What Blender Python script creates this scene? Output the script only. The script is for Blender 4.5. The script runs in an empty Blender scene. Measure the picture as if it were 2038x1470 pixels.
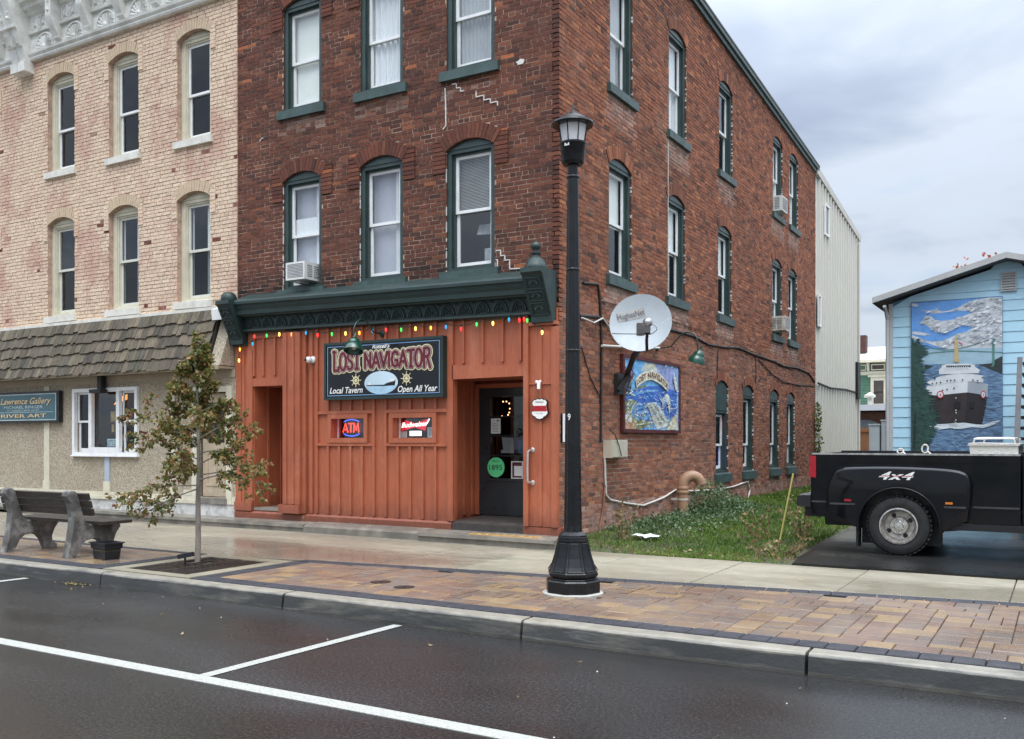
import bpy, bmesh, math, random
import numpy as np
from mathutils import Vector, Matrix
from mathutils.geometry import tessellate_polygon

random.seed(7)
NR = np.random.default_rng(7)
SC = bpy.context.scene
COL = SC.collection
R = math.radians

# ------------------------------------------------------------------ camera
cam_d = bpy.data.cameras.new('camera')
cam_d.sensor_width = 36.0
cam_d.lens = 36.0 * 1860.0 / 2038.0
cam_d.shift_y = 140.0 / 2038.0
cam_d.clip_start = 0.1
cam_d.clip_end = 2000.0
cam = bpy.data.objects.new('camera', cam_d)
cam.location = (0, 0, 1.6)
cam.rotation_euler = (R(90), 0, math.atan(1098 / 1860.0))
COL.objects.link(cam)
SC.camera = cam

# ------------------------------------------------------------------ sky
SUN_EL, SUN_AZ = R(62), R(142)          # azimuth clockwise from +Y
world = bpy.data.worlds.new('World')
SC.world = world
world.use_nodes = True
wn, wl = world.node_tree.nodes, world.node_tree.links
wn.clear()
w_out = wn.new('ShaderNodeOutputWorld')
w_mix = wn.new('ShaderNodeMixShader')
w_b1 = wn.new('ShaderNodeBackground')
w_b2 = wn.new('ShaderNodeBackground')
w_sky = wn.new('ShaderNodeTexSky')
w_sky.sky_type = 'NISHITA'
w_sky.sun_disc = False
w_sky.sun_elevation = SUN_EL
w_sky.sun_rotation = SUN_AZ
w_sky.air_density = 1.0
w_sky.dust_density = 2.0
w_b1.inputs['Strength'].default_value = 0.15
wl.new(w_sky.outputs[0], w_b1.inputs['Color'])
w_tc = wn.new('ShaderNodeTexCoord')
w_sep = wn.new('ShaderNodeSeparateXYZ')
wl.new(w_tc.outputs['Generated'], w_sep.inputs[0])


def wmath(op, a, b=None, clamp=False):
    n = wn.new('ShaderNodeMath')
    n.operation = op
    n.use_clamp = clamp
    for i, x in enumerate((a, b)):
        if x is None:
            continue
        if isinstance(x, (int, float)):
            n.inputs[i].default_value = x
        else:
            wl.new(x, n.inputs[i])
    return n.outputs[0]


w_z = wmath('MAXIMUM', w_sep.outputs[2], 0.0)
w_zz = wmath('ADD', w_z, 0.12)
w_cx = wmath('DIVIDE', w_sep.outputs[0], w_zz)
w_cy = wmath('DIVIDE', w_sep.outputs[1], w_zz)
w_com = wn.new('ShaderNodeCombineXYZ')
wl.new(w_cx, w_com.inputs[0])
wl.new(w_cy, w_com.inputs[1])
w_com.inputs[2].default_value = 6.3
w_n = wn.new('ShaderNodeTexNoise')
w_n.inputs['Scale'].default_value = 1.15
w_n.inputs['Detail'].default_value = 6.0
w_n.inputs['Roughness'].default_value = 0.5
w_n.inputs['Distortion'].default_value = 0.25
wl.new(w_com.outputs[0], w_n.inputs['Vector'])
w_ramp = wn.new('ShaderNodeValToRGB')
wl.new(w_n.outputs[0], w_ramp.inputs[0])
el = w_ramp.color_ramp.elements
el[0].position, el[0].color = 0.30, (0.62, 0.74, 0.94, 1)
el[1].position, el[1].color = 0.72, (0.40, 0.46, 0.58, 1)
e = el.new(0.42)
e.color = (0.78, 0.85, 0.95, 1)
e = el.new(0.50)
e.color = (0.76, 0.82, 0.91, 1)
e = el.new(0.60)
e.color = (0.55, 0.62, 0.74, 1)
# brighter towards the zenith, as an overcast sky is
w_g = wmath('ADD', wmath('MULTIPLY', wmath('POWER', w_z, 2.7), 4.3), 0.50)
w_mul = wn.new('ShaderNodeVectorMath')
w_mul.operation = 'SCALE'
wl.new(w_ramp.outputs[0], w_mul.inputs[0])
wl.new(w_g, w_mul.inputs['Scale'])
wl.new(w_mul.outputs[0], w_b2.inputs['Color'])
w_b2.inputs['Strength'].default_value = 1.0
w_mix.inputs[0].default_value = 0.85
wl.new(w_b1.outputs[0], w_mix.inputs[1])
wl.new(w_b2.outputs[0], w_mix.inputs[2])
wl.new(w_mix.outputs[0], w_out.inputs[0])

# ------------------------------------------------------------------ sun behind thin cloud
sun_d = bpy.data.lights.new('sun', 'SUN')
sun_d.energy = 1.0
sun_d.angle = R(35)
sun_d.color = (1.0, 0.96, 0.9)
sun = bpy.data.objects.new('sun', sun_d)
sun.rotation_euler = Vector((-math.sin(SUN_AZ) * math.cos(SUN_EL), -math.cos(SUN_AZ) * math.cos(SUN_EL), -math.sin(SUN_EL))).to_track_quat('-Z', 'Y').to_euler()
sun.location = (0, 0, 40)
COL.objects.link(sun)

vs = SC.view_settings
vs.view_transform = 'Standard'
vs.look = 'None'
vs.gamma = 1.0
vs.use_curve_mapping = False
vs.exposure = 0.72
SC.cycles.max_bounces = 6
SC.cycles.transparent_max_bounces = 12
SC.cycles.use_denoising = True


# ================================================================== helpers
class G:
    """collects vertices and faces; t maps local points to world"""
    def __init__(s, t=None):
        s.v, s.f, s.t = [], [], t

    def pt(s, *p):
        s.v.append(s.t(*p) if s.t else tuple(p))
        return len(s.v) - 1

    def poly(s, pts):
        s.f.append([s.pt(*p) for p in pts])

    def mesh(s, vs_, fs):
        b = len(s.v)
        for p in vs_:
            s.pt(*p)
        for f in fs:
            s.f.append([i + b for i in f])

    def box(s, x0, x1, y0, y1, z0, z1):
        s.mesh([(x0, y0, z0), (x1, y0, z0), (x1, y1, z0), (x0, y1, z0), (x0, y0, z1), (x1, y0, z1), (x1, y1, z1), (x0, y1, z1)],
               [(0, 3, 2, 1), (4, 5, 6, 7), (0, 1, 5, 4), (1, 2, 6, 5), (2, 3, 7, 6), (3, 0, 4, 7)])
        return s

    def bar(s, p, q, w, h, up=(0, 0, 1)):
        """a box beam from p to q, w wide and h high"""
        p, q, up = Vector(p), Vector(q), Vector(up)
        d = (q - p).normalized()
        sd = d.cross(up)
        if sd.length < 1e-5:
            sd = d.cross(Vector((0, 1, 0)))
        sd.normalize()
        u = sd.cross(d)
        v = []
        for b in (p, q):
            for i, j in ((-1, -1), (1, -1), (1, 1), (-1, 1)):
                v.append(tuple(b + sd * (i * w / 2) + u * (j * h / 2)))
        s.mesh(v, [(0, 3, 2, 1), (4, 5, 6, 7), (0, 1, 5, 4), (1, 2, 6, 5), (2, 3, 7, 6), (3, 0, 4, 7)])
        return s

    def prism(s, pts, ax, a, b):
        """outline in the two other axes, extruded along axis ax from a to b"""
        def mk(p, t):
            return (t, p[0], p[1]) if ax == 0 else ((p[0], t, p[1]) if ax == 1 else (p[0], p[1], t))
        n = len(pts)
        s.mesh([mk(p, a) for p in pts] + [mk(p, b) for p in pts],
               [list(range(n))[::-1], list(range(n, 2 * n))] + [(i, (i + 1) % n, n + (i + 1) % n, n + i) for i in range(n)])
        return s

    def tube(s, path, r, n=8, caps=True):
        path = [Vector(p) for p in path]
        rs = r if isinstance(r, (list, tuple)) else [r] * len(path)
        d0 = (path[1] - path[0]).normalized()
        ref = Vector((0, 0, 1)) if abs(d0.z) < 0.9 else Vector((1, 0, 0))
        x = d0.cross(ref).normalized()
        vv, ff = [], []
        for i, p in enumerate(path):
            if i == 0:
                d = d0
            elif i == len(path) - 1:
                d = (path[i] - path[i - 1]).normalized()
            else:
                d = (path[i + 1] - path[i - 1]).normalized()
            x = (x - d * x.dot(d))
            x = x.normalized() if x.length > 1e-6 else d.orthogonal().normalized()
            y = d.cross(x)
            for k in range(n):
                a = 2 * math.pi * k / n
                vv.append(tuple(p + (x * math.cos(a) + y * math.sin(a)) * rs[i]))
        for i in range(len(path) - 1):
            for k in range(n):
                ff.append((i * n + k, i * n + (k + 1) % n, (i + 1) * n + (k + 1) % n, (i + 1) * n + k))
        if caps:
            ff.append(list(range(n))[::-1])
            ff.append([(len(path) - 1) * n + k for k in range(n)])
        s.mesh(vv, ff)
        return s

    def lathe(s, prof, c=(0, 0, 0), n=16, mat=None, ph=0.0, caps=True):
        """profile of (r, z) turned about z; mat orients it, then it moves to c"""
        vv, ff = [], []
        for r, z in prof:
            for k in range(n):
                a = 2 * math.pi * k / n + ph
                p = Vector((r * math.cos(a), r * math.sin(a), z))
                if mat is not None:
                    p = mat @ p
                vv.append((p.x + c[0], p.y + c[1], p.z + c[2]))
        for i in range(len(prof) - 1):
            for k in range(n):
                ff.append((i * n + k, i * n + (k + 1) % n, (i + 1) * n + (k + 1) % n, (i + 1) * n + k))
        if caps:
            if prof[0][0] > 1e-4:
                ff.append(list(range(n))[::-1])
            if prof[-1][0] > 1e-4:
                ff.append([(len(prof) - 1) * n + k for k in range(n)])
        s.mesh(vv, ff)
        return s

    def ball(s, c, r, n=10, m=6, sz=1.0):
        s.lathe([(r * math.sin(math.pi * i / m) + 1e-5, -r * sz * math.cos(math.pi * i / m)) for i in range(m + 1)], c, n, caps=False)
        return s

    def ring(s, outer, holes, d0, d1, order):
        """flat outline with holes, between depths d0 and d1; order(p, d) gives the 3-D point"""
        loops = [outer] + holes
        tris = tessellate_polygon([[Vector((p[0], p[1], 0)) for p in l] for l in loops])
        flat = [p for l in loops for p in l]
        n = len(flat)
        vv = [order(p, d0) for p in flat] + [order(p, d1) for p in flat]
        ff = [tuple(t) for t in tris] + [tuple(n + i for i in t[::-1]) for t in tris]
        b = 0
        for l in loops:
            m = len(l)
            for i in range(m):
                ff.append((b + i, b + (i + 1) % m, n + b + (i + 1) % m, n + b + i))
            b += m
        s.mesh(vv, ff)
        return s

    def data(s, name, mat, smooth=None):
        me = bpy.data.meshes.new(name)
        me.from_pydata(s.v, [], s.f)
        if mat:
            for m in (mat if isinstance(mat, list) else [mat]):
                me.materials.append(m)
        if smooth is not None:
            me.polygons.foreach_set('use_smooth', [True] * len(me.polygons))
            me.update()
            me.set_sharp_from_angle(angle=R(smooth))
        me.update()
        return me


OFF = {}


def place(o, parent=None):
    COL.objects.link(o)
    if parent is not None:
        o.parent = parent
        if parent.name in OFF:
            o.matrix_parent_inverse = Matrix.Translation(-OFF[parent.name])
    return o


def part(name, g, mat, parent=None, smooth=None, label=None, kind=None):
    o = bpy.data.objects.new(name, g.data(name, mat, smooth))
    place(o, parent)
    if label:
        o['label'] = label
    if name.endswith('lettering') and not kind:
        kind = 'stuff'
    if kind:
        o['kind'] = kind
    return o


def tag(o, label, cat, group=None):
    o['label'] = label
    o['category'] = cat
    if group:
        o['group'] = group
    return o


def thing(name, label, cat, loc=(0, 0, 0), rz=0.0, group=None, world=True):
    """an Empty at the thing's base; with world=True its parts are given in world coordinates"""
    o = bpy.data.objects.new(name, None)
    o.empty_display_size = 0.2
    o.location = loc
    o.rotation_euler = (0, 0, rz)
    COL.objects.link(o)
    if world:
        OFF[o.name] = Vector(loc)
    return tag(o, label, cat, group)


def single(name, g, mat, label, cat, group=None, smooth=None):
    return tag(part(name, g, mat, None, smooth), label, cat, group)


def structure(name, g, mat, smooth=None):
    return part(name, g, mat, None, smooth, kind='structure')


# ------------------------------------------------------------------ materials
MATS = {}


def nodes_of(name):
    m = bpy.data.materials.new(name)
    m.use_nodes = True
    nt = m.node_tree
    return m, nt, nt.nodes, nt.links, nt.nodes['Principled BSDF']


def noise(n, l, scale, detail=4.0, rough=0.55, coord=None, dist=0.0):
    t = n.new('ShaderNodeTexNoise')
    t.inputs['Scale'].default_value = scale
    t.inputs['Detail'].default_value = detail
    t.inputs['Roughness'].default_value = rough
    t.inputs['Distortion'].default_value = dist
    if coord is not None:
        l.new(coord, t.inputs['Vector'])
    return t.outputs[0]


def ramp(n, l, fac, stops, interp='LINEAR'):
    r = n.new('ShaderNodeValToRGB')
    r.color_ramp.interpolation = interp
    el = r.color_ramp.elements
    while len(el) > 1:
        el.remove(el[-1])
    for i, (p, c) in enumerate(stops):
        e = el[0] if i == 0 else el.new(p)
        e.position = p
        e.color = (c[0], c[1], c[2], 1) if isinstance(c, (tuple, list)) else (c, c, c, 1)
    l.new(fac, r.inputs[0])
    return r.outputs[0]


def mixc(n, l, fac, a, b, blend='MIX'):
    m = n.new('ShaderNodeMix')
    m.data_type = 'RGBA'
    m.blend_type = blend
    for sock, x in ((m.inputs[0], fac), (m.inputs[6], a), (m.inputs[7], b)):
        if isinstance(x, (int, float)):
            sock.default_value = x
        elif isinstance(x, (tuple, list)):
            sock.default_value = (x[0], x[1], x[2], 1)
        else:
            l.new(x, sock)
    return m.outputs[2]


def mathn(n, l, op, a, b=None, clamp=False):
    m = n.new('ShaderNodeMath')
    m.operation = op
    m.use_clamp = clamp
    for i, x in enumerate((a, b)):
        if x is None:
            continue
        if isinstance(x, (int, float)):
            m.inputs[i].default_value = x
        else:
            l.new(x, m.inputs[i])
    return m.outputs[0]


def bumpn(n, l, height, strength, dist, bs):
    b = n.new('ShaderNodeBump')
    b.inputs['Strength'].default_value = strength
    b.inputs['Distance'].default_value = dist
    l.new(height, b.inputs['Height'])
    l.new(b.outputs[0], bs.inputs['Normal'])


def pos(n, l, scale=(1, 1, 1), obj=False):
    if obj:
        o = n.new('ShaderNodeTexCoord').outputs['Object']
    else:
        o = n.new('ShaderNodeNewGeometry').outputs['Position']
    if scale == (1, 1, 1):
        return o
    m = n.new('ShaderNodeMapping')
    m.inputs['Scale'].default_value = scale
    l.new(o, m.inputs['Vector'])
    return m.outputs[0]


def pm(name, col, rough=0.6, var=0.18, scale=4.0, bump=0.0, bscale=60.0, metal=0.0, spec=0.5, dirt=None, dscale=1.5, damt=0.5,
       stretch=(1, 1, 1), rvar=0.1, obj=False, emit=0.0, coat=0.0):
    """a procedural paint / stone / metal: base colour with mottling, grime of its own shape, roughness wander and fine relief"""
    if name in MATS:
        return MATS[name]
    m, nt, n, l, bs = nodes_of(name)
    p = pos(n, l, stretch, obj)
    nz = noise(n, l, scale, 5.0, 0.6, p)
    lo = [max(0.0, c * (1 - var)) for c in col]
    hi = [min(1.0, c * (1 + var)) for c in col]
    c = ramp(n, l, nz, [(0.3, lo), (0.7, hi)])
    if dirt is not None:
        dz = noise(n, l, dscale, 6.0, 0.65, p)
        f = ramp(n, l, dz, [(0.46, 0.0), (0.66, damt)])
        c = mixc(n, l, f, c, dirt)
    l.new(c, bs.inputs['Base Color'])
    rr = ramp(n, l, noise(n, l, scale * 2.3, 3.0, 0.5, p), [(0.3, max(0.03, rough - rvar)), (0.7, min(1.0, rough + rvar))])
    l.new(rr, bs.inputs['Roughness'])
    bs.inputs['Metallic'].default_value = metal
    bs.inputs['Specular IOR Level'].default_value = spec
    if coat:
        bs.inputs['Coat Weight'].default_value = coat
        bs.inputs['Coat Roughness'].default_value = 0.05
    if bump:
        bumpn(n, l, noise(n, l, bscale, 4.0, 0.6, p), bump, 0.01, bs)
    if emit:
        bs.inputs['Emission Color'].default_value = (*col, 1)
        bs.inputs['Emission Strength'].default_value = emit
    MATS[name] = m
    return m


def brick_mat(name, stops, obj_random, stain=0.55, eff=0.0, spots=None):
    """one colour per brick, soot and lime of their own shape over it"""
    m, nt, n, l, bs = nodes_of(name)
    if obj_random:
        rnd = n.new('ShaderNodeObjectInfo').outputs['Random']
    else:
        a = n.new('ShaderNodeAttribute')
        a.attribute_name = 'rnd'
        rnd = a.outputs['Fac']
    p = pos(n, l)
    c = ramp(n, l, rnd, stops)
    fine = noise(n, l, 35.0, 4.0, 0.7, p)
    c = mixc(n, l, 1.0, c, ramp(n, l, fine, [(0.3, 0.62), (0.72, 1.25)]), 'MULTIPLY')
    big = noise(n, l, 0.55, 6.0, 0.6, p, 0.4)
    c = mixc(n, l, ramp(n, l, big, [(0.50, 0.0), (0.68, stain)]), c, (0.035, 0.024, 0.02))
    if eff:
        e2 = noise(n, l, 1.1, 6.0, 0.7, pos(n, l, (1, 1, 0.6)), 0.2)
        c = mixc(n, l, ramp(n, l, e2, [(0.60, 0.0), (0.74, eff)]), c, (0.42, 0.30, 0.24))
    if spots:
        c = mixc(n, l, ramp(n, l, noise(n, l, spots[0], 6.0, 0.72, pos(n, l, (1, 1, 0.7)), 0.3), [(spots[1], 0.0), (spots[1] + 0.12, spots[3])]), c, spots[2])
    l.new(c, bs.inputs['Base Color'])
    bs.inputs['Roughness'].default_value = 0.82
    bs.inputs['Specular IOR Level'].default_value = 0.3
    bumpn(n, l, noise(n, l, 55.0, 3.0, 0.7, p), 0.5, 0.006, bs)
    return m


def glass_mat(name, tint=(0.75, 0.8, 0.8), refl=0.16, rough=0.02):
    m, nt, n, l, bs = nodes_of(name)
    n.remove(bs)
    out = n['Material Output']
    tr = n.new('ShaderNodeBsdfTransparent')
    tr.inputs[0].default_value = (*tint, 1)
    gl = n.new('ShaderNodeBsdfGlossy')
    gl.inputs['Roughness'].default_value = rough
    gl.inputs['Color'].default_value = (0.95, 0.97, 1, 1)
    bp = n.new('ShaderNodeBump')
    bp.inputs['Strength'].default_value = 0.25
    bp.inputs['Distance'].default_value = 0.02
    l.new(noise(n, l, 1.7, 2.0, 0.5, pos(n, l)), bp.inputs['Height'])
    l.new(bp.outputs[0], gl.inputs['Normal'])
    ge = n.new('ShaderNodeNewGeometry')
    dt = n.new('ShaderNodeVectorMath')
    dt.operation = 'DOT_PRODUCT'
    l.new(ge.outputs['Incoming'], dt.inputs[0])
    l.new(ge.outputs['Normal'], dt.inputs[1])
    ic = mathn(n, l, 'SUBTRACT', 1.0, mathn(n, l, 'ABSOLUTE', dt.outputs['Value']), True)
    f = mathn(n, l, 'ADD', mathn(n, l, 'MULTIPLY', mathn(n, l, 'POWER', ic, 5.0), 0.9), refl, True)
    mx = n.new('ShaderNodeMixShader')
    l.new(f, mx.inputs[0])
    l.new(tr.outputs[0], mx.inputs[1])
    l.new(gl.outputs[0], mx.inputs[2])
    l.new(mx.outputs[0], out.inputs[0])
    MATS[name] = m
    return m


def glow(name, col, strength, base=None):
    if name in MATS:
        return MATS[name]
    m, nt, n, l, bs = nodes_of(name)
    bs.inputs['Base Color'].default_value = (*(base or col), 1)
    bs.inputs['Emission Color'].default_value = (*col, 1)
    bs.inputs['Emission Strength'].default_value = strength
    bs.inputs['Roughness'].default_value = 0.3
    MATS[name] = m
    return m


# ------------------------------------------------------------------ lettering
_TXT = {}


def text2d(s, size=1.0, shear=0.0, offset=0.0, spacing=1.0):
    """flat lettering as 2-D vertices and faces, left-bottom at 0, 0, with its width"""
    key = (s, shear, offset, spacing)
    if key not in _TXT:
        cu = bpy.data.curves.new('lettering', 'FONT')
        cu.body = s
        cu.size = 1.0
        cu.shear = shear
        cu.offset = offset
        cu.space_character = spacing
        cu.resolution_u = 3
        ob = bpy.data.objects.new('lettering', cu)
        me = bpy.data.meshes.new_from_object(ob)
        v = [(p.co.x, p.co.y) for p in me.vertices]
        f = [tuple(q.vertices) for q in me.polygons]
        bpy.data.objects.remove(ob)
        bpy.data.curves.remove(cu)
        bpy.data.meshes.remove(me)
        x0 = min(p[0] for p in v)
        x1 = max(p[0] for p in v)
        _TXT[key] = ([(p[0] - x0, p[1]) for p in v], f, x1 - x0)
    v, f, w = _TXT[key]
    return [(x * size, y * size) for x, y in v], f, w * size


def lettering(s, x0, x1, z0, height, fn, **kw):
    """G with text fitted between x0 and x1, cap height `height`; fn maps (x, z) to a 3-D point"""
    v, f, w = text2d(s, 1.0, **kw)
    kx = (x1 - x0) / w
    kz = height / 0.70
    g = G()
    g.v = [fn(x0 + x * kx, z0 + z * kz) for x, z in v]
    g.f = [list(q) for q in f]
    return g


def ellipse(cx, cz, rx, rz, n=28):
    return [(cx + rx * math.cos(2 * math.pi * i / n), cz + rz * math.sin(2 * math.pi * i / n)) for i in range(n)]


def arch_pts(c, hw, zb, zs, zc, n=8):
    """outline of an opening with a segmental head"""
    h = zc - zs
    rr = (hw * hw + h * h) / (2 * h)
    cz = zc - rr
    th = math.asin(hw / rr)
    pts = [(c - hw, zb), (c + hw, zb)]
    for i in range(n + 1):
        a = th - 2 * th * i / n
        pts.append((c + rr * math.sin(a), cz + rr * math.cos(a)))
    return pts


def front(y):
    return lambda a, d, z: (a, y + d, z)


def side(x):
    return lambda a, d, z: (x - d, a, z)
# ================================================================== ground materials
def asphalt_mat(name, wet_lo=0.14, wet_hi=0.42, base=0.020):
    m, nt, n, l, bs = nodes_of(name)
    p = pos(n, l)
    sp = mathn(n, l, 'ADD', mathn(n, l, 'MULTIPLY', noise(n, l, 130.0, 3.0, 0.75, p), 0.5), mathn(n, l, 'MULTIPLY', noise(n, l, 48.0, 2.0, 0.7, p), 0.5))
    c = ramp(n, l, sp, [(0.36, (base * 0.4, base * 0.4, base * 0.4)), (0.50, (base, base * 0.99, base * 0.97)), (0.60, (base * 2.2, base * 2.15, base * 2.1)), (0.70, (base * 6, base * 5.8, base * 5.4))])
    wz = noise(n, l, 0.42, 2.5, 0.5, pos(n, l, (0.55, 1.3, 1)), 0.3)
    dry = ramp(n, l, wz, [(0.36, 0.0), (0.68, 1.0)])
    c = mixc(n, l, dry, mixc(n, l, 1.0, c, (0.64, 0.63, 0.62), 'MULTIPLY'), mixc(n, l, 1.0, c, (1.3, 1.3, 1.3), 'MULTIPLY'))
    l.new(c, bs.inputs['Base Color'])
    rr = mixc(n, l, dry, (wet_lo,) * 3, (wet_hi,) * 3)
    rr = mixc(n, l, 1.0, rr, ramp(n, l, noise(n, l, 3.0, 2.0, 0.5, p), [(0.3, 0.9), (0.7, 1.12)]), 'MULTIPLY')
    l.new(rr, bs.inputs['Roughness'])
    bs.inputs['Specular IOR Level'].default_value = 0.42
    b = n.new('ShaderNodeBump')
    b.inputs['Distance'].default_value = 0.006
    l.new(mathn(n, l, 'ADD', mathn(n, l, 'MULTIPLY', dry, 0.5), 0.09), b.inputs['Strength'])
    l.new(noise(n, l, 70.0, 3.0, 0.7, p), b.inputs['Height'])
    l.new(b.outputs[0], bs.inputs['Normal'])
    MATS[name] = m
    return m


def concrete_mat(name, col, wet=0.5, stain=(0.10, 0.09, 0.075), lo=0.14, hi=0.6):
    m, nt, n, l, bs = nodes_of(name)
    p = pos(n, l)
    c = ramp(n, l, noise(n, l, 7.0, 6.0, 0.65, p), [(0.3, [x * 0.84 for x in col]), (0.7, [x * 1.12 for x in col])])
    c = mixc(n, l, ramp(n, l, noise(n, l, 60.0, 3.0, 0.7, p), [(0.62, 0.0), (0.8, 0.3)]), c, (0.16, 0.14, 0.11))
    wz = noise(n, l, 0.5, 5.0, 0.6, pos(n, l, (0.5, 1.2, 1)), 0.5)
    w = ramp(n, l, wz, [(0.40, 1.0), (0.62, 0.0)])
    c = mixc(n, l, mathn(n, l, 'MULTIPLY', w, wet), c, stain)
    l.new(c, bs.inputs['Base Color'])
    l.new(ramp(n, l, w, [(0.0, hi), (1.0, lo)]), bs.inputs['Roughness'])
    bumpn(n, l, noise(n, l, 80.0, 3.0, 0.6, p), 0.12, 0.004, bs)
    MATS[name] = m
    return m


def kerb_mat():
    m, nt, n, l, bs = nodes_of('kerb_concrete')
    p = pos(n, l)
    c = ramp(n, l, noise(n, l, 6.0, 5.0, 0.6, p), [(0.3, (0.19, 0.175, 0.14)), (0.7, (0.285, 0.26, 0.21))])
    # road grime scrubbed along the face, ragged at its upper rim
    sx = n.new('ShaderNodeSeparateXYZ')
    l.new(p, sx.inputs[0])
    rag = noise(n, l, 2.2, 6.0, 0.7, pos(n, l, (0.6, 1, 4)))
    h = mathn(n, l, 'ADD', sx.outputs[2], mathn(n, l, 'MULTIPLY', mathn(n, l, 'SUBTRACT', rag, 0.5), 0.09))
    f = ramp(n, l, h, [(0.01, 0.75), (0.03, 0.97), (0.128, 0.95), (0.150, 0.0)])
    f = mixc(n, l, 1.0, f, ramp(n, l, noise(n, l, 1.6, 5.0, 0.65, pos(n, l, (0.5, 1, 3)), 0.3), [(0.30, 0.55), (0.5, 1.0)]), 'MULTIPLY')
    c = mixc(n, l, f, c, (0.030, 0.031, 0.031))
    c = mixc(n, l, ramp(n, l, noise(n, l, 5.0, 6.0, 0.7, pos(n, l, (0.35, 1, 4))), [(0.60, 0.0), (0.72, 0.35)]), c, (0.33, 0.33, 0.32))
    l.new(c, bs.inputs['Base Color'])
    bs.inputs['Roughness'].default_value = 0.42
    bumpn(n, l, noise(n, l, 28.0, 5.0, 0.7, p), 0.35, 0.01, bs)
    return m


def paver_mat(name, obj_random):
    m, nt, n, l, bs = nodes_of(name)
    if obj_random:
        rnd = n.new('ShaderNodeObjectInfo').outputs['Random']
    else:
        a = n.new('ShaderNodeAttribute')
        a.attribute_name = 'rnd'
        rnd = a.outputs['Fac']
    p = pos(n, l)
    a1 = ramp(n, l, rnd, [(0.0, (0.24, 0.125, 0.085)), (0.18, (0.22, 0.15, 0.12)), (0.34, (0.17, 0.145, 0.13)), (0.48, (0.27, 0.155, 0.10)), (0.60, (0.34, 0.21, 0.11)), (0.72, (0.21, 0.145, 0.125)), (0.82, (0.44, 0.28, 0.12)), (0.9, (0.52, 0.33, 0.13)), (1.0, (0.28, 0.175, 0.14))], 'CONSTANT')
    blend = noise(n, l, 4.5, 4.0, 0.6, p)
    a2 = ramp(n, l, blend, [(0.35, (0.26, 0.14, 0.095)), (0.5, (0.19, 0.15, 0.135)), (0.65, (0.42, 0.26, 0.12))])
    c = mixc(n, l, 0.40, a1, a2)
    c = mixc(n, l, 0.42, c, (0.185, 0.145, 0.105))
    c = mixc(n, l, 1.0, c, ramp(n, l, noise(n, l, 70.0, 3.0, 0.7, p), [(0.3, 0.58), (0.7, 0.95)]), 'MULTIPLY')
    l.new(c, bs.inputs['Base Color'])
    l.new(ramp(n, l, noise(n, l, 1.1, 4.0, 0.6, p), [(0.35, 0.22), (0.65, 0.5)]), bs.inputs['Roughness'])
    bumpn(n, l, noise(n, l, 90.0, 3.0, 0.6, p), 0.25, 0.004, bs)
    return m


M_ROAD = asphalt_mat('wet_asphalt')
M_DRIVE = asphalt_mat('driveway_asphalt', 0.18, 0.45, 0.009)
M_WALK = concrete_mat('sidewalk_concrete', (0.29, 0.255, 0.19), 0.65, (0.115, 0.092, 0.07), 0.10, 0.5)
M_LIGHTCON = concrete_mat('apron_concrete', (0.285, 0.258, 0.19), 0.55, (0.15, 0.13, 0.09), 0.25, 0.6)
M_KERB = kerb_mat()
M_STONE = pm('step_stone', (0.22, 0.20, 0.165), 0.42, 0.25, 5.0, 0.35, 45.0, dirt=(0.07, 0.065, 0.055), dscale=1.8, damt=0.6)
M_LINE = pm('road_paint', (0.36, 0.36, 0.32), 0.55, 0.10, 30.0, 0.4, 120.0, dirt=(0.22, 0.215, 0.205), dscale=45.0, damt=0.6)
M_BORDER = pm('dark_paver', (0.040, 0.040, 0.046), 0.62, 0.3, 8.0, 0.3, 90.0, spec=0.25)
M_JOINT = pm('joint_sand', (0.11, 0.085, 0.065), 0.8, 0.25, 12.0, 0.3, 80.0)
M_SOIL = pm('lawn_soil', (0.060, 0.050, 0.030), 0.85, 0.4, 3.0, 0.6, 30.0, dirt=(0.035, 0.055, 0.015), dscale=2.0, damt=0.8)
M_FAR = pm('far_ground', (0.05, 0.055, 0.04), 0.9, 0.3, 0.2)

# ================================================================== ground
structure('ground', G().box(-300, 300, -300, 400, -0.6, -0.012), M_FAR)
structure('road', G().box(-90, 70, -14, 6.52, -0.3, 0.0), M_ROAD)
g = G().box(-60, 40, 4.268, 4.392, 0.0, 0.004)
structure('lane_marking', g, M_LINE)
g = G()
g.poly([(-5.065, 4.394, 0.004), (-4.965, 4.394, 0.004), (-4.895, 6.44, 0.004), (-4.99, 6.44, 0.004)])
structure('bay_marking', g, M_LINE)
g = G()
g.poly([(-10.50, 4.394, 0.004), (-10.40, 4.394, 0.004), (-10.27, 6.45, 0.004), (-10.37, 6.45, 0.004)])
structure('bay_marking', g, M_LINE)

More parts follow.
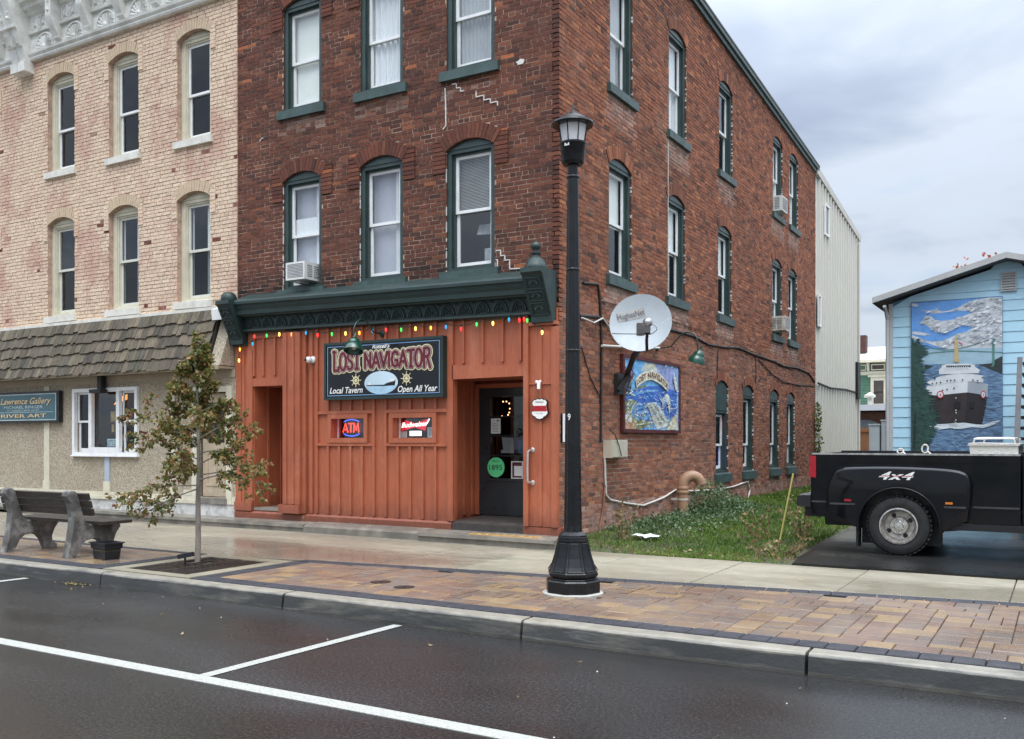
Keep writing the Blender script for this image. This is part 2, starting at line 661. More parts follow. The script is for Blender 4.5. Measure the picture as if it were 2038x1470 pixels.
# kerb: cast lengths with open joints
kerb = structure('kerb', G().box(-60, 40, 6.62, 6.66, -0.2, 0.10), M_JOINT)
KJ = [-26.5, -24, -21.5, -19, -16.5, -14.0, -11.6, -9.03, -6.335, -3.74, -1.505, 1.0, 3.5, 6.0]
for a, b in zip(KJ[:-1], KJ[1:]):
    g = G()
    j = random.uniform(-0.006, 0.006)
    prof = [(6.49 + j, -0.15), (6.478 + j, 0.02), (6.496 + j, 0.132), (6.507 + j, 0.146), (6.525 + j, 0.152), (6.66, 0.154), (6.66, -0.15)]
    n_ = max(2, int((b - a) / 0.25))
    vs_, fs = [], []
    for i in range(n_ + 1):
        x = a + 0.012 + (b - a - 0.024) * i / n_
        for (y, z) in prof:
            w = random.uniform(-0.004, 0.004) if z > 0.1 and y < 6.6 else 0
            vs_.append((x, y + w, z + w * 0.5))
    k = len(prof)
    for i in range(n_):
        for q in range(k - 1):
            fs.append((i * k + q, i * k + q + 1, (i + 1) * k + q + 1, (i + 1) * k + q))
    fs += [list(range(k)), list(range(n_ * k, n_ * k + k))[::-1]]
    g.mesh(vs_, fs)
    part('kerb_stone', g, M_KERB, kerb)

# ground under pavement
ZP = 0.16
structure('pavement_bed', G().box(-60, 40, 6.66, 10.93, -0.2, 0.135), M_JOINT)


def fy(x):
    """far rim of the paved strip: it widens to the right"""
    return 8.27 + (x + 7.9) * 0.131


# concrete sidewalk slabs
walk = structure('sidewalk', G().box(-60, -26.5, 8.25, 10.9, 0.136, ZP - 0.004), M_WALK)
XJ = [-26.5, -24.2, -22.0, -19.8, -17.6, -15.4, -13.9, -12.5, -11.4, -10.16, -8.9, -7.56, -6.9, -5.85, -4.62, -3.25, -1.86, -0.415, 1.0, 2.4, 3.8, 5.2]
GAP = 0.006


def slab(x0, x1, ya, yb, z, mat, parent, name='slab'):
    """ya, yb: front and rear rim at x0 and x1"""
    g = G()
    b = 0.004
    lo = [(x0 + GAP, ya[0] + GAP), (x1 - GAP, ya[1] + GAP), (x1 - GAP, yb[1] - GAP), (x0 + GAP, yb[0] - GAP)]
    hi = [(x0 + GAP + b, ya[0] + GAP + b), (x1 - GAP - b, ya[1] + GAP + b), (x1 - GAP - b, yb[1] - GAP - b), (x0 + GAP + b, yb[0] - GAP - b)]
    vs_ = [(p[0], p[1], 0.137) for p in lo] + [(p[0], p[1], z - b) for p in lo] + [(p[0], p[1], z) for p in hi]
    fs = [(8, 9, 10, 11)]
    for q in (0, 4):
        fs += [(q + i, q + (i + 1) % 4, q + 4 + (i + 1) % 4, q + 4 + i) for i in range(4)]
    g.mesh(vs_, fs)
    return part(name, g, mat, parent)


for a, b in zip(XJ[:-1], XJ[1:]):
    z = ZP + random.uniform(-0.002, 0.002)
    if b <= -5.8:
        f0 = 8.22 if b <= -9.2 else (8.22 if a < -7.9 else fy(a) + 0.13)
        f1 = 8.22 if b <= -7.9 else fy(b) + 0.13
        slab(a, b, (f0, f1), (9.75, 9.75), z, M_WALK, walk)
        slab(a, b, (9.75, 9.75), (10.9, 10.9), z + 0.001, M_WALK, walk)
    else:
        slab(a, b, (fy(a) + 0.13, fy(b) + 0.13), (10.33, 10.33), z, M_LIGHTCON, walk)
        slab(a, b, (10.33, 10.33), (10.9, 10.9), z + 0.001, M_LIGHTCON, walk)

# pavers
M_PAV = paver_mat('clay_paver', True)
M_PAVS = paver_mat('clay_paver_field', False)


def unit_block(name, mat, bev=0.05):
    g = G()
    b = bev
    g.mesh([(-.5, -.5, 0), (.5, -.5, 0), (.5, .5, 0), (-.5, .5, 0), (-.5, -.5, .85), (.5, -.5, .85), (.5, .5, .85), (-.5, .5, .85),
            (-.5 + b, -.5 + b, 1), (.5 - b, -.5 + b, 1), (.5 - b, .5 - b, 1), (-.5 + b, .5 - b, 1)],
           [(8, 9, 10, 11)] + [(i, (i + 1) % 4, 4 + (i + 1) % 4, 4 + i) for i in range(4)] + [(4 + i, 4 + (i + 1) % 4, 8 + (i + 1) % 4, 8 + i) for i in range(4)])
    return g.data(name, mat)


ME_PAV = unit_block('paver', M_PAV, 0.025)
ME_BOR = unit_block('border_paver', M_BORDER, 0.03)


def put_block(name, me, parent, x, y, z0, w, d, h, rz=0.0):
    o = bpy.data.objects.new(name, me)
    o.location = (x, y, z0)
    o.scale = (w, d, h)
    o.rotation_euler = (0, 0, rz)
    place(o, parent)
    return o


def joined_blocks(name, blocks, mat, parent, bev=0.004):
    """(x, y, z0, w, d, h, rnd) as one mesh, a colour number per block"""
    g = G()
    rn = []
    for x, y, z0, w, d, h, rv in blocks:
        a, b, z1 = w / 2, d / 2, z0 + h
        g.mesh([(x - a, y - b, z0), (x + a, y - b, z0), (x + a, y + b, z0), (x - a, y + b, z0), (x - a + bev, y - b + bev, z1), (x + a - bev, y - b + bev, z1), (x + a - bev, y + b - bev, z1), (x - a + bev, y + b - bev, z1)],
               [(4, 5, 6, 7), (0, 1, 5, 4), (1, 2, 6, 5), (2, 3, 7, 6), (3, 0, 4, 7)])
        rn += [rv] * 5
    o = part(name, g, mat, parent, kind='stuff')
    at = o.data.attributes.new('rnd', 'FLOAT', 'FACE')
    at.data.foreach_set('value', rn)
    return o


def lay(x0, x1, y0, y1, inside):
    """random ashlar pattern on a 0.1 m grid"""
    nx, ny = int(round((x1 - x0) / 0.1)), int(round((y1 - y0) / 0.1))
    used = np.zeros((nx, ny), bool)
    out = []
    for j in range(ny):
        for i in range(nx):
            if used[i, j]:
                continue
            opts = [(3, 2), (3, 2), (2, 2), (2, 2), (2, 1), (3, 1), (2, 3), (1, 2)]
            random.shuffle(opts)
            opts.append((1, 1))
            for (w, d) in opts:
                if i + w <= nx and j + d <= ny and not used[i:i + w, j:j + d].any():
                    break
            used[i:i + w, j:j + d] = True
            cx, cy = x0 + (i + w / 2) * 0.1, y0 + (j + d / 2) * 0.1
            if inside(cx, cy + d * 0.05):
                out.append((cx, cy, w * 0.1 - 0.006, d * 0.1 - 0.006))
    return out


pave = structure('brick_pavement', G().box(-9.3, 40, 6.665, 8.2, 0.1355, 0.139), M_JOINT)
fld = lay(-7.62, 3.0, 6.875, 9.475, lambda x, y: y < fy(x) + 0.095)
fld = [p for p in fld if (p[0] + 3.97) ** 2 + (p[1] - 7.85) ** 2 > 0.27 ** 2]


def dist_key(p):
    r = (p[0] * 0.861 + p[1] * 0.508)
    d = (-p[0] * 0.508 + p[1] * 0.861)
    return (p[2] * p[3]) / d ** 3 * (1.0 if abs(r / d) < 0.56 else 0.01)


fld.sort(key=dist_key, reverse=True)
for p in fld[:300]:
    put_block('paver', ME_PAV, pave, p[0], p[1], 0.12, p[2], p[3], ZP - 0.12 + random.uniform(-0.0015, 0.0015))
joined_blocks('paver_field', [(p[0], p[1], 0.12, p[2], p[3], ZP - 0.12 + random.uniform(-0.0015, 0.0015), random.random()) for p in fld[300:]], M_PAVS, pave)
x = -7.83
while x < 3.0:
    put_block('border_paver', ME_BOR, pave, x + 0.1, 6.765, 0.12, 0.193, 0.19, 0.0435)
    x += 0.2
x = -7.83
aa = math.atan(0.131)
while x < 3.0:
    put_block('border_paver', ME_BOR, pave, x + 0.1, fy(x + 0.1) + 0.022, 0.12, 0.194, 0.195, 0.0435, aa)
    x += 0.2 * math.cos(aa)
y = 6.88
while y < 8.2:
    put_block('border_paver', ME_BOR, pave, -7.73, y + 0.1, 0.12, 0.19, 0.193, 0.0435)
    y += 0.2

pave2 = structure('brick_pavement', G().box(-24, -9.3, 6.665, 8.2, 0.1355, 0.139), M_JOINT)
fl2 = lay(-16.4, -9.5, 6.875, 8.075, lambda x, y: True)
fl2.sort(key=dist_key, reverse=True)
for p in fl2[:160]:
    put_block('paver', ME_PAV, pave2, p[0], p[1], 0.12, p[2], p[3], ZP - 0.12)
joined_blocks('paver_field', [(p[0], p[1], 0.12, p[2], p[3], ZP - 0.12, random.random()) for p in fl2[160:]], M_PAVS, pave2)
x = -9.3
while x > -16.4:
    put_block('border_paver', ME_BOR, pave2, x - 0.1, 6.765, 0.12, 0.193, 0.19, 0.0435)
    put_block('border_paver', ME_BOR, pave2, x - 0.1, 8.14, 0.12, 0.193, 0.12, 0.0435)
    x -= 0.2
y = 6.88
while y < 8.0:
    put_block('border_paver', ME_BOR, pave2, -9.4, y + 0.1, 0.12, 0.19, 0.193, 0.0435)
    y += 0.2

# round utility covers set into the pavers
M_IRON = pm('cast_iron', (0.045, 0.04, 0.037), 0.45, 0.3, 20.0, 0.3, 60.0, metal=0.6, dirt=(0.10, 0.045, 0.025), dscale=8.0)
for (x, y, lab) in ((-5.96, 7.48, 'small round iron cover in the pavers, farther from the lamp post'), (-5.55, 7.33, 'small round iron cover in the pavers, nearer to the lamp post')):
    single('utility_cover', G().lathe([(0.105, 0.125), (0.105, ZP + 0.003), (0.085, ZP + 0.004), (0.082, ZP + 0.001), (0.02, ZP + 0.001), (0.02, ZP + 0.005), (0.0, ZP + 0.005)], (x, y, 0), 20), M_IRON, lab, 'cover', 'utility covers in the pavers')

# tree pit: concrete frame round an iron grate
pit = thing('tree_grate', 'square iron tree grate with ring slots in a pale concrete frame', 'tree grate', (-8.55, 7.43, ZP))
g = G()
for bx in ((-9.25, -9.05, 6.67, 8.21), (-8.05, -7.85, 6.67, 8.21), (-9.05, -8.05, 6.67, 6.82), (-9.05, -8.05, 8.02, 8.21)):
    g.box(bx[0], bx[1], bx[2], bx[3], 0.136, ZP + 0.004)
part('concrete_frame', g, M_LIGHTCON, pit)
part('pit_soil', G().box(-9.05, -8.05, 6.82, 8.02, 0.10, 0.138), M_SOIL, pit)
cx_, cy_ = -8.86, 7.62
for sx in (0, 1):
    g = G()
    x0, x1 = (-9.04, -8.555) if sx == 0 else (-8.545, -8.06)
    for i in range(24):
        y0 = 6.83 + i * 0.0495
        if abs(y0 + 0.02 - 7.65) < 0.10 and sx == 0:
            g.box(x0, -9.0 if False else x0 + 0.06, y0, y0 + 0.026, 0.139, 0.157)
            continue
        g.box(x0, x1, y0, y0 + 0.026, 0.139, 0.157)
    for xx in (x0, x1 - 0.03, (x0 + x1) / 2):
        g.box(xx, xx + 0.03, 6.825, 8.015, 0.1395, 0.1585)
    for k in range(1, 6):
        rr = 0.14 + k * 0.075
        pts = []
        for i in range(33):
            a = math.pi * 2 * i / 32
            px, py = -8.79 + rr * math.cos(a), 7.66 + rr * math.sin(a)
            pts.append((px, py))
        for (p, q) in zip(pts[:-1], pts[1:]):
            if all(x0 < t[0] < x1 and 6.83 < t[1] < 8.01 for t in (p, q)):
                g.bar((p[0], p[1], 0.154), (q[0], q[1], 0.154), 0.018, 0.014)
    part('grate_half', g, M_IRON, pit)

# stone steps along the fronts
steps = structure('stone_ledge', G().box(-26, -10.2, 11.0, 11.3, 0.1, 0.2), M_STONE)
for (x0, x1, y0, zt) in ((-26, -22.1, 10.98, 0.29), (-22.1, -17.9, 10.97, 0.295), (-17.9, -13.95, 10.98, 0.29), (-13.94, -10.17, 10.84, 0.285)):
    g = G()
    g.prism([(y0 + 0.03, 0.1), (y0 + 0.03, zt - 0.06), (y0, zt - 0.05), (y0 + 0.005, zt), (11.3, zt + 0.012), (11.3, 0.1)], 0, x0 + 0.006, x1 - 0.006)
    part('ledge_stone', g, M_STONE, steps)
g = G()
g.prism([(10.84, 0.1), (10.84, 0.255), (10.90, 0.285), (11.3, 0.31), (11.3, 0.1)], 0, -10.16, -7.93)
part('ledge_stone', g, M_STONE, steps)
g = G()
g.prism([(10.79, 0.1), (10.79, 0.225), (10.75, 0.24), (10.755, 0.285), (11.3, 0.30), (11.3, 0.1)], 0, -7.92, -5.72)
part('ledge_stone', g, M_STONE, steps)
# yellow anti-slip ladder strip on the step
M_YEL = pm('yellow_tread', (0.55, 0.33, 0.12), 0.6, 0.2, 15.0, 0.2, 80.0)
g = G()
g.box(-7.12, -6.02, 10.86, 10.885, 0.2885, 0.298)
g.box(-7.12, -6.02, 10.975, 11.0, 0.293, 0.301)
for i in range(9):
    xx = -7.12 + i * 0.1345
    g.box(xx, xx + 0.024, 10.885, 10.975, 0.290, 0.299)
single('tread_strip', g, M_YEL, 'yellow ladder-shaped anti-slip strip on the stone step', 'tread strip')

# lot beside the tavern: lawn, drive
def lawn_z(x, y):
    t = min(1.0, max(0.0, (y - 10.9) / 8.0))
    s = min(1.0, max(0.0, (-2.75 - x) / 2.2))
    return 0.165 + 0.11 * t * s + 0.06 * max(0.0, 1 - (x + 5.93) / 0.8)


g = G()
nx, ny = 16, 34
for i in range(nx + 1):
    for j in range(ny + 1):
        x = -5.96 + 5.2 * i / nx
        y = 10.9 + 21.1 * j / ny
        h = lawn_z(x, y) + random.uniform(-0.012, 0.012)
        if y < 10.95:
            h = 0.15
        g.v.append((x, y, h))
for i in range(nx):
    for j in range(ny):
        a = i * (ny + 1) + j
        g.f.append((a, a + ny + 1, a + ny + 2, a + 1))
structure('lawn', g, M_SOIL, 60)


g = G()
dl = [(-2.72, 10.9), (-2.80, 11.6), (-2.86, 12.6), (-2.92, 13.6), (-2.98, 15.8), (-3.07, 17.4), (-3.1, 19.9), (-3.2, 32)]
vs_ = []
for i, (x, y) in enumerate(dl):
    zz = 0.186 + 0.02 * min(1.0, (y - 10.9) / 8.0)
    vs_ += [(x, y, zz - 0.12), (x + 0.03, y, zz - 0.006), (x + 0.12, y, zz), (30, y, zz)]
fs = []
for i in range(len(dl) - 1):
    for q in range(3):
        fs.append((i * 4 + q, i * 4 + q + 1, i * 4 + q + 5, i * 4 + q + 4))
fs.append((0, 1, 2, 3))
g.mesh(vs_, fs)
structure('driveway', g, M_DRIVE)
structure('back_yard', G().box(-30, 60, 32, 70, -0.1, 0.3), pm('yard_gravel', (0.13, 0.12, 0.10), 0.9, 0.3, 8.0))
# ================================================================== tavern: brick block
XL, XR, YF = -12.06, -5.93, 11.3
YB = 26.58


def roof_z(y):
    return 10.12 - (y - 11.3) * 0.0735


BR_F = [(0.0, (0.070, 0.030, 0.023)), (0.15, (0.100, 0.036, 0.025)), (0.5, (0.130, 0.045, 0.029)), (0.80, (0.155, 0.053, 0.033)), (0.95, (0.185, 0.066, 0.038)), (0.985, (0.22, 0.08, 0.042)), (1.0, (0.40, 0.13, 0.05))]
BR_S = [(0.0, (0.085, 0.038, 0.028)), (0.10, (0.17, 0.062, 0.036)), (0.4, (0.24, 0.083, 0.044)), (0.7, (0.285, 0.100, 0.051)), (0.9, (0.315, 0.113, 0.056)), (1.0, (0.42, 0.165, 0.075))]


def add_lime(m, col=(0.50, 0.37, 0.31)):
    n, l = m.node_tree.nodes, m.node_tree.links
    bs = n['Principled BSDF']
    src = bs.inputs['Base Color'].links[0].from_socket
    a = n.new('ShaderNodeAttribute')
    a.attribute_name = 'lime'
    f = mathn(n, l, 'MULTIPLY', mathn(n, l, 'MAXIMUM', a.outputs['Fac'], 0.0), ramp(n, l, noise(n, l, 5.0, 5.0, 0.7, pos(n, l)), [(0.32, 0.3), (0.55, 1.0)]))
    so = mathn(n, l, 'MULTIPLY', a.outputs['Fac'], -1.0, True)
    l.new(mixc(n, l, so, mixc(n, l, f, src, col), (0.012, 0.010, 0.010)), bs.inputs['Base Color'])
    return m


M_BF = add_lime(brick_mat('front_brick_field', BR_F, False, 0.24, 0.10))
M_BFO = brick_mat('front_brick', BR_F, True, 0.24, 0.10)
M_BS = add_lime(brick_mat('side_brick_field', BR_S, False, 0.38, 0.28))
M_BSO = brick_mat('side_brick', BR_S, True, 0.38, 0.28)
M_MORT = pm('tan_mortar', (0.44, 0.33, 0.245), 0.9, 0.3, 2.5, 0.3, 60.0, dirt=(0.13, 0.09, 0.07), dscale=0.8, damt=0.65)
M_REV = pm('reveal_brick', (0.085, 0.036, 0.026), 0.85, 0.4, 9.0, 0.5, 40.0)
M_GREEN = pm('dark_green_paint', (0.016, 0.035, 0.032), 0.5, 0.22, 3.0, 0.12, 40.0, dirt=(0.012, 0.022, 0.02), dscale=2.5, damt=0.6)
M_GREENL = pm('sill_green_paint', (0.046, 0.080, 0.075), 0.45, 0.22, 5.0, 0.15, 40.0, dirt=(0.022, 0.04, 0.036), dscale=4.0, damt=0.6)
M_CASE = pm('green_casing_paint', (0.028, 0.050, 0.047), 0.4, 0.2, 4.0, 0.1, 40.0)
M_WHITE = pm('white_vinyl', (0.78, 0.79, 0.78), 0.35, 0.04, 4.0, dirt=(0.5, 0.5, 0.48), dscale=5.0, damt=0.3)
M_GLASS = glass_mat('window_glass', (0.93, 0.95, 0.95), 0.10)
M_GLASSD = glass_mat('dim_glass', (0.5, 0.53, 0.55), 0.06)
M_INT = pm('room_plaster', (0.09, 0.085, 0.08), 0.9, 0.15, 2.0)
M_CURT = pm('white_curtain', (0.80, 0.82, 0.83), 0.9, 0.08, 12.0, stretch=(6, 6, 0.5))
M_CURTG = pm('grey_curtain', (0.42, 0.44, 0.45), 0.9, 0.12, 14.0, stretch=(6, 6, 0.5))
M_CAULK = pm('white_caulk', (0.62, 0.61, 0.57), 0.8, 0.12, 20.0)


def exclusions(ops, z):
    ex = []
    for o in ops:
        c, hw, zb, zs, zc, ring, sl = o
        if zb - 0.005 < z < zs:
            ex.append((c - hw, c + hw))
        elif zs <= z:
            h = zc - zs
            rr = (hw * hw + h * h) / (2 * h)
            cz = zc - rr
            ro = rr + ring
            th = math.asin(hw / rr)
            ze, xe = cz + ro * math.cos(th), ro * math.sin(th)
            if z <= ze:
                w = hw + (xe - hw) * (z - zs) / (ze - zs)
                ex.append((c - w, c + w))
            elif z < cz + ro:
                w = math.sqrt(max(0, ro * ro - (z - cz) ** 2))
                ex.append((c - w, c + w))
        if sl and sl[0] < z < sl[1]:
            ex.append((c - hw - sl[2], c + hw + sl[2]))
    return ex


def course_bricks(a0, a1, z0, ztop, ops, pitch=0.0645, ln=0.205, head=7, joint=0.012):
    """(a lo, a hi, z lo, z hi) for every brick, cut at openings; ztop(a) is the wall's rim"""
    out = []
    k = 0
    z = z0
    zmax = max(ztop(a0), ztop(a1))
    while z < zmax:
        L = ln * 0.5 if k % head == head - 1 else ln
        off = (0.5 * L if k % 2 else 0.0)
        zm = z + pitch / 2
        ex = exclusions(ops, zm)
        a = a0 - off
        while a < a1:
            b = a + L + random.uniform(-0.007, 0.007)
            if a1 - b < L * 0.35:
                b = a1
            segs = [(max(a + joint / 2 if a > a0 else a0, a0), min(b - joint / 2 if b < a1 else a1, a1))]
            for (e0, e1) in ex:
                nxt = []
                for (s, t) in segs:
                    if t <= e0 or s >= e1:
                        nxt.append((s, t))
                    else:
                        if s < e0:
                            nxt.append((s, e0))
                        if t > e1:
                            nxt.append((e1, t))
                segs = nxt
            for (s, t) in segs:
                if t - s > 0.022 and zm < min(ztop(s), ztop(t)) - 0.02:
                    out.append((s, t, z + joint / 2, z + pitch - joint / 2))
            a = b
        z += pitch
        k += 1
    return out


def bricks_mesh(name, br, T, mat, parent, lime=None, dep=(0.003, 0.011), jit=0.0017):
    n = len(br)
    A = np.array(br)
    d = -NR.uniform(dep[0], dep[1], n)
    V = np.zeros((n, 8, 3))
    for k, (ai, zi, fr) in enumerate(((0, 2, 0), (1, 2, 0), (1, 3, 0), (0, 3, 0), (0, 2, 1), (1, 2, 1), (1, 3, 1), (0, 3, 1))):
        V[:, k, 0] = A[:, ai]
        V[:, k, 2] = A[:, zi]
        V[:, k, 1] = d if fr else 0.012
    V += NR.uniform(-jit, jit, V.shape)
    vv = V.reshape(-1, 3)
    P = np.array([T(*q) for q in ((0, 0, 0), (1, 0, 0), (0, 1, 0), (0, 0, 1))])
    W = P[0] + vv[:, :1] * (P[1] - P[0]) + vv[:, 1:2] * (P[2] - P[0]) + vv[:, 2:] * (P[3] - P[0])
    F = np.array([(4, 5, 6, 7), (0, 1, 5, 4), (1, 2, 6, 5), (2, 3, 7, 6), (3, 0, 4, 7)])
    FF = (F[None] + (np.arange(n) * 8)[:, None, None]).reshape(-1, 4)
    me = bpy.data.meshes.new(name)
    me.vertices.add(n * 8)
    me.vertices.foreach_set('co', W.ravel())
    me.loops.add(n * 20)
    me.loops.foreach_set('vertex_index', FF.ravel())
    me.polygons.add(n * 5)
    me.polygons.foreach_set('loop_start', np.arange(n * 5) * 4)
    me.update(calc_edges=True)
    me.shade_flat()
    me.materials.append(mat)
    at = me.attributes.new('rnd', 'FLOAT', 'FACE')
    at.data.foreach_set('value', np.repeat(NR.random(n), 5))
    if lime is not None:
        at = me.attributes.new('lime', 'FLOAT', 'FACE')
        at.data.foreach_set('value', np.repeat(np.array([lime(*b) for b in br]), 5))
    o = bpy.data.objects.new(name, me)
    o['kind'] = 'stuff'
    place(o, parent)
    return o


def unit_brick(name, mat):
    g = G()
    j = lambda: random.uniform(-0.02, 0.02)
    g.mesh([(-.5, .5, -.5), (.5, .5, -.5), (.5, .5, .5), (-.5, .5, .5), (-.5 + j(), -.5, -.5 + j()), (.5 + j(), -.5, -.5 + j()), (.5 + j(), -.5, .5 + j()), (-.5 + j(), -.5, .5 + j())],
           [(4, 5, 6, 7), (0, 1, 5, 4), (1, 2, 6, 5), (2, 3, 7, 6), (3, 0, 4, 7)])
    return g.data(name, mat)


def single_bricks(br, T, mes, parent, is_side):
    for (s, t, z0, z1) in br:
        o = bpy.data.objects.new('brick', random.choice(mes))
        d = 0.018 + random.uniform(-0.003, 0.003)
        c = T((s + t) / 2, 0.012 - d / 2, (z0 + z1) / 2)
        o.location = c
        o.scale = (t - s, d, z1 - z0)
        if is_side:
            o.rotation_euler = (0, 0, R(90))
        place(o, parent)


def seen_size(b, T):
    p = T((b[0] + b[1]) / 2, 0, (b[2] + b[3]) / 2)
    q0, q1 = T(b[0], 0, b[2]), T(b[1], 0, b[2])
    pr = []
    for q in (q0, q1):
        d = -q[0] * 0.508 + q[1] * 0.861
        pr.append((q[0] * 0.861 + q[1] * 0.508) / d)
    d = -p[0] * 0.508 + p[1] * 0.861
    v = (p[2] - 1.6) / d * 1860
    u = pr[0] * 1860 + 1019
    if not (0 < u < 2038) or not (875 - v > 4):
        return 0
    return abs(pr[1] - pr[0]) * (b[3] - b[2]) / d


def arch_ring(c, hw, zs, zc, ring, T, mat, parent, proud=0.03, drop=0.30, dw=0.105, n=15, name='brick_arch'):
    """voussoirs standing proud over an opening, with short drops at both ends"""
    h = zc - zs
    rr = (hw * hw + h * h) / (2 * h)
    cz = zc - rr
    th = math.asin(hw / rr)
    g = G(T)
    rn = []
    for i in range(n):
        a0 = -th + 2 * th * i / n + 0.004
        a1 = -th + 2 * th * (i + 1) / n - 0.004
        d = -proud - random.uniform(0, 0.006)
        ro = rr + ring + random.uniform(-0.006, 0.006)
        P = [(c + q * math.sin(a), cz + q * math.cos(a)) for q, a in ((rr, a0), (rr, a1), (ro, a1), (ro, a0))]
        g.mesh([(p[0], 0.11, p[1]) for p in P] + [(p[0], d, p[1]) for p in P], [(4, 5, 6, 7), (0, 1, 5, 4), (1, 2, 6, 5), (2, 3, 7, 6), (3, 0, 4, 7)])
        rn += [random.random()] * 5
    if drop:
        ze, xe = cz + (rr + ring) * math.cos(th), (rr + ring) * math.sin(th)
        for sg in (-1, 1):
            z = zs - drop
            while z < ze:
                z1 = min(z + 0.0545, ze + 0.01)
                t_ = max(0.0, min(1.0, (z - zs) / (ze - zs)))
                x0, x1 = hw + 0.004 + (xe - hw) * t_, hw + dw + (xe - hw)
                d = -proud + random.uniform(-0.002, 0.004)
                if x1 - x0 > 0.03:
                    a, b = sorted((c + sg * x0, c + sg * x1))
                    g.mesh([(a, 0.01, z), (b, 0.01, z), (b, 0.01, z1), (a, 0.01, z1), (a, d, z), (b, d, z), (b, d, z1), (a, d, z1)], [(4, 5, 6, 7), (0, 1, 5, 4), (1, 2, 6, 5), (2, 3, 7, 6), (3, 0, 4, 7)])
                    rn += [random.random()] * 5
                z += 0.0645
    o = part(name, g, mat, parent, kind='stuff')
    at = o.data.attributes.new('rnd', 'FLOAT', 'FACE')
    at.data.foreach_set('value', rn)
    return o


def curtain_sheet(g, a0, a1, z0, z1, d, folds=7, amp=0.012, gather=0.0, n=36):
    for i in range(n):
        q = []
        for k in (i, i + 1):
            t = k / n
            a = a0 + (a1 - a0) * t
            q.append((a, d + amp * math.sin(t * folds * 6.283 + 0.6 * math.sin(9 * t))))
        sh = gather
        g.poly([(q[0][0], q[0][1], z0), (q[1][0], q[1][1], z0), (q[1][0] + sh, q[1][1], z1), (q[0][0] + sh, q[0][1], z1)])


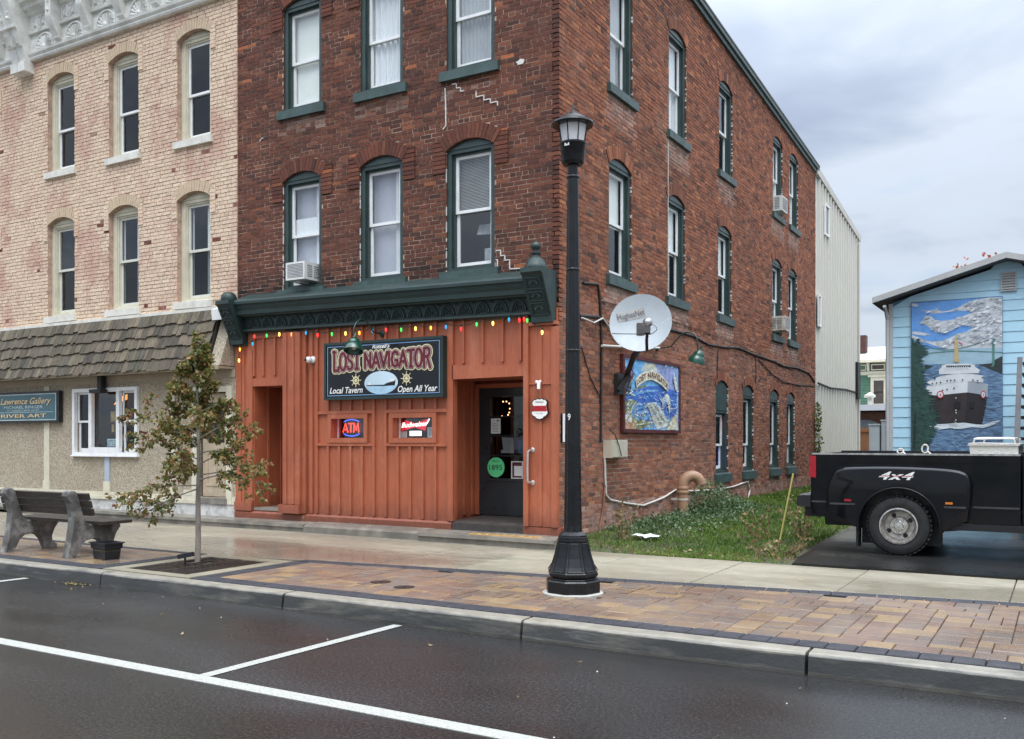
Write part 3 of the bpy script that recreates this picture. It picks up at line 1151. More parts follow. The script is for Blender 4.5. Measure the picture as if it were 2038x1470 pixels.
def window(parent, T, c, hw, zb, zs, zc, cover='none', sill=None, frame=None, sash=None, st=None, rail=None, lowpane=None, uppane=None, reveal=None, sillmat=None, base_h=0.05, fw=0.075, rv=0.022, dp=0.075, muntin=True):
    frame, sash, reveal, sillmat = frame or M_CASE, sash or M_WHITE, reveal or M_REV, sillmat or M_GREENL
    od = lambda p, d: T(p[0], d, p[1])
    st = st or zs - 0.04
    b0 = zb + base_h
    g = G()
    rect = lambda x, z0, z1: [(c - x, z0), (c + x, z0), (c + x, z1), (c - x, z1)]
    g.ring(arch_pts(c, hw - 0.005, zb + 0.005, zs - 0.003, zc - 0.006), [rect(hw - fw, b0, st)], rv, rv + dp + 0.04, od)
    g.ring(rect(hw - fw + 0.002, b0 - 0.02, st + 0.02), [rect(hw - fw - 0.028, b0 + 0.028, st - 0.028)], rv + dp - 0.03, rv + dp + 0.05, od)
    g.ring(arch_pts(c, hw - 0.05, st + 0.055, max(st + 0.07, zs + 0.0), zc - 0.05), [], rv - 0.012, rv + 0.01, od)
    w = part('window', g, frame, parent)
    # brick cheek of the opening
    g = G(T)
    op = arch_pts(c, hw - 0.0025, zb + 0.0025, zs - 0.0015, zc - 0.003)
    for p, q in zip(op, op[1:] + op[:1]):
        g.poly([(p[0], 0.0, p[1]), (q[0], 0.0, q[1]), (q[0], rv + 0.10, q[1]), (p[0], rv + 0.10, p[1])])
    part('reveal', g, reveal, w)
    x1 = hw - fw - 0.028
    rail = rail or (b0 + st) / 2
    g = G()
    g.ring(rect(x1, rail - 0.022, st - 0.028), [rect(x1 - 0.045, rail + 0.022, st - 0.072)], rv + dp, rv + dp + 0.03, od)
    g.ring(rect(x1, b0 + 0.028, rail + 0.022), [rect(x1 - 0.045, b0 + 0.085, rail - 0.022)], rv + dp + 0.031, rv + dp + 0.061, od)
    part('sash', g, sash, w)
    for nm, z0, z1, d, m in (('pane', rail + 0.022, st - 0.072, rv + dp + 0.015, uppane), ('pane', b0 + 0.085, rail - 0.022, rv + dp + 0.046, lowpane)):
        g = G(T)
        g.poly([(c - x1 + 0.045, d, z0), (c + x1 - 0.045, d, z0), (c + x1 - 0.045, d, z1), (c - x1 + 0.045, d, z1)])
        part(nm, g, m or M_GLASS, w)
    d = rv + dp + 0.085
    if cover == 'blind':
        g = G(T)
        g.poly([(c - x1, d, b0 + 0.02), (c + x1, d, b0 + 0.02), (c + x1, d, st), (c - x1, d, st)])
        part('roller_blind', g, pm('ivory_blind', (0.86, 0.88, 0.82), 0.8, 0.05, 3.0), w)
    elif cover == 'curtain':
        g = G(T)
        curtain_sheet(g, c - x1, c + x1, b0, st, d, 6, 0.022)
        part('curtain', g, M_CURT, w)
    elif cover == 'net':
        g = G(T)
        curtain_sheet(g, c - x1, c + x1, rail + 0.05, st, d, 9, 0.012)
        curtain_sheet(g, c - x1, c + x1, b0, rail + 0.04, d + 0.012, 9, 0.012)
        part('curtain', g, M_CURTG, w)
    elif cover == 'half':
        g = G(T)
        g.poly([(c - x1, d, rail - 0.03), (c + x1, d, rail - 0.03), (c + x1, d, st), (c - x1, d, st)])
        part('roller_blind', g, pm('ivory_blind', (0.78, 0.80, 0.76), 0.8, 0.05, 3.0), w)
        g = G(T)
        curtain_sheet(g, c - x1, c - x1 + 0.25, b0, rail, d + 0.05, 3, 0.02)
        part('curtain', g, M_CURTG, w)
    elif cover == 'sky_sheen':
        g = G(T)
        curtain_sheet(g, c - x1, c + x1, b0, st, d + 0.03, 2, 0.01)
        part('sky_sheen', g, pm('lavender_sky_sheen', (0.46, 0.47, 0.53), 0.9, 0.06, 3.0), w)  # pale sheet behind the panes, its colour standing in for reflected sky
        g = G(T)
        curtain_sheet(g, c + x1 * 0.45, c + x1 * 0.95, b0, st, d, 3, 0.02)
        part('curtain', g, M_CURT, w)
    elif cover == 'side':
        g = G(T)
        curtain_sheet(g, c + x1 * 0.35, c + x1, b0, st, d, 4, 0.02)
        curtain_sheet(g, c - x1, c - x1 * 0.85, b0, st, d, 1, 0.02)
        part('curtain', g, M_CURT, w)
    elif cover == 'slats':
        g = G(T)
        z = rail + 0.0
        while z < st:
            g.box(c - x1, c + x1, d - 0.012, d + 0.012, z, z + 0.003)
            z += 0.021
        part('slat_blind', g, pm('blind_slat', (0.72, 0.74, 0.73), 0.6, 0.05, 3.0), w, kind='stuff')
    if sill:
        z0, z1, ex, pj = sill
        g = G(T)
        s0 = random.uniform(-0.006, 0.006)
        g.mesh([(c - hw - ex, 0.05, z0), (c + hw + ex, 0.05, z0), (c + hw + ex, 0.05, z1 + 0.015), (c - hw - ex, 0.05, z1 + 0.015), (c - hw - ex, -pj, z0 + s0), (c + hw + ex, -pj, z0 - s0), (c + hw + ex, -pj, z1 - 0.01 - s0), (c - hw - ex, -pj, z1 - 0.01 + s0),
                (c - hw, 0.09, z1 + 0.012), (c + hw, 0.09, z1 + 0.012)],
               [(4, 5, 6, 7), (0, 1, 5, 4), (1, 2, 6, 5), (2, 3, 7, 6), (3, 0, 4, 7), (3, 2, 9, 8)])
        part('sill', g, sillmat, w)
    return w


tav = thing('brick_building', 'three storey red brown brick tavern with orange wooden storefront and dark green trim', 'building', (-9, 11.3, 0.16))

FX = (-10.61, -8.99, -7.37)
SILF = 0.09
OPF = [(c, 0.415, 4.05, 5.81, 5.945, 0.21, (3.90, 4.055, SILF)) for c in FX] + [(c, 0.415, 6.97, 8.63, 8.765, 0.21, (6.83, 6.975, SILF)) for c in FX]
SY3 = (13.39, 15.85, 18.61, 22.62, 24.17)
SY2 = (13.35, 15.79, 18.55, 22.56, 24.06)
SY1 = (18.36, 20.18, 22.31, 23.86)
OPS = [(c, 0.44, 6.99, 8.74, 8.875, 0.20, (6.855, 6.995, 0.10)) for c in SY3] + [(c, 0.44, 4.09, 5.80, 5.935, 0.20, (3.945, 4.095, 0.10)) for c in SY2] + [(c, 0.40, 0.92, 2.67, 2.80, 0.18, (0.75, 0.925, 0.09)) for c in SY1]
TF, TS = front(YF), side(XR)

# mortar sheets with the openings left out
g = G()
g.ring([(XL, 3.2), (XR, 3.2), (XR, 10.1), (XL, 10.1)], [arch_pts(o[0], o[1], o[2], o[3], o[4]) for o in OPF], 0.0, 0.10, lambda p, d: TF(p[0], d, p[1]))
g.box(XR - 0.12, XR - 0.001, YF + 0.001, YF + 0.10, 0.1, 3.2)
wf = part('front_wall', g, M_MORT, tav)
g = G()
g.ring([(YF, 0.05), (YB, 0.05), (YB, roof_z(YB)), (YF, roof_z(YF))], [arch_pts(o[0], o[1], o[2], o[3], o[4]) for o in OPS], 0.0, 0.10, lambda p, d: TS(p[0], d, p[1]))
ws = part('side_wall', g, M_MORT, tav)
g = G()
g.box(XL, XR - 0.1, YB - 0.1, YB, 0.05, roof_z(YB) - 0.02)
g.box(XL, XL + 0.1, YF + 0.1, YB - 0.1, 0.05, 8.9)
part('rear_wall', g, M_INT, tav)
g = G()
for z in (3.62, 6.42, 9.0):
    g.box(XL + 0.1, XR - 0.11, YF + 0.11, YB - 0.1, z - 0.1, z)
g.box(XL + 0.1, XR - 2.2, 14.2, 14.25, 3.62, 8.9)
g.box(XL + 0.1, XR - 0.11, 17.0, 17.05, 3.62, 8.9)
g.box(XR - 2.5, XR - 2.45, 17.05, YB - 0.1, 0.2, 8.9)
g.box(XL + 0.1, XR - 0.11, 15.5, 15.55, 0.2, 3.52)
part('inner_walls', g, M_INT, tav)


def lime_f(s, t, z0, z1):
    x, z = (s + t) / 2, (z0 + z1) / 2
    v = 0.0
    if z < 4.45:
        v = -random.uniform(0.1, 0.95) * min(1.0, (4.45 - z) / 0.35)
    for o in OPF:
        if abs(x - o[0]) < o[1] + 0.05 and o[6][0] - 0.22 < z < o[6][0]:
            v = max(v, random.uniform(0, 0.35))
    return v


def lime_s(s, t, z0, z1):
    y, z = (s + t) / 2, (z0 + z1) / 2
    v = 0.0
    for o in OPS:
        if abs(y - o[0]) < o[1] + 0.12 and o[6][0] - 0.45 < z < o[6][0] + 0.05:
            v = max(v, random.uniform(0.45, 1.0) * (1 - (o[6][0] - z) / 0.55))
    if z < 0.62 and y > 12:
        v = max(v, random.uniform(0.1, 0.7))
    if z < 3.6:
        v = max(v, random.uniform(0, 0.16))
    return v


brf = course_bricks(XL, XR + 0.006, 3.5475, lambda a: 10.1, OPF) 
brs = course_bricks(YF, YB, 0.0645, roof_z, OPS)
brc = course_bricks(XR - 0.12, XR + 0.006, 0.0645, lambda a: 3.50, [])
cand = [(seen_size(b, TF), 0, b) for b in brf] + [(seen_size(b, TS), 1, b) for b in brs]
cand.sort(key=lambda q: -q[0])
top = cand[:300]
rest = cand[300:]
MBF = [unit_brick('brick', M_BFO) for _ in range(4)]
MBS = [unit_brick('brick', M_BSO) for _ in range(4)]
single_bricks([q[2] for q in top if q[1] == 0], TF, MBF, wf, False)
single_bricks([q[2] for q in top if q[1] == 1], TS, MBS, ws, True)
bricks_mesh('brick_field', [q[2] for q in rest if q[1] == 0], TF, M_BF, wf, lime_f)
bricks_mesh('brick_field', brc, TF, M_BS, wf, lambda *a: 0.0)
bricks_mesh('brick_field', [q[2] for q in rest if q[1] == 1], TS, M_BS, ws, lime_s)

# windows of the front
covF = {0: 'sky_sheen', 1: 'sky_sheen', 2: 'slats', 3: 'blind', 4: 'curtain', 5: 'net'}
for i, o in enumerate(OPF):
    c, hw, zb, zs, zc, ring, sl = o
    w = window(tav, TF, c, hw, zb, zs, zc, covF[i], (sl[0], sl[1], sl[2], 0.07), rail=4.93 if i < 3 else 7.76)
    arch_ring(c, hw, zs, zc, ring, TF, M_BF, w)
    if i == 2:
        g = G(TF)
        g.poly([(-7.45, 0.30, 4.62), (-7.20, 0.36, 4.62), (-7.20, 0.37, 4.78), (-7.45, 0.37, 4.78)])
        g.box(-7.35, -7.05, 0.36, 0.45, 4.2, 4.42)
        part('window_clutter', g, pm('pale_clutter', (0.42, 0.45, 0.48), 0.7, 0.3, 9.0), w)
    if i == 0:
        g = G(TF)
        g.box(c - 0.28, c + 0.28, 0.150, 0.155, 4.95, 5.22)
        part('half_curtain', g, M_CURT, w)
# windows of the side
covS = ['net', 'curtain', 'none', 'curtain', 'curtain', 'half', 'half', 'half', 'net', 'net', 'none', 'none', 'none', 'none']
for i, o in enumerate(OPS):
    c, hw, zb, zs, zc, ring, sl = o
    kw = {}
    if i >= 10:
        kw = dict(st=2.14 if i == 10 else 2.50, rail=1.5, base_h=0.07)
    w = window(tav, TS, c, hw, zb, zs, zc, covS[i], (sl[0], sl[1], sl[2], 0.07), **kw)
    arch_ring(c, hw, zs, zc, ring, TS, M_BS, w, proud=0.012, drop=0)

# roof edge
g = G()
g.ring([(YF - 0.1, roof_z(YF) - 0.03), (YB + 0.1, roof_z(YB) - 0.03), (YB + 0.1, roof_z(YB) + 0.10), (YF - 0.1, roof_z(YF) + 0.10)], [], -0.06, 0.02, lambda p, d: TS(p[0], d, p[1]))
g.ring([(YF - 0.1, roof_z(YF) + 0.07), (YB + 0.1, roof_z(YB) + 0.07), (YB + 0.1, roof_z(YB) + 0.16), (YF - 0.1, roof_z(YF) + 0.16)], [], -0.10, -0.061, lambda p, d: TS(p[0], d, p[1]))
part('roof_fascia', g, pm('roof_trim', (0.055, 0.085, 0.08), 0.5, 0.15, 3.0), tav)
g = G()
g.mesh([(XL, YF - 0.1, 10.28), (XR + 0.11, YF - 0.1, 10.28), (XR + 0.11, YB + 0.1, roof_z(YB) + 0.162), (XL, YB + 0.1, roof_z(YB) + 0.162), (XL, YF - 0.1, 10.32), (XR + 0.11, YF - 0.1, 10.32), (XR + 0.11, YB + 0.1, roof_z(YB) + 0.2), (XL, YB + 0.1, roof_z(YB) + 0.2)],
       [(0, 3, 2, 1), (4, 5, 6, 7), (0, 1, 5, 4), (1, 2, 6, 5), (2, 3, 7, 6), (3, 0, 4, 7)])
part('roof', g, pm('roof_felt', (0.12, 0.12, 0.12), 0.9), tav)

# pale stepped repairs in the brickwork
for (pts) in ([(-7.68, 6.78), (-7.60, 6.78), (-7.60, 6.71), (-7.53, 6.71), (-7.53, 6.65), (-7.47, 6.65)], [(-7.26, 6.60), (-7.26, 6.52), (-7.13, 6.52), (-7.13, 6.45), (-7.02, 6.45), (-7.02, 6.39), (-6.90, 6.39), (-6.90, 6.33)],
              [(-6.93, 4.28), (-6.85, 4.28), (-6.85, 4.20), (-6.78, 4.20), (-6.78, 4.13), (-6.70, 4.13), (-6.70, 4.0), (-6.50, 3.99)], [(-6.93, 4.15), (-6.90, 4.15), (-6.90, 3.95)], [(-11.55, 6.58), (-11.50, 6.62), (-11.47, 6.62)],
              [(-7.80, 6.75), (-7.79, 6.5), (-7.785, 6.2), (-7.84, 6.15)]):
    g = G()
    for p, q in zip(pts[:-1], pts[1:]):
        g.bar((p[0], YF - 0.009, p[1]), (q[0], YF - 0.009, q[1]), 0.014, 0.02, (0, 1, 0))
    part('joint_repair', g, M_CAULK, wf)
for cc, sgn in [(c, s) for c in FX for s in (-1, 1)]:
    g = G()
    z = 4.06
    while z < 5.8:
        h = random.uniform(0.01, 0.2)
        if random.random() < 0.75 and sgn < 0:
            g.box(cc + sgn * 0.415 - 0.004, cc + sgn * 0.415 + 0.003, YF - 0.009, YF + 0.01, z, min(5.8, z + h))
        z += h + random.uniform(0.01, 0.1)
    if g.v:
        part('caulk_bead', g, M_CAULK, wf, kind='stuff')
for c, z0, z1 in [(o[0], o[2], o[3]) for o in OPS]:
    g = G(TS)
    z = z0
    while z < z1:
        h = random.uniform(0.006, 0.05)
        if random.random() < 0.45:
            hw_ = 0.44 if z0 > 1 else 0.40
            g.box(c + hw_ - 0.003, c + hw_ + 0.001, -0.006, 0.022, z, min(z1, z + h))
        z += h + random.uniform(0.004, 0.05)
    part('caulk_bead', g, M_CAULK, ws, kind='stuff')
g = G()
g.prism([(-6.53 + 0.075 * math.cos(a) * (0.45 + 0.55 * random.random()), 6.87 + 0.05 * math.sin(a) * (0.45 + 0.55 * random.random())) for a in [i * 0.39 for i in range(16)]], 1, YF - 0.014, YF)
part('mortar_patch', g, M_CAULK, wf)

# ------------------------------------------------------------------ cornice over the storefront
TILT = lambda x, y, z: (x, y, z - 0.016 * (x + 9.1))
g = G(TILT)
g.prism([(11.29, 4.0), (10.965, 3.86), (10.935, 3.83), (10.935, 3.79), (10.965, 3.775), (10.975, 3.73), (11.0, 3.69), (11.005, 3.625), (11.05, 3.615), (11.06, 3.60), (11.17, 3.595), (11.185, 3.40), (11.145, 3.395), (11.14, 3.365), (11.19, 3.345), (11.29, 3.34)], 0, -11.80, -6.24)
cor = part('cornice', g, M_GREEN, tav)
g = G()
pts = []
for i in range(13):
    a = math.pi * i / 12
    pts.append((-0.115 * math.cos(a) * (1 - 0.12 * math.sin(a)), 0, 0.02 + 0.145 * math.sin(a)))
g.tube(pts, 0.016, 5)
g.tube([(p[0] * 0.68, 0, p[2] * 0.76 + 0.005) for p in pts], 0.010, 5)
for dx, dz in ((-0.03, 0.045), (0.03, 0.045), (-0.03, 0.085), (0.03, 0.085), (0, 0.065)):
    g.ball((dx, -0.004, dz), 0.016, 6, 4)
for dx in (-0.135, 0.135):
    g.ball((dx, 0, 0.165), 0.016, 6, 4)
me_arch = g.data('frieze_arch', M_GREEN, 50)
for i in range(18):
    x = -11.55 + i * 0.298
    o = bpy.data.objects.new('frieze_arch', me_arch)
    o.location = TILT(x, 11.166, 3.410)
    place(o, cor)
for x0, x1, fin in ((-12.10, -11.79, 0), (-6.27, -5.95, 1)):
    g = G()
    g.prism([(11.28, 3.90), (10.83, 3.90), (10.825, 3.84), (10.87, 3.81), (11.135, 3.28), (11.135, 3.20), (11.28, 3.17)], 0, x0, x1)
    b = part('bracket', g, M_GREEN, cor)
    g = G()
    for (t0, t1) in ((0.08, 0.34), (0.42, 0.62), (0.68, 0.96)):
        p0, p1 = Vector((0, 10.87, 3.81)), Vector((0, 11.135, 3.28))
        a, c_ = p0.lerp(p1, t0), p0.lerp(p1, t1)
        for xx in (x0 + 0.05, x1 - 0.05):
            g.bar((xx, a.y - 0.006, a.z), (xx, c_.y - 0.006, c_.z), 0.014, 0.014)
        for q in (a, c_):
            g.bar((x0 + 0.05, q.y - 0.006, q.z), (x1 - 0.05, q.y - 0.006, q.z), 0.014, 0.014)
        m_ = a.lerp(c_, 0.5)
        for k in range(5):
            an = math.pi * (k + 0.5) / 5
            g.ball(((x0 + x1) / 2 + 0.055 * math.cos(an), m_.y - 0.012, m_.z + 0.045 * math.sin(an) - 0.02), 0.02, 6, 4)
    part('bracket_relief', g, M_GREEN, cor, kind='stuff')
    g = G()
    cx_ = (x0 + x1) / 2
    if fin:
        g.lathe([(0.155, 3.901), (0.155, 3.93), (0.14, 3.95), (0.125, 4.0), (0.085, 4.04), (0.05, 4.065), (0.045, 4.09), (0.065, 4.10), (0.065, 4.115), (0.04, 4.13), (0.04, 4.15), (0.062, 4.175), (0.068, 4.205), (0.05, 4.245), (0.015, 4.265), (0.012, 4.285), (0.0, 4.29)], (cx_, 10.98, 0), 16)
    else:
        g.lathe([(0.13, 3.901), (0.135, 3.94), (0.12, 4.0), (0.075, 4.045), (0.0, 4.06)], (cx_, 10.98, 0), 14)
    part('finial', g, M_GREEN, cor, 40)

# ------------------------------------------------------------------ orange storefront
def orange_mat():
    m, nt, n, l, bs = nodes_of('orange_paint')
    p = pos(n, l)
    gr = noise(n, l, 9.0, 5.0, 0.6, pos(n, l, (7, 7, 0.5)))
    c = ramp(n, l, gr, [(0.3, (0.335, 0.090, 0.041)), (0.7, (0.43, 0.122, 0.057))])
    c = mixc(n, l, ramp(n, l, noise(n, l, 1.3, 5.0, 0.65, p), [(0.48, 0.0), (0.70, 0.5)]), c, (0.24, 0.066, 0.034))
    c = mixc(n, l, ramp(n, l, noise(n, l, 2.1, 5.0, 0.7, pos(n, l, (1.6, 1.6, 0.45))), [(0.54, 0.0), (0.72, 0.55)]), c, (0.50, 0.19, 0.105))
    c = mixc(n, l, ramp(n, l, noise(n, l, 55.0, 3.0, 0.7, pos(n, l, (1, 1, 0.35))), [(0.66, 0.0), (0.74, 0.55)]), c, (0.13, 0.04, 0.024))
    sx = n.new('ShaderNodeSeparateXYZ')
    l.new(p, sx.inputs[0])
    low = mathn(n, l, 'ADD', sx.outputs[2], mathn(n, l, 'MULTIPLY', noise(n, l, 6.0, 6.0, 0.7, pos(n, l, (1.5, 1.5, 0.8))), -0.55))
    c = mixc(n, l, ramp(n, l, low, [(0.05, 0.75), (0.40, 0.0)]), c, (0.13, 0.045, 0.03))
    ch = noise(n, l, 16.0, 4.0, 0.65, p, 0.4)
    chf = mixc(n, l, 1.0, ramp(n, l, ch, [(0.66, 0.0), (0.70, 1.0)]), ramp(n, l, low, [(-0.02, 1.0), (0.22, 0.0)]), 'MULTIPLY')
    c = mixc(n, l, chf, c, (0.40, 0.36, 0.33))
    l.new(c, bs.inputs['Base Color'])
    bs.inputs['Roughness'].default_value = 0.52
    bumpn(n, l, gr, 0.18, 0.006, bs)
    return m


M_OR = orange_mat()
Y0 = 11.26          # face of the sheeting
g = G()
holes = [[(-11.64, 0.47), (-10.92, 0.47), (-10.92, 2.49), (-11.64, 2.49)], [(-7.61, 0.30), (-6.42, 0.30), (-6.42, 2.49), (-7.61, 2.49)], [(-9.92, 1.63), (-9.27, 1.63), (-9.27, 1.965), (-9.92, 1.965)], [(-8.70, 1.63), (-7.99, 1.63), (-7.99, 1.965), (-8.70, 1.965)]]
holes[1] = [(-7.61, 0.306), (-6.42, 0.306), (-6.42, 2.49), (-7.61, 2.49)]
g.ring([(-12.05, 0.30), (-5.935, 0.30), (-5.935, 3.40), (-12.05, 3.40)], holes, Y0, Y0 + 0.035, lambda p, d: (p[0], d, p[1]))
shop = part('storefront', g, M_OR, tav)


def trim(name, x0, x1, z0, z1, pj=0.034, y=None):
    return part(name, G().box(x0, x1, (y or Y0) - pj, (y or Y0) - 0.0005, z0, z1), M_OR, shop)


SX0, SX1 = -10.24, -7.71
# base plinth in lengths
for x0, x1 in ((-12.06, -11.45), (-11.448, -10.55), (-10.548, -9.0), (-8.998, -7.64)):
    g = G()
    g.prism([(Y0 - 0.05, 0.285), (Y0 - 0.055, 0.385), (Y0 - 0.03, 0.41), (Y0 - 0.001, 0.415), (Y0 - 0.001, 0.285)], 0, x0, x1)
    part('plinth', g, M_OR, shop)
part('plinth', G().box(-6.44, -5.86, Y0 - 0.05, Y0 - 0.001, 0.29, 0.40), M_OR, shop)
part('corner_stone', G().box(-5.93, -5.84, YF - 0.03, YF + 0.25, 0.18, 0.40), M_OR, shop)
# battens of the middle panel, above and below the windows
for i in range(12):
    x = SX0 + 0.23 * i
    trim('batten', x - 0.022, x + 0.022, 0.43, 1.50)
    if i not in (0, 5, 6, 11) or True:
        trim('batten', x - 0.022, x + 0.022, 2.06, 3.36)
for x0, x1 in ((SX0 + 0.03, SX0 + 0.23 * 5 - 0.025), (SX0 + 0.23 * 6 + 0.025, SX1 - 0.025)):
    trim('rail', x0, x1, 2.005, 2.055, 0.038)
    trim('rail', x0, x1, 1.505, 1.55, 0.038)
for i in (0, 5, 6, 11):
    x = SX0 + 0.23 * i
    trim('stile', x - 0.024, x + 0.024, 1.505, 2.055, 0.036)
for x0, x1 in ((-10.0, -9.20), (-8.78, -7.91)):
    g = G()
    g.ring([(x0, 1.555), (x1, 1.555), (x1, 2.0), (x0, 2.0)], [[(x0 + 0.07, 1.625), (x1 - 0.07, 1.625), (x1 - 0.07, 1.93), (x0 + 0.07, 1.93)]], Y0 - 0.05, Y0 - 0.0008, lambda p, d: (p[0], d, p[1]))
    part('window_frame', g, M_OR, shop)
    g = G()
    g.ring([(x0 + 0.06, 1.62), (x1 - 0.06, 1.62), (x1 - 0.06, 1.965), (x0 + 0.06, 1.965)], [[(x0 + 0.075, 1.63), (x1 - 0.075, 1.63), (x1 - 0.075, 1.955), (x0 + 0.075, 1.955)]], Y0 + 0.036, Y0 + 0.20, lambda p, d: (p[0], d, p[1]))
    part('window_box', g, M_OR, shop)
    g = G()
    g.poly([(x0 + 0.07, Y0 + 0.12, 1.63), (x1 - 0.07, Y0 + 0.12, 1.63), (x1 - 0.07, Y0 + 0.12, 1.955), (x0 + 0.07, Y0 + 0.12, 1.955)])
    part('pane', g, M_GLASS, shop)
    g = G()
    g.box(x0 + 0.076, x0 + 0.095, Y0 + 0.10, Y0 + 0.118, 1.63, 1.955)
    part('sash_edge', g, M_WHITE, shop)
    part('window_back', G().box(x0 - 0.05, x1 + 0.05, Y0 + 0.75, Y0 + 0.80, 1.4, 2.2), pm('dark_room', (0.012, 0.012, 0.013), 0.8), shop)
# left bay over its recess, and its posts
for x in (-11.63, -11.42, -11.16, -10.95):
    trim('batten', x - 0.02, x + 0.02, 2.66, 3.28)
trim('header', -11.66, -10.90, 2.49, 2.62, 0.035)
trim('header', -11.66, -10.90, 3.285, 3.33, 0.03)
trim('post', -12.05, -11.93, 0.42, 3.10, 0.03)
trim('post', -11.925, -11.86, 0.42, 3.10, 0.018)
trim('post', -11.76, -11.655, 0.42, 3.10, 0.04)
trim('post_foot', -12.06, -11.66, 0.416, 0.56, 0.06)
trim('pilaster', -10.90, -10.53, 0.56, 3.335, 0.11)
trim('pilaster', -10.525, -10.45, 0.42, 3.335, 0.06)
trim('pilaster_strip', -10.84, -10.80, 0.57, 3.33, 0.13)
trim('pilaster_strip', -10.68, -10.64, 0.57, 3.33, 0.13)
trim('pilaster', -10.40, -10.33, 0.42, 3.33, 0.03)
trim('post_foot', -10.97, -10.52, 0.416, 0.555, 0.14)
# right bay over the door recess
for x in (-7.45, -7.12, -6.79, -6.50):
    trim('batten', x - 0.02, x + 0.02, 2.70, 3.36)
trim('stile', -7.70, -7.615, 0.42, 3.36, 0.05)
g = G()
g.mesh([(-7.63, Y0 - 0.05, 2.475), (-6.42, Y0 - 0.05, 2.485), (-6.42, Y0 - 0.05, 2.625), (-7.63, Y0 - 0.05, 2.68), (-7.63, Y0 - 0.001, 2.475), (-6.42, Y0 - 0.001, 2.485), (-6.42, Y0 - 0.001, 2.625), (-7.63, Y0 - 0.001, 2.68)], [(0, 1, 2, 3), (4, 7, 6, 5), (0, 4, 5, 1), (3, 2, 6, 7), (0, 3, 7, 4), (1, 5, 6, 2)])
part('header', g, M_OR, shop)
trim('pilaster', -6.415, -6.34, 0.41, 3.36, 0.09)
trim('pilaster', -6.335, -5.99, 0.41, 3.16, 0.04)
trim('pilaster', -5.985, -5.90, 0.41, 3.14, 0.075)
trim('pilaster_strip', -6.18, -6.14, 0.42, 3.15, 0.062)
trim('pilaster_strip', -6.335, -5.99, 2.36, 2.385, 0.06)
trim('header', -6.42, -5.90, 3.165, 3.215, 0.085)
# left recess: sheeted walls, unseen back coloured dark for the shade inside
g = G()
g.box(-11.67, -11.64, Y0 + 0.036, 13.0, 0.4, 2.6)
g.box(-10.92, -10.89, Y0 + 0.036, 13.0, 0.4, 2.6)
g.box(-11.64, -10.92, Y0 + 0.036, 13.0, 2.49, 2.52)
rec = part('left_recess', g, M_OR, tav)
part('recess_back', G().box(-11.64, -10.92, 12.97, 13.0, 0.4, 2.49), pm('recess_shade_brown', (0.05, 0.02, 0.013), 0.5, 0.2, 4.0), tav)
for y in (11.55, 11.85, 12.15, 12.5):
    part('batten', G().box(-11.64, -11.62, y, y + 0.045, 0.48, 2.49), M_OR, rec)
part('recess_floor', G().box(-11.64, -10.92, Y0 - 0.02, 12.97, 0.43, 0.474), M_STONE, tav)
# door recess
g = G()
g.box(-7.80, -7.77, Y0 + 0.036, 12.16, 0.3, 2.62)
g.box(-7.77, -7.61, Y0 + 0.036, Y0 + 0.06, 0.3, 2.49)
g.box(-6.40, -6.37, Y0 + 0.036, 12.16, 0.3, 2.62)
g.box(-7.77, -6.40, Y0 + 0.036, 12.16, 2.495, 2.52)
g.box(-7.77, -6.40, 12.13, 12.16, 2.39, 2.495)
rec2 = part('door_recess', g, M_OR, tav)
for y in (11.5, 11.72, 11.94):
    part('batten', G().box(-7.77, -7.748, y, y + 0.045, 0.47, 2.49), M_OR, rec2)
part('door_jamb', G().box(-7.768, -7.70, 12.04, 12.128, 0.46, 2.45), M_OR, rec2)
part('door_jamb', G().box(-7.699, -6.41, 12.04, 12.128, 2.385, 2.45), M_OR, rec2)
g = G()
g.prism([(Y0 - 0.045, 0.29), (Y0 - 0.045, 0.40), (Y0 + 0.03, 0.432), (12.16, 0.455), (12.16, 0.29)], 0, -7.63, -6.425)
part('door_mat_ramp', g, pm('dark_rubber', (0.045, 0.038, 0.034), 0.5, 0.3, 9.0, 0.5, 90.0), tav)
# grey door
M_DOOR = pm('charcoal_paint', (0.022, 0.025, 0.028), 0.35, 0.2, 3.0)
g = G()
g.ring([(-7.695, 0.462), (-6.50, 0.462), (-6.50, 2.38), (-7.695, 2.38)], [[(-7.50, 1.02), (-6.68, 1.02), (-6.68, 2.25), (-7.50, 2.25)]], 12.06, 12.11, lambda p, d: (p[0], d, p[1]))
g.ring([(-7.54, 0.98), (-6.64, 0.98), (-6.64, 2.29), (-7.54, 2.29)], [[(-7.505, 1.015), (-6.675, 1.015), (-6.675, 2.255), (-7.505, 2.255)]], 12.045, 12.06, lambda p, d: (p[0], d, p[1]))
door = part('door', g, M_DOOR, tav)
for z in (1.36, 1.66, 1.955):
    part('glazing_bar', G().box(-7.50, -6.68, 12.07, 12.10, z - 0.007, z + 0.007), M_DOOR, door)
g = G()
g.poly([(-7.50, 12.085, 1.02), (-6.68, 12.085, 1.02), (-6.68, 12.085, 2.25), (-7.50, 12.085, 2.25)])
part('pane', g, M_GLASSD, door)
fd = lambda x, z, d=0: (x, 12.072 - d, z)
g = G()
g.prism([(x, z) for x, z in ellipse(-7.385, 1.185, 0.15, 0.15, 30)], 1, 12.03, 12.043)
dsc = part('green_disc_sign', g, pm('green_sign', (0.10, 0.55, 0.22), 0.5, 0.06, 4.0), door)
o = part('disc_lettering', lettering('1895', -7.50, -7.275, 1.145, 0.08, lambda x, z: (x, 12.0285, z)), pm('black_ink', (0.01, 0.01, 0.01), 0.5), door)
part('disc_lettering', lettering("Blue's", -7.44, -7.33, 1.265, 0.03, lambda x, z: (x, 12.0285, z)), pm('black_ink', (0.01, 0.01, 0.01), 0.5), door)
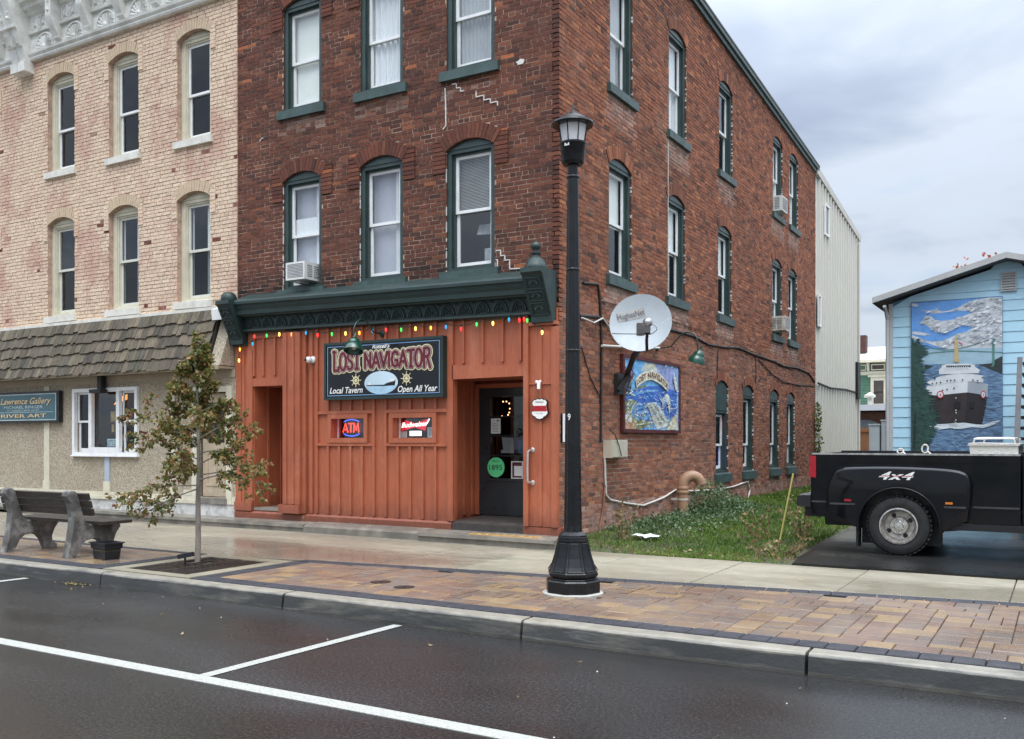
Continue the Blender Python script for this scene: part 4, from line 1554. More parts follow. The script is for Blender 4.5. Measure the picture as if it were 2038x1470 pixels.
M_PAPER = pm('paper', (0.60, 0.61, 0.58), 0.8, 0.08, 6.0)
part('paper_notice', G().box(-7.495, -7.325, 12.066, 12.07, 1.695, 1.925), M_PAPER, door)
g = G()
for k in range(6):
    g.box(-7.47, -7.35 - 0.02 * (k % 2), 12.0645, 12.0655, 1.72 + k * 0.024, 1.727 + k * 0.024)
g.box(-7.39, -7.35, 12.0645, 12.0655, 1.875, 1.905)
part('notice_print', g, pm('grey_ink', (0.18, 0.22, 0.18), 0.7), door, kind='stuff')
g = G()
g.prism([(-7.33, 1.40), (-7.10, 1.40), (-7.11, 1.63), (-7.32, 1.64), (-7.29, 1.45), (-7.33, 1.45)], 1, 12.090, 12.094)
part('paper_notice', g, M_PAPER, door)
part('blue_card', G().box(-7.04, -6.90, 12.090, 12.094, 1.40, 1.60), pm('blue_card', (0.03, 0.12, 0.32), 0.6), door)
g = G()
g.ring([(-7.13, 1.02), (-6.93, 1.02), (-6.93, 1.28), (-7.13, 1.28)], [[(-7.115, 1.035), (-6.945, 1.035), (-6.945, 1.265), (-7.115, 1.265)]], 12.055, 12.072, lambda p, d: (p[0], d, p[1]))
part('framed_notice', g, M_PAPER, door)
part('notice_sheet', G().box(-7.09, -6.95, 12.073, 12.076, 1.06, 1.21), M_PAPER, door)
part('notice_backing', G().box(-7.115, -6.945, 12.077, 12.08, 1.035, 1.265), pm('maroon_card', (0.10, 0.012, 0.015), 0.6), door)
part('room_back', G().box(-7.9, -6.2, 13.6, 13.65, 0.4, 2.6), pm('dark_room', (0.012, 0.012, 0.013), 0.8), tav)
# small lights glowing inside the door
warm = glow('warm_fairy', (1.0, 0.45, 0.2), 6.0)
for k, (x, z) in enumerate([(-7.42, 2.19), (-7.36, 2.19), (-7.31, 2.16), (-7.30, 2.08), (-7.31, 2.02), (-7.33, 1.985), (-7.44, 1.965), (-7.42, 1.60), (-7.38, 1.59), (-7.36, 1.565), (-7.40, 1.55), (-7.35, 1.60)]):
    part('fairy_light', G().ball((x - 0.03, 12.35, z), 0.011, 6, 4), warm, door)
# grab handle on the pilaster
g = G()
g.tube([(-6.29, Y0 - 0.04, 1.46), (-6.30, Y0 - 0.10, 1.46), (-6.32, Y0 - 0.13, 1.44), (-6.325, Y0 - 0.13, 1.25), (-6.325, Y0 - 0.13, 1.05), (-6.32, Y0 - 0.13, 1.03), (-6.30, Y0 - 0.10, 1.01), (-6.29, Y0 - 0.04, 1.01)], 0.016, 8)
for z in (1.46, 1.01):
    g.lathe([(0.036, 0), (0.036, 0.012), (0.02, 0.02)], (-6.29, Y0 - 0.04, z), 12, Matrix.Rotation(R(90), 3, 'X'))
part('grab_handle', g, pm('satin_steel', (0.62, 0.61, 0.58), 0.3, 0.1, 5.0, metal=0.8), shop, 40)
# ================================================================== cream painted building
crm = thing('painted_brick_building', 'cream painted brick building with ornate white cornice and shingled awning roof', 'building', (-15.5, 11.3, 0.16))
YC = 11.275
TC = front(YC)
CX0, CX1 = -24.0, -12.065
CR = [(0.0, (0.66, 0.50, 0.365)), (0.3, (0.71, 0.55, 0.405)), (0.6, (0.74, 0.58, 0.43)), (0.955, (0.70, 0.53, 0.385)), (0.988, (0.68, 0.51, 0.37)), (0.990, (0.17, 0.055, 0.04)), (1.0, (0.15, 0.05, 0.035))]


def cream_mat(name, obj):
    return brick_mat(name, CR, obj, 0.0, 0.0, (1.3, 0.50, (0.46, 0.245, 0.195), 0.62))


M_CR, M_CRO = cream_mat('cream_brick_field', False), cream_mat('cream_brick', True)
M_CMORT = pm('cream_joint', (0.36, 0.235, 0.17), 0.85, 0.3, 6.0, 0.3, 60.0)
M_CARCH = pm('buff_arch', (0.52, 0.40, 0.27), 0.8, 0.12, 8.0, 0.3, 40.0)
M_CRV = pm('cream_reveal', (0.44, 0.30, 0.225), 0.85, 0.35, 9.0, 0.4, 40.0)
M_CFR = pm('cream_paint', (0.60, 0.56, 0.43), 0.55, 0.08, 5.0, dirt=(0.40, 0.36, 0.27), dscale=4.0, damt=0.35)
M_CSILL = pm('white_sill', (0.66, 0.64, 0.57), 0.7, 0.1, 6.0, 0.2, 40.0, dirt=(0.36, 0.34, 0.29), dscale=5.0, damt=0.4)
M_SASHC = pm('cream_sash', (0.62, 0.62, 0.55), 0.45, 0.06, 5.0)
CXS = (-19.45, -16.905, -15.02, -13.13)
OPC = [(c, 0.425, 4.03, 5.83, 5.955, 0.19, (3.905, 4.035, 0.06)) for c in CXS] + [(c, 0.425, 6.875, 8.66, 8.785, 0.19, (6.75, 6.88, 0.06)) for c in CXS]
g = G()
g.ring([(CX0, 2.6), (CX1, 2.6), (CX1, 9.4), (CX0, 9.4)], [arch_pts(o[0], o[1], o[2], o[3], o[4]) for o in OPC], 0.0, 0.10, lambda p, d: TC(p[0], d, p[1]))
cw = part('upper_wall', g, M_CMORT, crm)
part('party_wall', G().box(CX1 - 0.1, CX1, YC + 0.101, 22, 0.1, 10.4), M_CMORT, crm)
g = G()
for z in (3.5, 6.4, 9.2):
    g.box(CX0, CX1 - 0.11, YC + 0.11, 20, z - 0.1, z)
g.box(CX0, CX1 - 0.11, 14.4, 14.45, 0.2, 9.1)
part('inner_walls', g, M_INT, crm)
brc = course_bricks(CX0, CX1, 3.60, lambda a: 9.35, OPC, pitch=0.0675, ln=0.205)
cc = [(seen_size(b, TC), b) for b in brc]
cc.sort(key=lambda q: -q[0])
MBC = [unit_brick('brick', M_CRO) for _ in range(4)]
single_bricks([q[1] for q in cc[:300]], TC, MBC, cw, False)
bricks_mesh('brick_field', [q[1] for q in cc[300:]], TC, M_CR, cw)
for i, o in enumerate(OPC):
    c, hw, zb, zs, zc, ring, sl = o
    w = window(crm, TC, c, hw, zb, zs, zc, 'none' if i > 3 else ('side' if i != 1 else 'none'), (sl[0], sl[1], sl[2], 0.06), M_CFR, M_SASHC if i <= 3 else M_WHITE, rail=4.945 if i < 4 else 7.71, reveal=M_CRV, sillmat=M_CSILL, lowpane=M_GLASSD, uppane=M_GLASS if i < 4 else M_GLASSD, fw=0.11, rv=0.085, dp=0.05)
    a = arch_ring(c, hw, zs, zc, ring, TC, M_CARCH, w, proud=0.02, drop=0)
    arch_ring(c, hw, zs, zc, ring, TC, M_CR, w, proud=0.016, drop=0.30, n=1) if False else None
    g = G(TC)
    for sg in (-1, 1):
        x0, x1 = sorted((c + sg * (hw + 0.002), c + sg * (hw + 0.125)))
        z = zs - 0.30
        while z < zs + 0.16:
            g.box(x0, x1, -0.024 + random.uniform(-0.002, 0.002), 0.01, z + 0.004, z + 0.0635)
            z += 0.0675
    o2 = part('label_stop', g, M_CR, w, kind='stuff')
    at = o2.data.attributes.new('rnd', 'FLOAT', 'FACE')
    at.data.foreach_set('value', [random.random() * 0.9 for _ in o2.data.polygons])

# upper cornice
M_WCOR = pm('weathered_white_paint', (0.74, 0.74, 0.70), 0.6, 0.12, 4.0, 0.25, 50.0, dirt=(0.40, 0.38, 0.33), dscale=3.0, damt=0.5)
g = G()
g.prism([(11.27, 9.17), (11.19, 9.17), (11.17, 9.205), (11.18, 9.23), (11.14, 9.27), (11.13, 9.31), (11.19, 9.32), (11.20, 9.66), (11.14, 9.67), (11.13, 9.71), (11.17, 9.73), (11.17, 10.02), (11.12, 10.05), (11.10, 10.10), (11.02, 10.13), (11.00, 10.20), (10.93, 10.22), (10.90, 10.33), (10.80, 10.40), (10.78, 10.47), (11.27, 10.52)], 0, CX0, CX1 + 0.01)
wc = part('upper_cornice', g, M_WCOR, crm)
g = G()
pts = [(-0.27 * math.cos(math.pi * i / 14), 0, 0.27 * math.sin(math.pi * i / 14) * 1.05) for i in range(15)]
g.tube(pts, 0.022, 5)
for i in range(9):
    a = math.pi * (i + 0.5) / 9
    g.tube([(0.05 * math.cos(a), -0.004, 0.05 * math.sin(a)), (0.22 * math.cos(a), -0.012, 0.22 * math.sin(a))], [0.012, 0.028], 5)
g.ball((0, 0, 0.02), 0.05, 8, 5)
me_fan = g.data('shell_fan', M_WCOR, 50)
g = G()
for dx in (-0.26, 0.0, 0.26):
    q = [(dx - 0.105 * math.cos(math.pi * i / 10), 0, 0.01 + 0.26 * math.sin(math.pi * i / 10) ** 0.8) for i in range(11)]
    g.tube(q, 0.014, 5)
    g.tube([(dx - 0.06, 0, 0.03), (dx, 0, 0.17), (dx + 0.06, 0, 0.03)], 0.012, 5)
    g.ball((dx, 0, 0.09), 0.04, 6, 4)
    g.ball((dx + 0.13, -0.01, 0.24), 0.018, 6, 4)
me_lan = g.data('leaf_panel', M_WCOR, 50)
g = G()
g.prism([(11.2, 9.37), (11.12, 9.40), (11.11, 9.44), (11.05, 9.55), (11.0, 9.66), (10.96, 9.76), (10.95, 9.80), (10.945, 10.12), (11.2, 10.12)], 0, -0.085, 0.085)
g.ball((0, 10.945, 10.05), 0.03, 6, 4)
g.ball((0, 10.945, 9.88), 0.03, 6, 4)
me_con = g.data('console', M_WCOR)
for i in range(-7, 6):
    x = -17.31 + 0.947 * i
    if x > CX1 - 0.3 or x < CX0 + 0.4 or abs(x + 18.1) < 0.3:
        continue
    for nm, me, lc in (('shell_fan', me_fan, (x, 11.185, 9.345)), ('leaf_panel', me_lan, (x, 11.165, 9.735)), ('console', me_con, (x + 0.465, 0, 0))):
        if nm == 'console' and x + 0.55 > CX1:
            continue
        o = bpy.data.objects.new(nm, me)
        o.location = lc
        place(o, wc)
for x0 in (-18.24, -18.0):
    g = G()
    g.prism([(11.27, 8.93), (11.06, 8.95), (11.05, 9.13), (11.10, 9.15), (11.02, 9.40), (10.98, 9.42), (10.90, 9.72), (10.85, 9.74), (10.84, 9.80), (10.68, 10.30), (10.67, 10.55), (11.27, 10.60)], 0, x0, x0 + 0.225)
    o = part('large_console', g, M_WCOR, wc)
    g = G()
    g.bar((x0 + 0.11, 10.875, 9.60), (x0 + 0.11, 10.96, 9.45), 0.12, 0.02)
    for k in range(3):
        g.ball((x0 + 0.11, 10.80 + 0.02 * k - 0.03, 9.95 + 0.12 * k - 0.06), 0.035, 6, 4)
    part('console_relief', g, M_WCOR, wc, kind='stuff')

# shingled awning roof
def shingle_mat():
    m, nt, n, l, bs = nodes_of('cedar_shingle')
    rnd = n.new('ShaderNodeObjectInfo').outputs['Random']
    c = ramp(n, l, rnd, [(0.0, (0.048, 0.038, 0.026)), (0.3, (0.098, 0.077, 0.050)), (0.6, (0.14, 0.11, 0.072)), (0.8, (0.075, 0.064, 0.046)), (1.0, (0.20, 0.155, 0.10))])
    gr = noise(n, l, 14.0, 5.0, 0.7, pos(n, l, (5, 1, 0.5)))
    c = mixc(n, l, 1.0, c, ramp(n, l, gr, [(0.3, 0.28), (0.7, 1.6)]), 'MULTIPLY')
    c = mixc(n, l, ramp(n, l, noise(n, l, 1.5, 4.0, 0.6, pos(n, l)), [(0.5, 0.0), (0.72, 0.35)]), c, (0.055, 0.065, 0.03))
    l.new(c, bs.inputs['Base Color'])
    bs.inputs['Roughness'].default_value = 0.75
    bumpn(n, l, gr, 0.7, 0.012, bs)
    return m


M_SH = shingle_mat()
M_SHD = pm('roof_board', (0.03, 0.026, 0.022), 0.9)
g = G()
g.prism([(11.27, 3.86), (11.22, 3.86), (10.93, 2.84), (11.27, 2.84)], 0, CX0, -12.40)
mans = part('awning_roof', g, M_SHD, crm)
p_top, p_bot = Vector((0, 11.215, 3.85)), Vector((0, 10.90, 2.82))
slope = (p_bot - p_top).normalized()
nrm = Vector((0, slope.z, -slope.y))
if nrm.y > 0:
    nrm = -nrm
NC = 5
for k in range(NC):
    x = -19.4 + random.uniform(-0.1, 0)
    while x < -12.42:
        w = random.choice((0.08, 0.10, 0.12, 0.14, 0.16, 0.19))
        if -12.42 - (x + w) < 0.06:
            w = -12.42 - x
        a = p_top + (p_bot - p_top) * (k / NC)
        b = p_top + (p_bot - p_top) * ((k + 1) / NC) + slope * (0.02 + random.uniform(-0.022, 0.022))
        th = 0.018
        up0, up1 = nrm * 0.006, nrm * 0.028
        g = G()
        x0, x1 = x + 0.003, x + w - 0.003
        sk = random.uniform(-0.014, 0.014)
        P = [a + up0, b + up1, b + up1 + nrm * th, a + up0 + nrm * th * 0.5]
        g.mesh([(x0, p.y, p.z) for p in P] + [(x1, p.y, p.z + (sk if i in (1, 2) else 0)) for i, p in enumerate(P)], [(0, 1, 5, 4), (1, 2, 6, 5), (2, 3, 7, 6), (3, 0, 4, 7), (0, 3, 2, 1), (4, 5, 6, 7)])
        part('shingle', g, M_SH, mans)
        x += w
M_STUC = None


def stucco_mat():
    m, nt, n, l, bs = nodes_of('pebbledash')
    p = pos(n, l)
    v = n.new('ShaderNodeTexVoronoi')
    v.inputs['Scale'].default_value = 75.0
    l.new(p, v.inputs['Vector'])
    s = n.new('ShaderNodeSeparateColor')
    l.new(v.outputs['Color'], s.inputs[0])
    c = ramp(n, l, s.outputs[0], [(0.0, (0.20, 0.165, 0.115)), (0.35, (0.33, 0.275, 0.195)), (0.7, (0.44, 0.38, 0.28)), (1.0, (0.56, 0.50, 0.40))])
    c = mixc(n, l, ramp(n, l, noise(n, l, 0.9, 5.0, 0.6, p), [(0.45, 0.0), (0.7, 0.4)]), c, (0.23, 0.185, 0.125))
    l.new(c, bs.inputs['Base Color'])
    bs.inputs['Roughness'].default_value = 0.9
    bumpn(n, l, v.outputs['Distance'], 0.8, 0.008, bs)
    return m


M_STUC = stucco_mat()
YS = 11.25
M_TRIM = pm('tan_fascia', (0.34, 0.28, 0.20), 0.6, 0.12, 4.0)
part('flashing', G().box(CX0, -12.40, 11.19, 11.272, 3.80, 3.885), M_CSILL, crm)
part('flashing_end', G().prism([(11.26, 3.90), (11.0, 3.80), (11.02, 3.62), (11.26, 3.66)], 0, -12.39, -12.13), M_WHITE, crm)
part('soffit', G().box(CX0, -12.12, 10.93, 11.27, 2.80, 2.838), M_TRIM, crm)
part('fascia', G().box(CX0, -12.12, 10.905, 10.929, 2.78, 2.85), M_TRIM, crm)
g = G()
g.prism([(11.26, 3.78), (11.10, 3.30), (10.94, 2.85), (11.26, 2.85)], 0, -12.38, -12.12)
part('roof_cheek', g, M_STUC, crm)
g = G()
g.ring([(CX0, 0.6), (CX1, 0.6), (CX1, 2.8), (CX0, 2.8)], [[(-16.40, 1.37), (-14.62, 1.37), (-14.62, 2.52), (-16.40, 2.52)], [(-12.98, 0.61), (-12.28, 0.61), (-12.28, 2.42), (-12.98, 2.42)]], YS, YS + 0.06, lambda p, d: (p[0], d, p[1]))
sw = part('stucco_wall', g, M_STUC, crm)
part('header_band', G().box(CX0, CX1, YS - 0.02, YS - 0.001, 2.66, 2.795), M_TRIM, sw)
part('base_board', G().box(CX0, -13.02, YS - 0.028, YS - 0.001, 0.50, 0.625), M_CFR, sw)
part('base_board', G().box(-12.24, CX1, YS - 0.028, YS - 0.001, 0.50, 0.625), M_CFR, sw)
part('base_board', G().box(CX0, -13.02, YS - 0.045, YS - 0.0285, 0.49, 0.55), M_CFR, sw)
M_FND = pm('flaking_white_foundation', (0.55, 0.54, 0.51), 0.85, 0.2, 5.0, 0.5, 25.0, dirt=(0.17, 0.15, 0.13), dscale=3.0, damt=0.9)
part('foundation', G().box(CX0, CX1, YS - 0.02, YS + 0.1, 0.25, 0.495), M_FND, crm)
for (x0, x1, z0, z1, m, pj) in ((-17.40, -17.23, 0.80, 2.655, M_CFR, 0.02), (-17.42, -17.21, 0.626, 0.80, M_CFR, 0.03), (-15.525, -15.385, 0.82, 1.30, None, 0.018), (-15.55, -15.36, 0.626, 0.82, M_CFR, 0.03), (-13.71, -13.585, 0.626, 2.655, M_CFR, 0.02), (-13.12, -12.985, 0.50, 2.52, M_CFR, 0.035), (-12.275, -12.14, 0.50, 2.52, M_CFR, 0.035), (-12.98, -12.28, 2.42, 2.52, M_CFR, 0.034), (-13.35, -13.14, 0.63, 0.72, M_CFR, 0.021)):
    part('trim_board', G().box(x0, x1, YS - pj, YS - 0.0012, z0, z1), m or pm('blue_grey_board', (0.36, 0.42, 0.50), 0.6, 0.08), sw)
# door of the painted building
g = G()
g.ring([(-12.96, 0.62), (-12.30, 0.62), (-12.30, 2.40), (-12.96, 2.40)], [[(-12.84, 1.55), (-12.42, 1.55), (-12.42, 2.25), (-12.84, 2.25)]], YS + 0.07, YS + 0.11, lambda p, d: (p[0], d, p[1]))
g.ring([(-12.86, 0.80), (-12.40, 0.80), (-12.40, 1.40), (-12.86, 1.40)], [[(-12.82, 0.84), (-12.44, 0.84), (-12.44, 1.36), (-12.82, 1.36)]], YS + 0.058, YS + 0.07, lambda p, d: (p[0], d, p[1]))
dd = part('door', g, pm('tan_door', (0.42, 0.34, 0.24), 0.6, 0.15, 5.0), crm)
g = G()
g.poly([(-12.84, YS + 0.09, 1.55), (-12.42, YS + 0.09, 1.55), (-12.42, YS + 0.09, 2.25), (-12.84, YS + 0.09, 2.25)])
part('pane', g, M_GLASSD, dd)
part('knob', G().ball((-12.36, YS + 0.04, 1.45), 0.03, 8, 6), M_IRON, dd)
part('threshold', G().box(-13.0, -12.25, YS - 0.05, YS + 0.1, 0.5, 0.60), M_STONE, crm)
# three-part shop window
fr = lambda p, d: (p[0], d, p[1])
W0, W1 = -16.46, -14.56
g = G()
rc = lambda a, b, c, d: [(a, c), (b, c), (b, d), (a, d)]
g.ring(rc(W0, W1, 1.31, 2.575), [rc(-16.39, -15.96, 1.37, 2.51), rc(-15.87, -15.15, 1.46, 2.50), rc(-15.06, -14.63, 1.37, 2.51)], YS - 0.05, YS + 0.02, fr)
g.box(W0 - 0.02, W1 + 0.02, YS - 0.07, YS - 0.001, 1.285, 1.312)
wn_ = part('window', g, M_WHITE, crm)
for a, b in ((-16.39, -15.96), (-15.06, -14.63)):
    g = G()
    g.ring(rc(a, b, 1.93, 2.51), [rc(a + 0.04, b - 0.04, 1.97, 2.47)], YS + 0.03, YS + 0.05, fr)
    g.ring(rc(a, b, 1.37, 1.97), [rc(a + 0.05, b - 0.05, 1.44, 1.93)], YS + 0.055, YS + 0.08, fr)
    part('sash', g, M_WHITE, wn_)
    for z0, z1, d in ((1.97, 2.47, 0.04), (1.44, 1.93, 0.065)):
        g = G()
        g.poly([(a + 0.04, YS + d, z0), (b - 0.04, YS + d, z0), (b - 0.04, YS + d, z1), (a + 0.04, YS + d, z1)])
        part('pane', g, M_GLASSD, wn_)
g = G()
g.poly([(-15.87, YS + 0.03, 1.46), (-15.15, YS + 0.03, 1.46), (-15.15, YS + 0.03, 2.50), (-15.87, YS + 0.03, 2.50)])
part('pane', g, M_GLASS, wn_)
part('shop_ceiling', G().box(-16.5, -14.5, YS + 0.5, YS + 0.54, 2.2, 2.6), pm('brown_wall', (0.06, 0.03, 0.012), 0.8, 0.5, 3.0), crm)
g = G()
for (x0, x1, z0, z1) in ((-15.78, -15.66, 1.95, 2.15), (-15.35, -15.2, 1.98, 2.12), (-15.75, -15.68, 1.75, 1.9), (-15.45, -15.25, 1.86, 1.93), (-15.62, -15.28, 1.58, 1.72), (-15.60, -15.48, 1.98, 2.02)):
    g.box(x0, x1, YS + 0.30, YS + 0.36, z0, z1)
part('shop_goods', g, pm('shop_goods', (0.55, 0.40, 0.18), 0.6, 0.5, 12.0), crm, kind='stuff')
g = G()
for z in (1.55, 1.73, 1.94):
    g.box(-15.9, -15.1, YS + 0.25, YS + 0.45, z - 0.02, z)
part('shop_shelves', g, pm('dark_wood', (0.03, 0.018, 0.01), 0.5), crm, kind='stuff')
g = G()
g.mesh([(-15.85, YS + 0.42, 2.28), (-15.15, YS + 0.2, 2.36), (-15.15, YS + 0.2, 2.46), (-15.5, YS + 0.3, 2.42)], [(0, 1, 2, 3)])
part('amber_glow', g, glow('amber_glow', (1.0, 0.33, 0.08), 1.6), crm)  # glowing sheet added for the warm glow inside the shop window
lt = part('window_card', G().box(-15.61, -15.16, YS + 0.10, YS + 0.105, 1.475, 1.62), pm('pale_blue_card', (0.38, 0.52, 0.56), 0.7, 0.1), crm)
part('card_lettering', lettering("LET'S DO ST", -15.60, -15.17, 1.50, 0.095, lambda x, z: (x, YS + 0.098, z)), pm('slate_ink', (0.05, 0.09, 0.11), 0.6), crm)

# gallery signboard
gs = thing('gallery_sign', 'teal gallery signboard with gold lettering on the stucco wall', 'sign', (-17.9, 11.2, 1.94))
part('sign_frame', G().box(-19.75, -16.80, 11.15, 11.228, 1.94, 2.56), pm('charcoal_wood', (0.014, 0.014, 0.017), 0.4), gs)
M_TEAL = pm('teal_sign', (0.055, 0.125, 0.150), 0.4, 0.15, 2.0)
part('sign_face', G().box(-19.70, -16.87, 11.144, 11.149, 1.985, 2.515), M_TEAL, gs)
M_PALE = pm('pale_sign_line', (0.36, 0.45, 0.46), 0.5)
M_GOLD = pm('gold_letter', (0.66, 0.50, 0.28), 0.45, 0.12, 20.0)
part('border_line', G().ring(rc(-19.70, -16.87, 1.985, 2.515), [rc(-19.69, -16.895, 2.005, 2.495)], 11.141, 11.1435, lambda p, d: (p[0], d, p[1])), M_PALE, gs)
part('rule', G().box(-19.69, -16.97, 11.141, 11.1435, 2.145, 2.155), M_PALE, gs)
for txt, x0, x1, z0, h, m, sh_ in (('St. Lawrence Gallery', -19.02, -17.03, 2.315, 0.12, M_GOLD, 0.3), ('MICHAEL RINGER', -18.60, -17.30, 2.225, 0.058, M_PALE, 0.0), ('ST. LAWRENCE RIVER ARTIST', -18.49, -17.42, 2.168, 0.036, M_PALE, 0.0), ('RIVER ART', -18.70, -17.18, 2.045, 0.07, M_GOLD, 0.0)):
    if m is M_GOLD:
        part('letter_shade', lettering(txt, x0 + 0.012, x1 + 0.012, z0 - 0.012, h, lambda x, z: (x, 11.142, z), shear=sh_, offset=0.012), pm('charcoal_wood', (0.014, 0.014, 0.017), 0.4), gs)
    part('lettering', lettering(txt, x0, x1, z0, h, lambda x, z: (x, 11.1395, z), shear=sh_, offset=0.012), m, gs)

# spotlight bracket over the shop window
sl = thing('spotlight', 'black spotlight hanging over the white shop window', 'lamp', (-15.5, 11.1, 2.5))
part('bracket', G().box(-15.56, -15.44, 11.10, 11.20, 2.52, 2.79), pm('matt_black', (0.008, 0.008, 0.009), 0.5), sl)
part('lamp_head', G().box(-15.66, -15.34, 11.0, 11.16, 2.47, 2.54), pm('matt_black', (0.008, 0.008, 0.009), 0.5), sl)

# ------------------------------------------------------------------ pale metal clad block behind
met = thing('metal_clad_building', 'tall windowed block clad in pale ribbed metal behind the brick tavern', 'building', (-8, 29, 0.2))
M_MET = pm('pale_ribbed_metal', (0.58, 0.565, 0.50), 0.45, 0.03, 2.0)
MX = -5.93
g = G()
y = 26.60
prof = []
while y < 32.62:
    prof += [(y, 0.0), (y + 0.24, 0.0), (y + 0.255, 0.07), (y + 0.335, 0.07)]
    y += 0.36
mz = lambda y: 8.92 - (y - 26.6) * 0.117
for (p, q) in zip(prof[:-1], prof[1:]):
    g.poly([(MX + p[1], p[0], 0.1), (MX + q[1], q[0], 0.1), (MX + q[1], q[0], mz(q[0])), (MX + p[1], p[0], mz(p[0]))])
part('ribbed_wall', g, M_MET, met)
part('rear_wall', G().box(-12, MX - 0.01, 32.55, 32.6, 0.1, 8.2), M_MET, met)
g = G()
g.mesh([(MX + 0.09, 26.5, 8.95), (MX + 0.09, 32.85, 8.21), (MX + 0.09, 32.85, 8.42), (MX + 0.09, 26.5, 9.16), (-12, 26.5, 8.95), (-12, 32.85, 8.21), (-12, 32.85, 8.42), (-12, 26.5, 9.16)], [(0, 1, 2, 3), (4, 7, 6, 5), (0, 4, 5, 1), (3, 2, 6, 7), (0, 3, 7, 4), (1, 5, 6, 2)])
part('roof', g, pm('cream_fascia', (0.50, 0.48, 0.42), 0.5), met)
for (y0, y1, z0, z1) in ((27.45, 28.05, 7.45, 8.35), (26.62, 26.95, 4.75, 5.65)):
    g = G()
    g.ring(rc(y0, y1, z0, z1), [rc(y0 + 0.06, y1 - 0.06, z0 + 0.06, z1 - 0.06)], 0.05, 0.09, lambda p, d: (MX + d, p[0], p[1]))
    w = part('window', g, M_WHITE, met)
    g = G()
    g.poly([(MX + 0.06, y0, z0), (MX + 0.06, y1, z0), (MX + 0.06, y1, z1), (MX + 0.06, y0, z1)])
    part('pane', g, pm('slate_glass', (0.10, 0.12, 0.14), 0.12, 0.05), w)
part('vent_box', G().box(MX + 0.04, MX + 0.14, 32.05, 32.5, 2.95, 4.15), pm('matt_black', (0.008, 0.008, 0.009), 0.5), met)
part('downpipe', G().tube([(MX + 0.08, 32.58, 0.2), (MX + 0.08, 32.58, 8.1)], 0.035, 8), M_MET, met)

# ------------------------------------------------------------------ pale blue gabled building
blu = thing('blue_clapboard_building', 'pale blue clapboard gabled building with a grey roof edge', 'building', (0.5, 20, 0.2))
BX0, BXP, BX1, BY = -2.96, -0.92, 1.12, 20.0
M_BLUE = pm('sky_blue_clapboard', (0.42, 0.67, 0.80), 0.6, 0.06, 3.0, 0.1, 40.0, dirt=(0.36, 0.58, 0.70), dscale=1.2, damt=0.4)
M_GREYT = pm('grey_barge_board', (0.42, 0.43, 0.42), 0.6, 0.1, 3.0)


def gable(x):
    return 4.93 - abs(x - BXP) * 0.285


part('gable_core', G().prism([(BX0, 0.1), (BX1, 0.1), (BX1, gable(BX1)), (BXP, gable(BXP)), (BX0, gable(BX0))], 1, BY + 0.02, BY + 11), pm('blue_sheathing', (0.10, 0.22, 0.30), 0.8), blu)
z = 0.25
while z < 4.9:
    z1 = z + 0.197
    def xr(zz):
        w = (4.93 - zz) / 0.285
        return max(BX0, BXP - w), min(BX1, BXP + w)
    a0, b0 = xr(z)
    a1, b1 = xr(min(z1, 4.9))
    if b0 - a0 > 0.1:
        g = G()
        vv = [(a0, BY - 0.014, z), (b0, BY - 0.014, z), (b1, BY - 0.002, z1), (a1, BY - 0.002, z1), (a0, BY + 0.02, z), (b0, BY + 0.02, z), (b1, BY + 0.02, z1), (a1, BY + 0.02, z1)]
        g.mesh(vv, [(0, 1, 2, 3), (0, 4, 5, 1), (0, 3, 7, 4), (1, 5, 6, 2)])
        part('clapboard', g, M_BLUE, blu)
    z += 0.2
part('corner_board', G().box(BX0 - 0.06, BX0 + 0.02, BY - 0.03, BY + 0.1, 0.2, gable(BX0) - 0.03), M_GREYT, blu)
for s in (-1, 1):
    g = G()
    xe = BXP + s * (2.04 + 0.32)
    ze = 4.93 - 0.285 * 2.36
    q = [(BXP, 4.99), (BXP, 5.10), (xe, ze + 0.17), (xe, ze + 0.06)]
    g.prism(q, 1, BY - 0.36, BY - 0.32)
    part('barge_board', g, M_GREYT, blu)
    g = G()
    q = [(BXP, 4.985), (BXP, 5.095), (xe, ze + 0.165), (xe, ze + 0.055)]
    g.prism(q, 1, BY - 0.319, BY + 11.2)
    part('roof_slope', g, pm('grey_shingle_roof', (0.13, 0.13, 0.135), 0.85, 0.2, 6.0, 0.3, 20.0), blu)
g = G()
g.ring(rc(-1.03, -0.76, 4.41, 4.77), [rc(-1.005, -0.785, 4.435, 4.745)], BY - 0.05, BY - 0.012, fr)
vt = part('gable_vent', g, M_GREYT, blu)
for k in range(6):
    zz = 4.45 + k * 0.05
    g = G()
    g.mesh([(-1.005, BY - 0.045, zz), (-0.785, BY - 0.045, zz), (-0.785, BY - 0.02, zz + 0.045), (-1.005, BY - 0.02, zz + 0.045), (-1.005, BY - 0.040, zz - 0.004), (-0.785, BY - 0.040, zz - 0.004)], [(0, 1, 2, 3), (0, 4, 5, 1)])
    part('louvre', g, M_GREYT, vt)
part('vent_dark', G().box(-1.005, -0.785, BY - 0.018, BY - 0.010, 4.435, 4.745), pm('matt_black', (0.008, 0.008, 0.009), 0.5), vt)
part('downpipe', G().tube([(BX0 - 0.10, BY - 0.30, 4.25), (BX0 - 0.09, BY - 0.15, 4.14), (BX0 - 0.08, BY - 0.07, 4.0), (BX0 - 0.08, BY - 0.07, 0.3)], 0.035, 8), M_GREYT, blu)

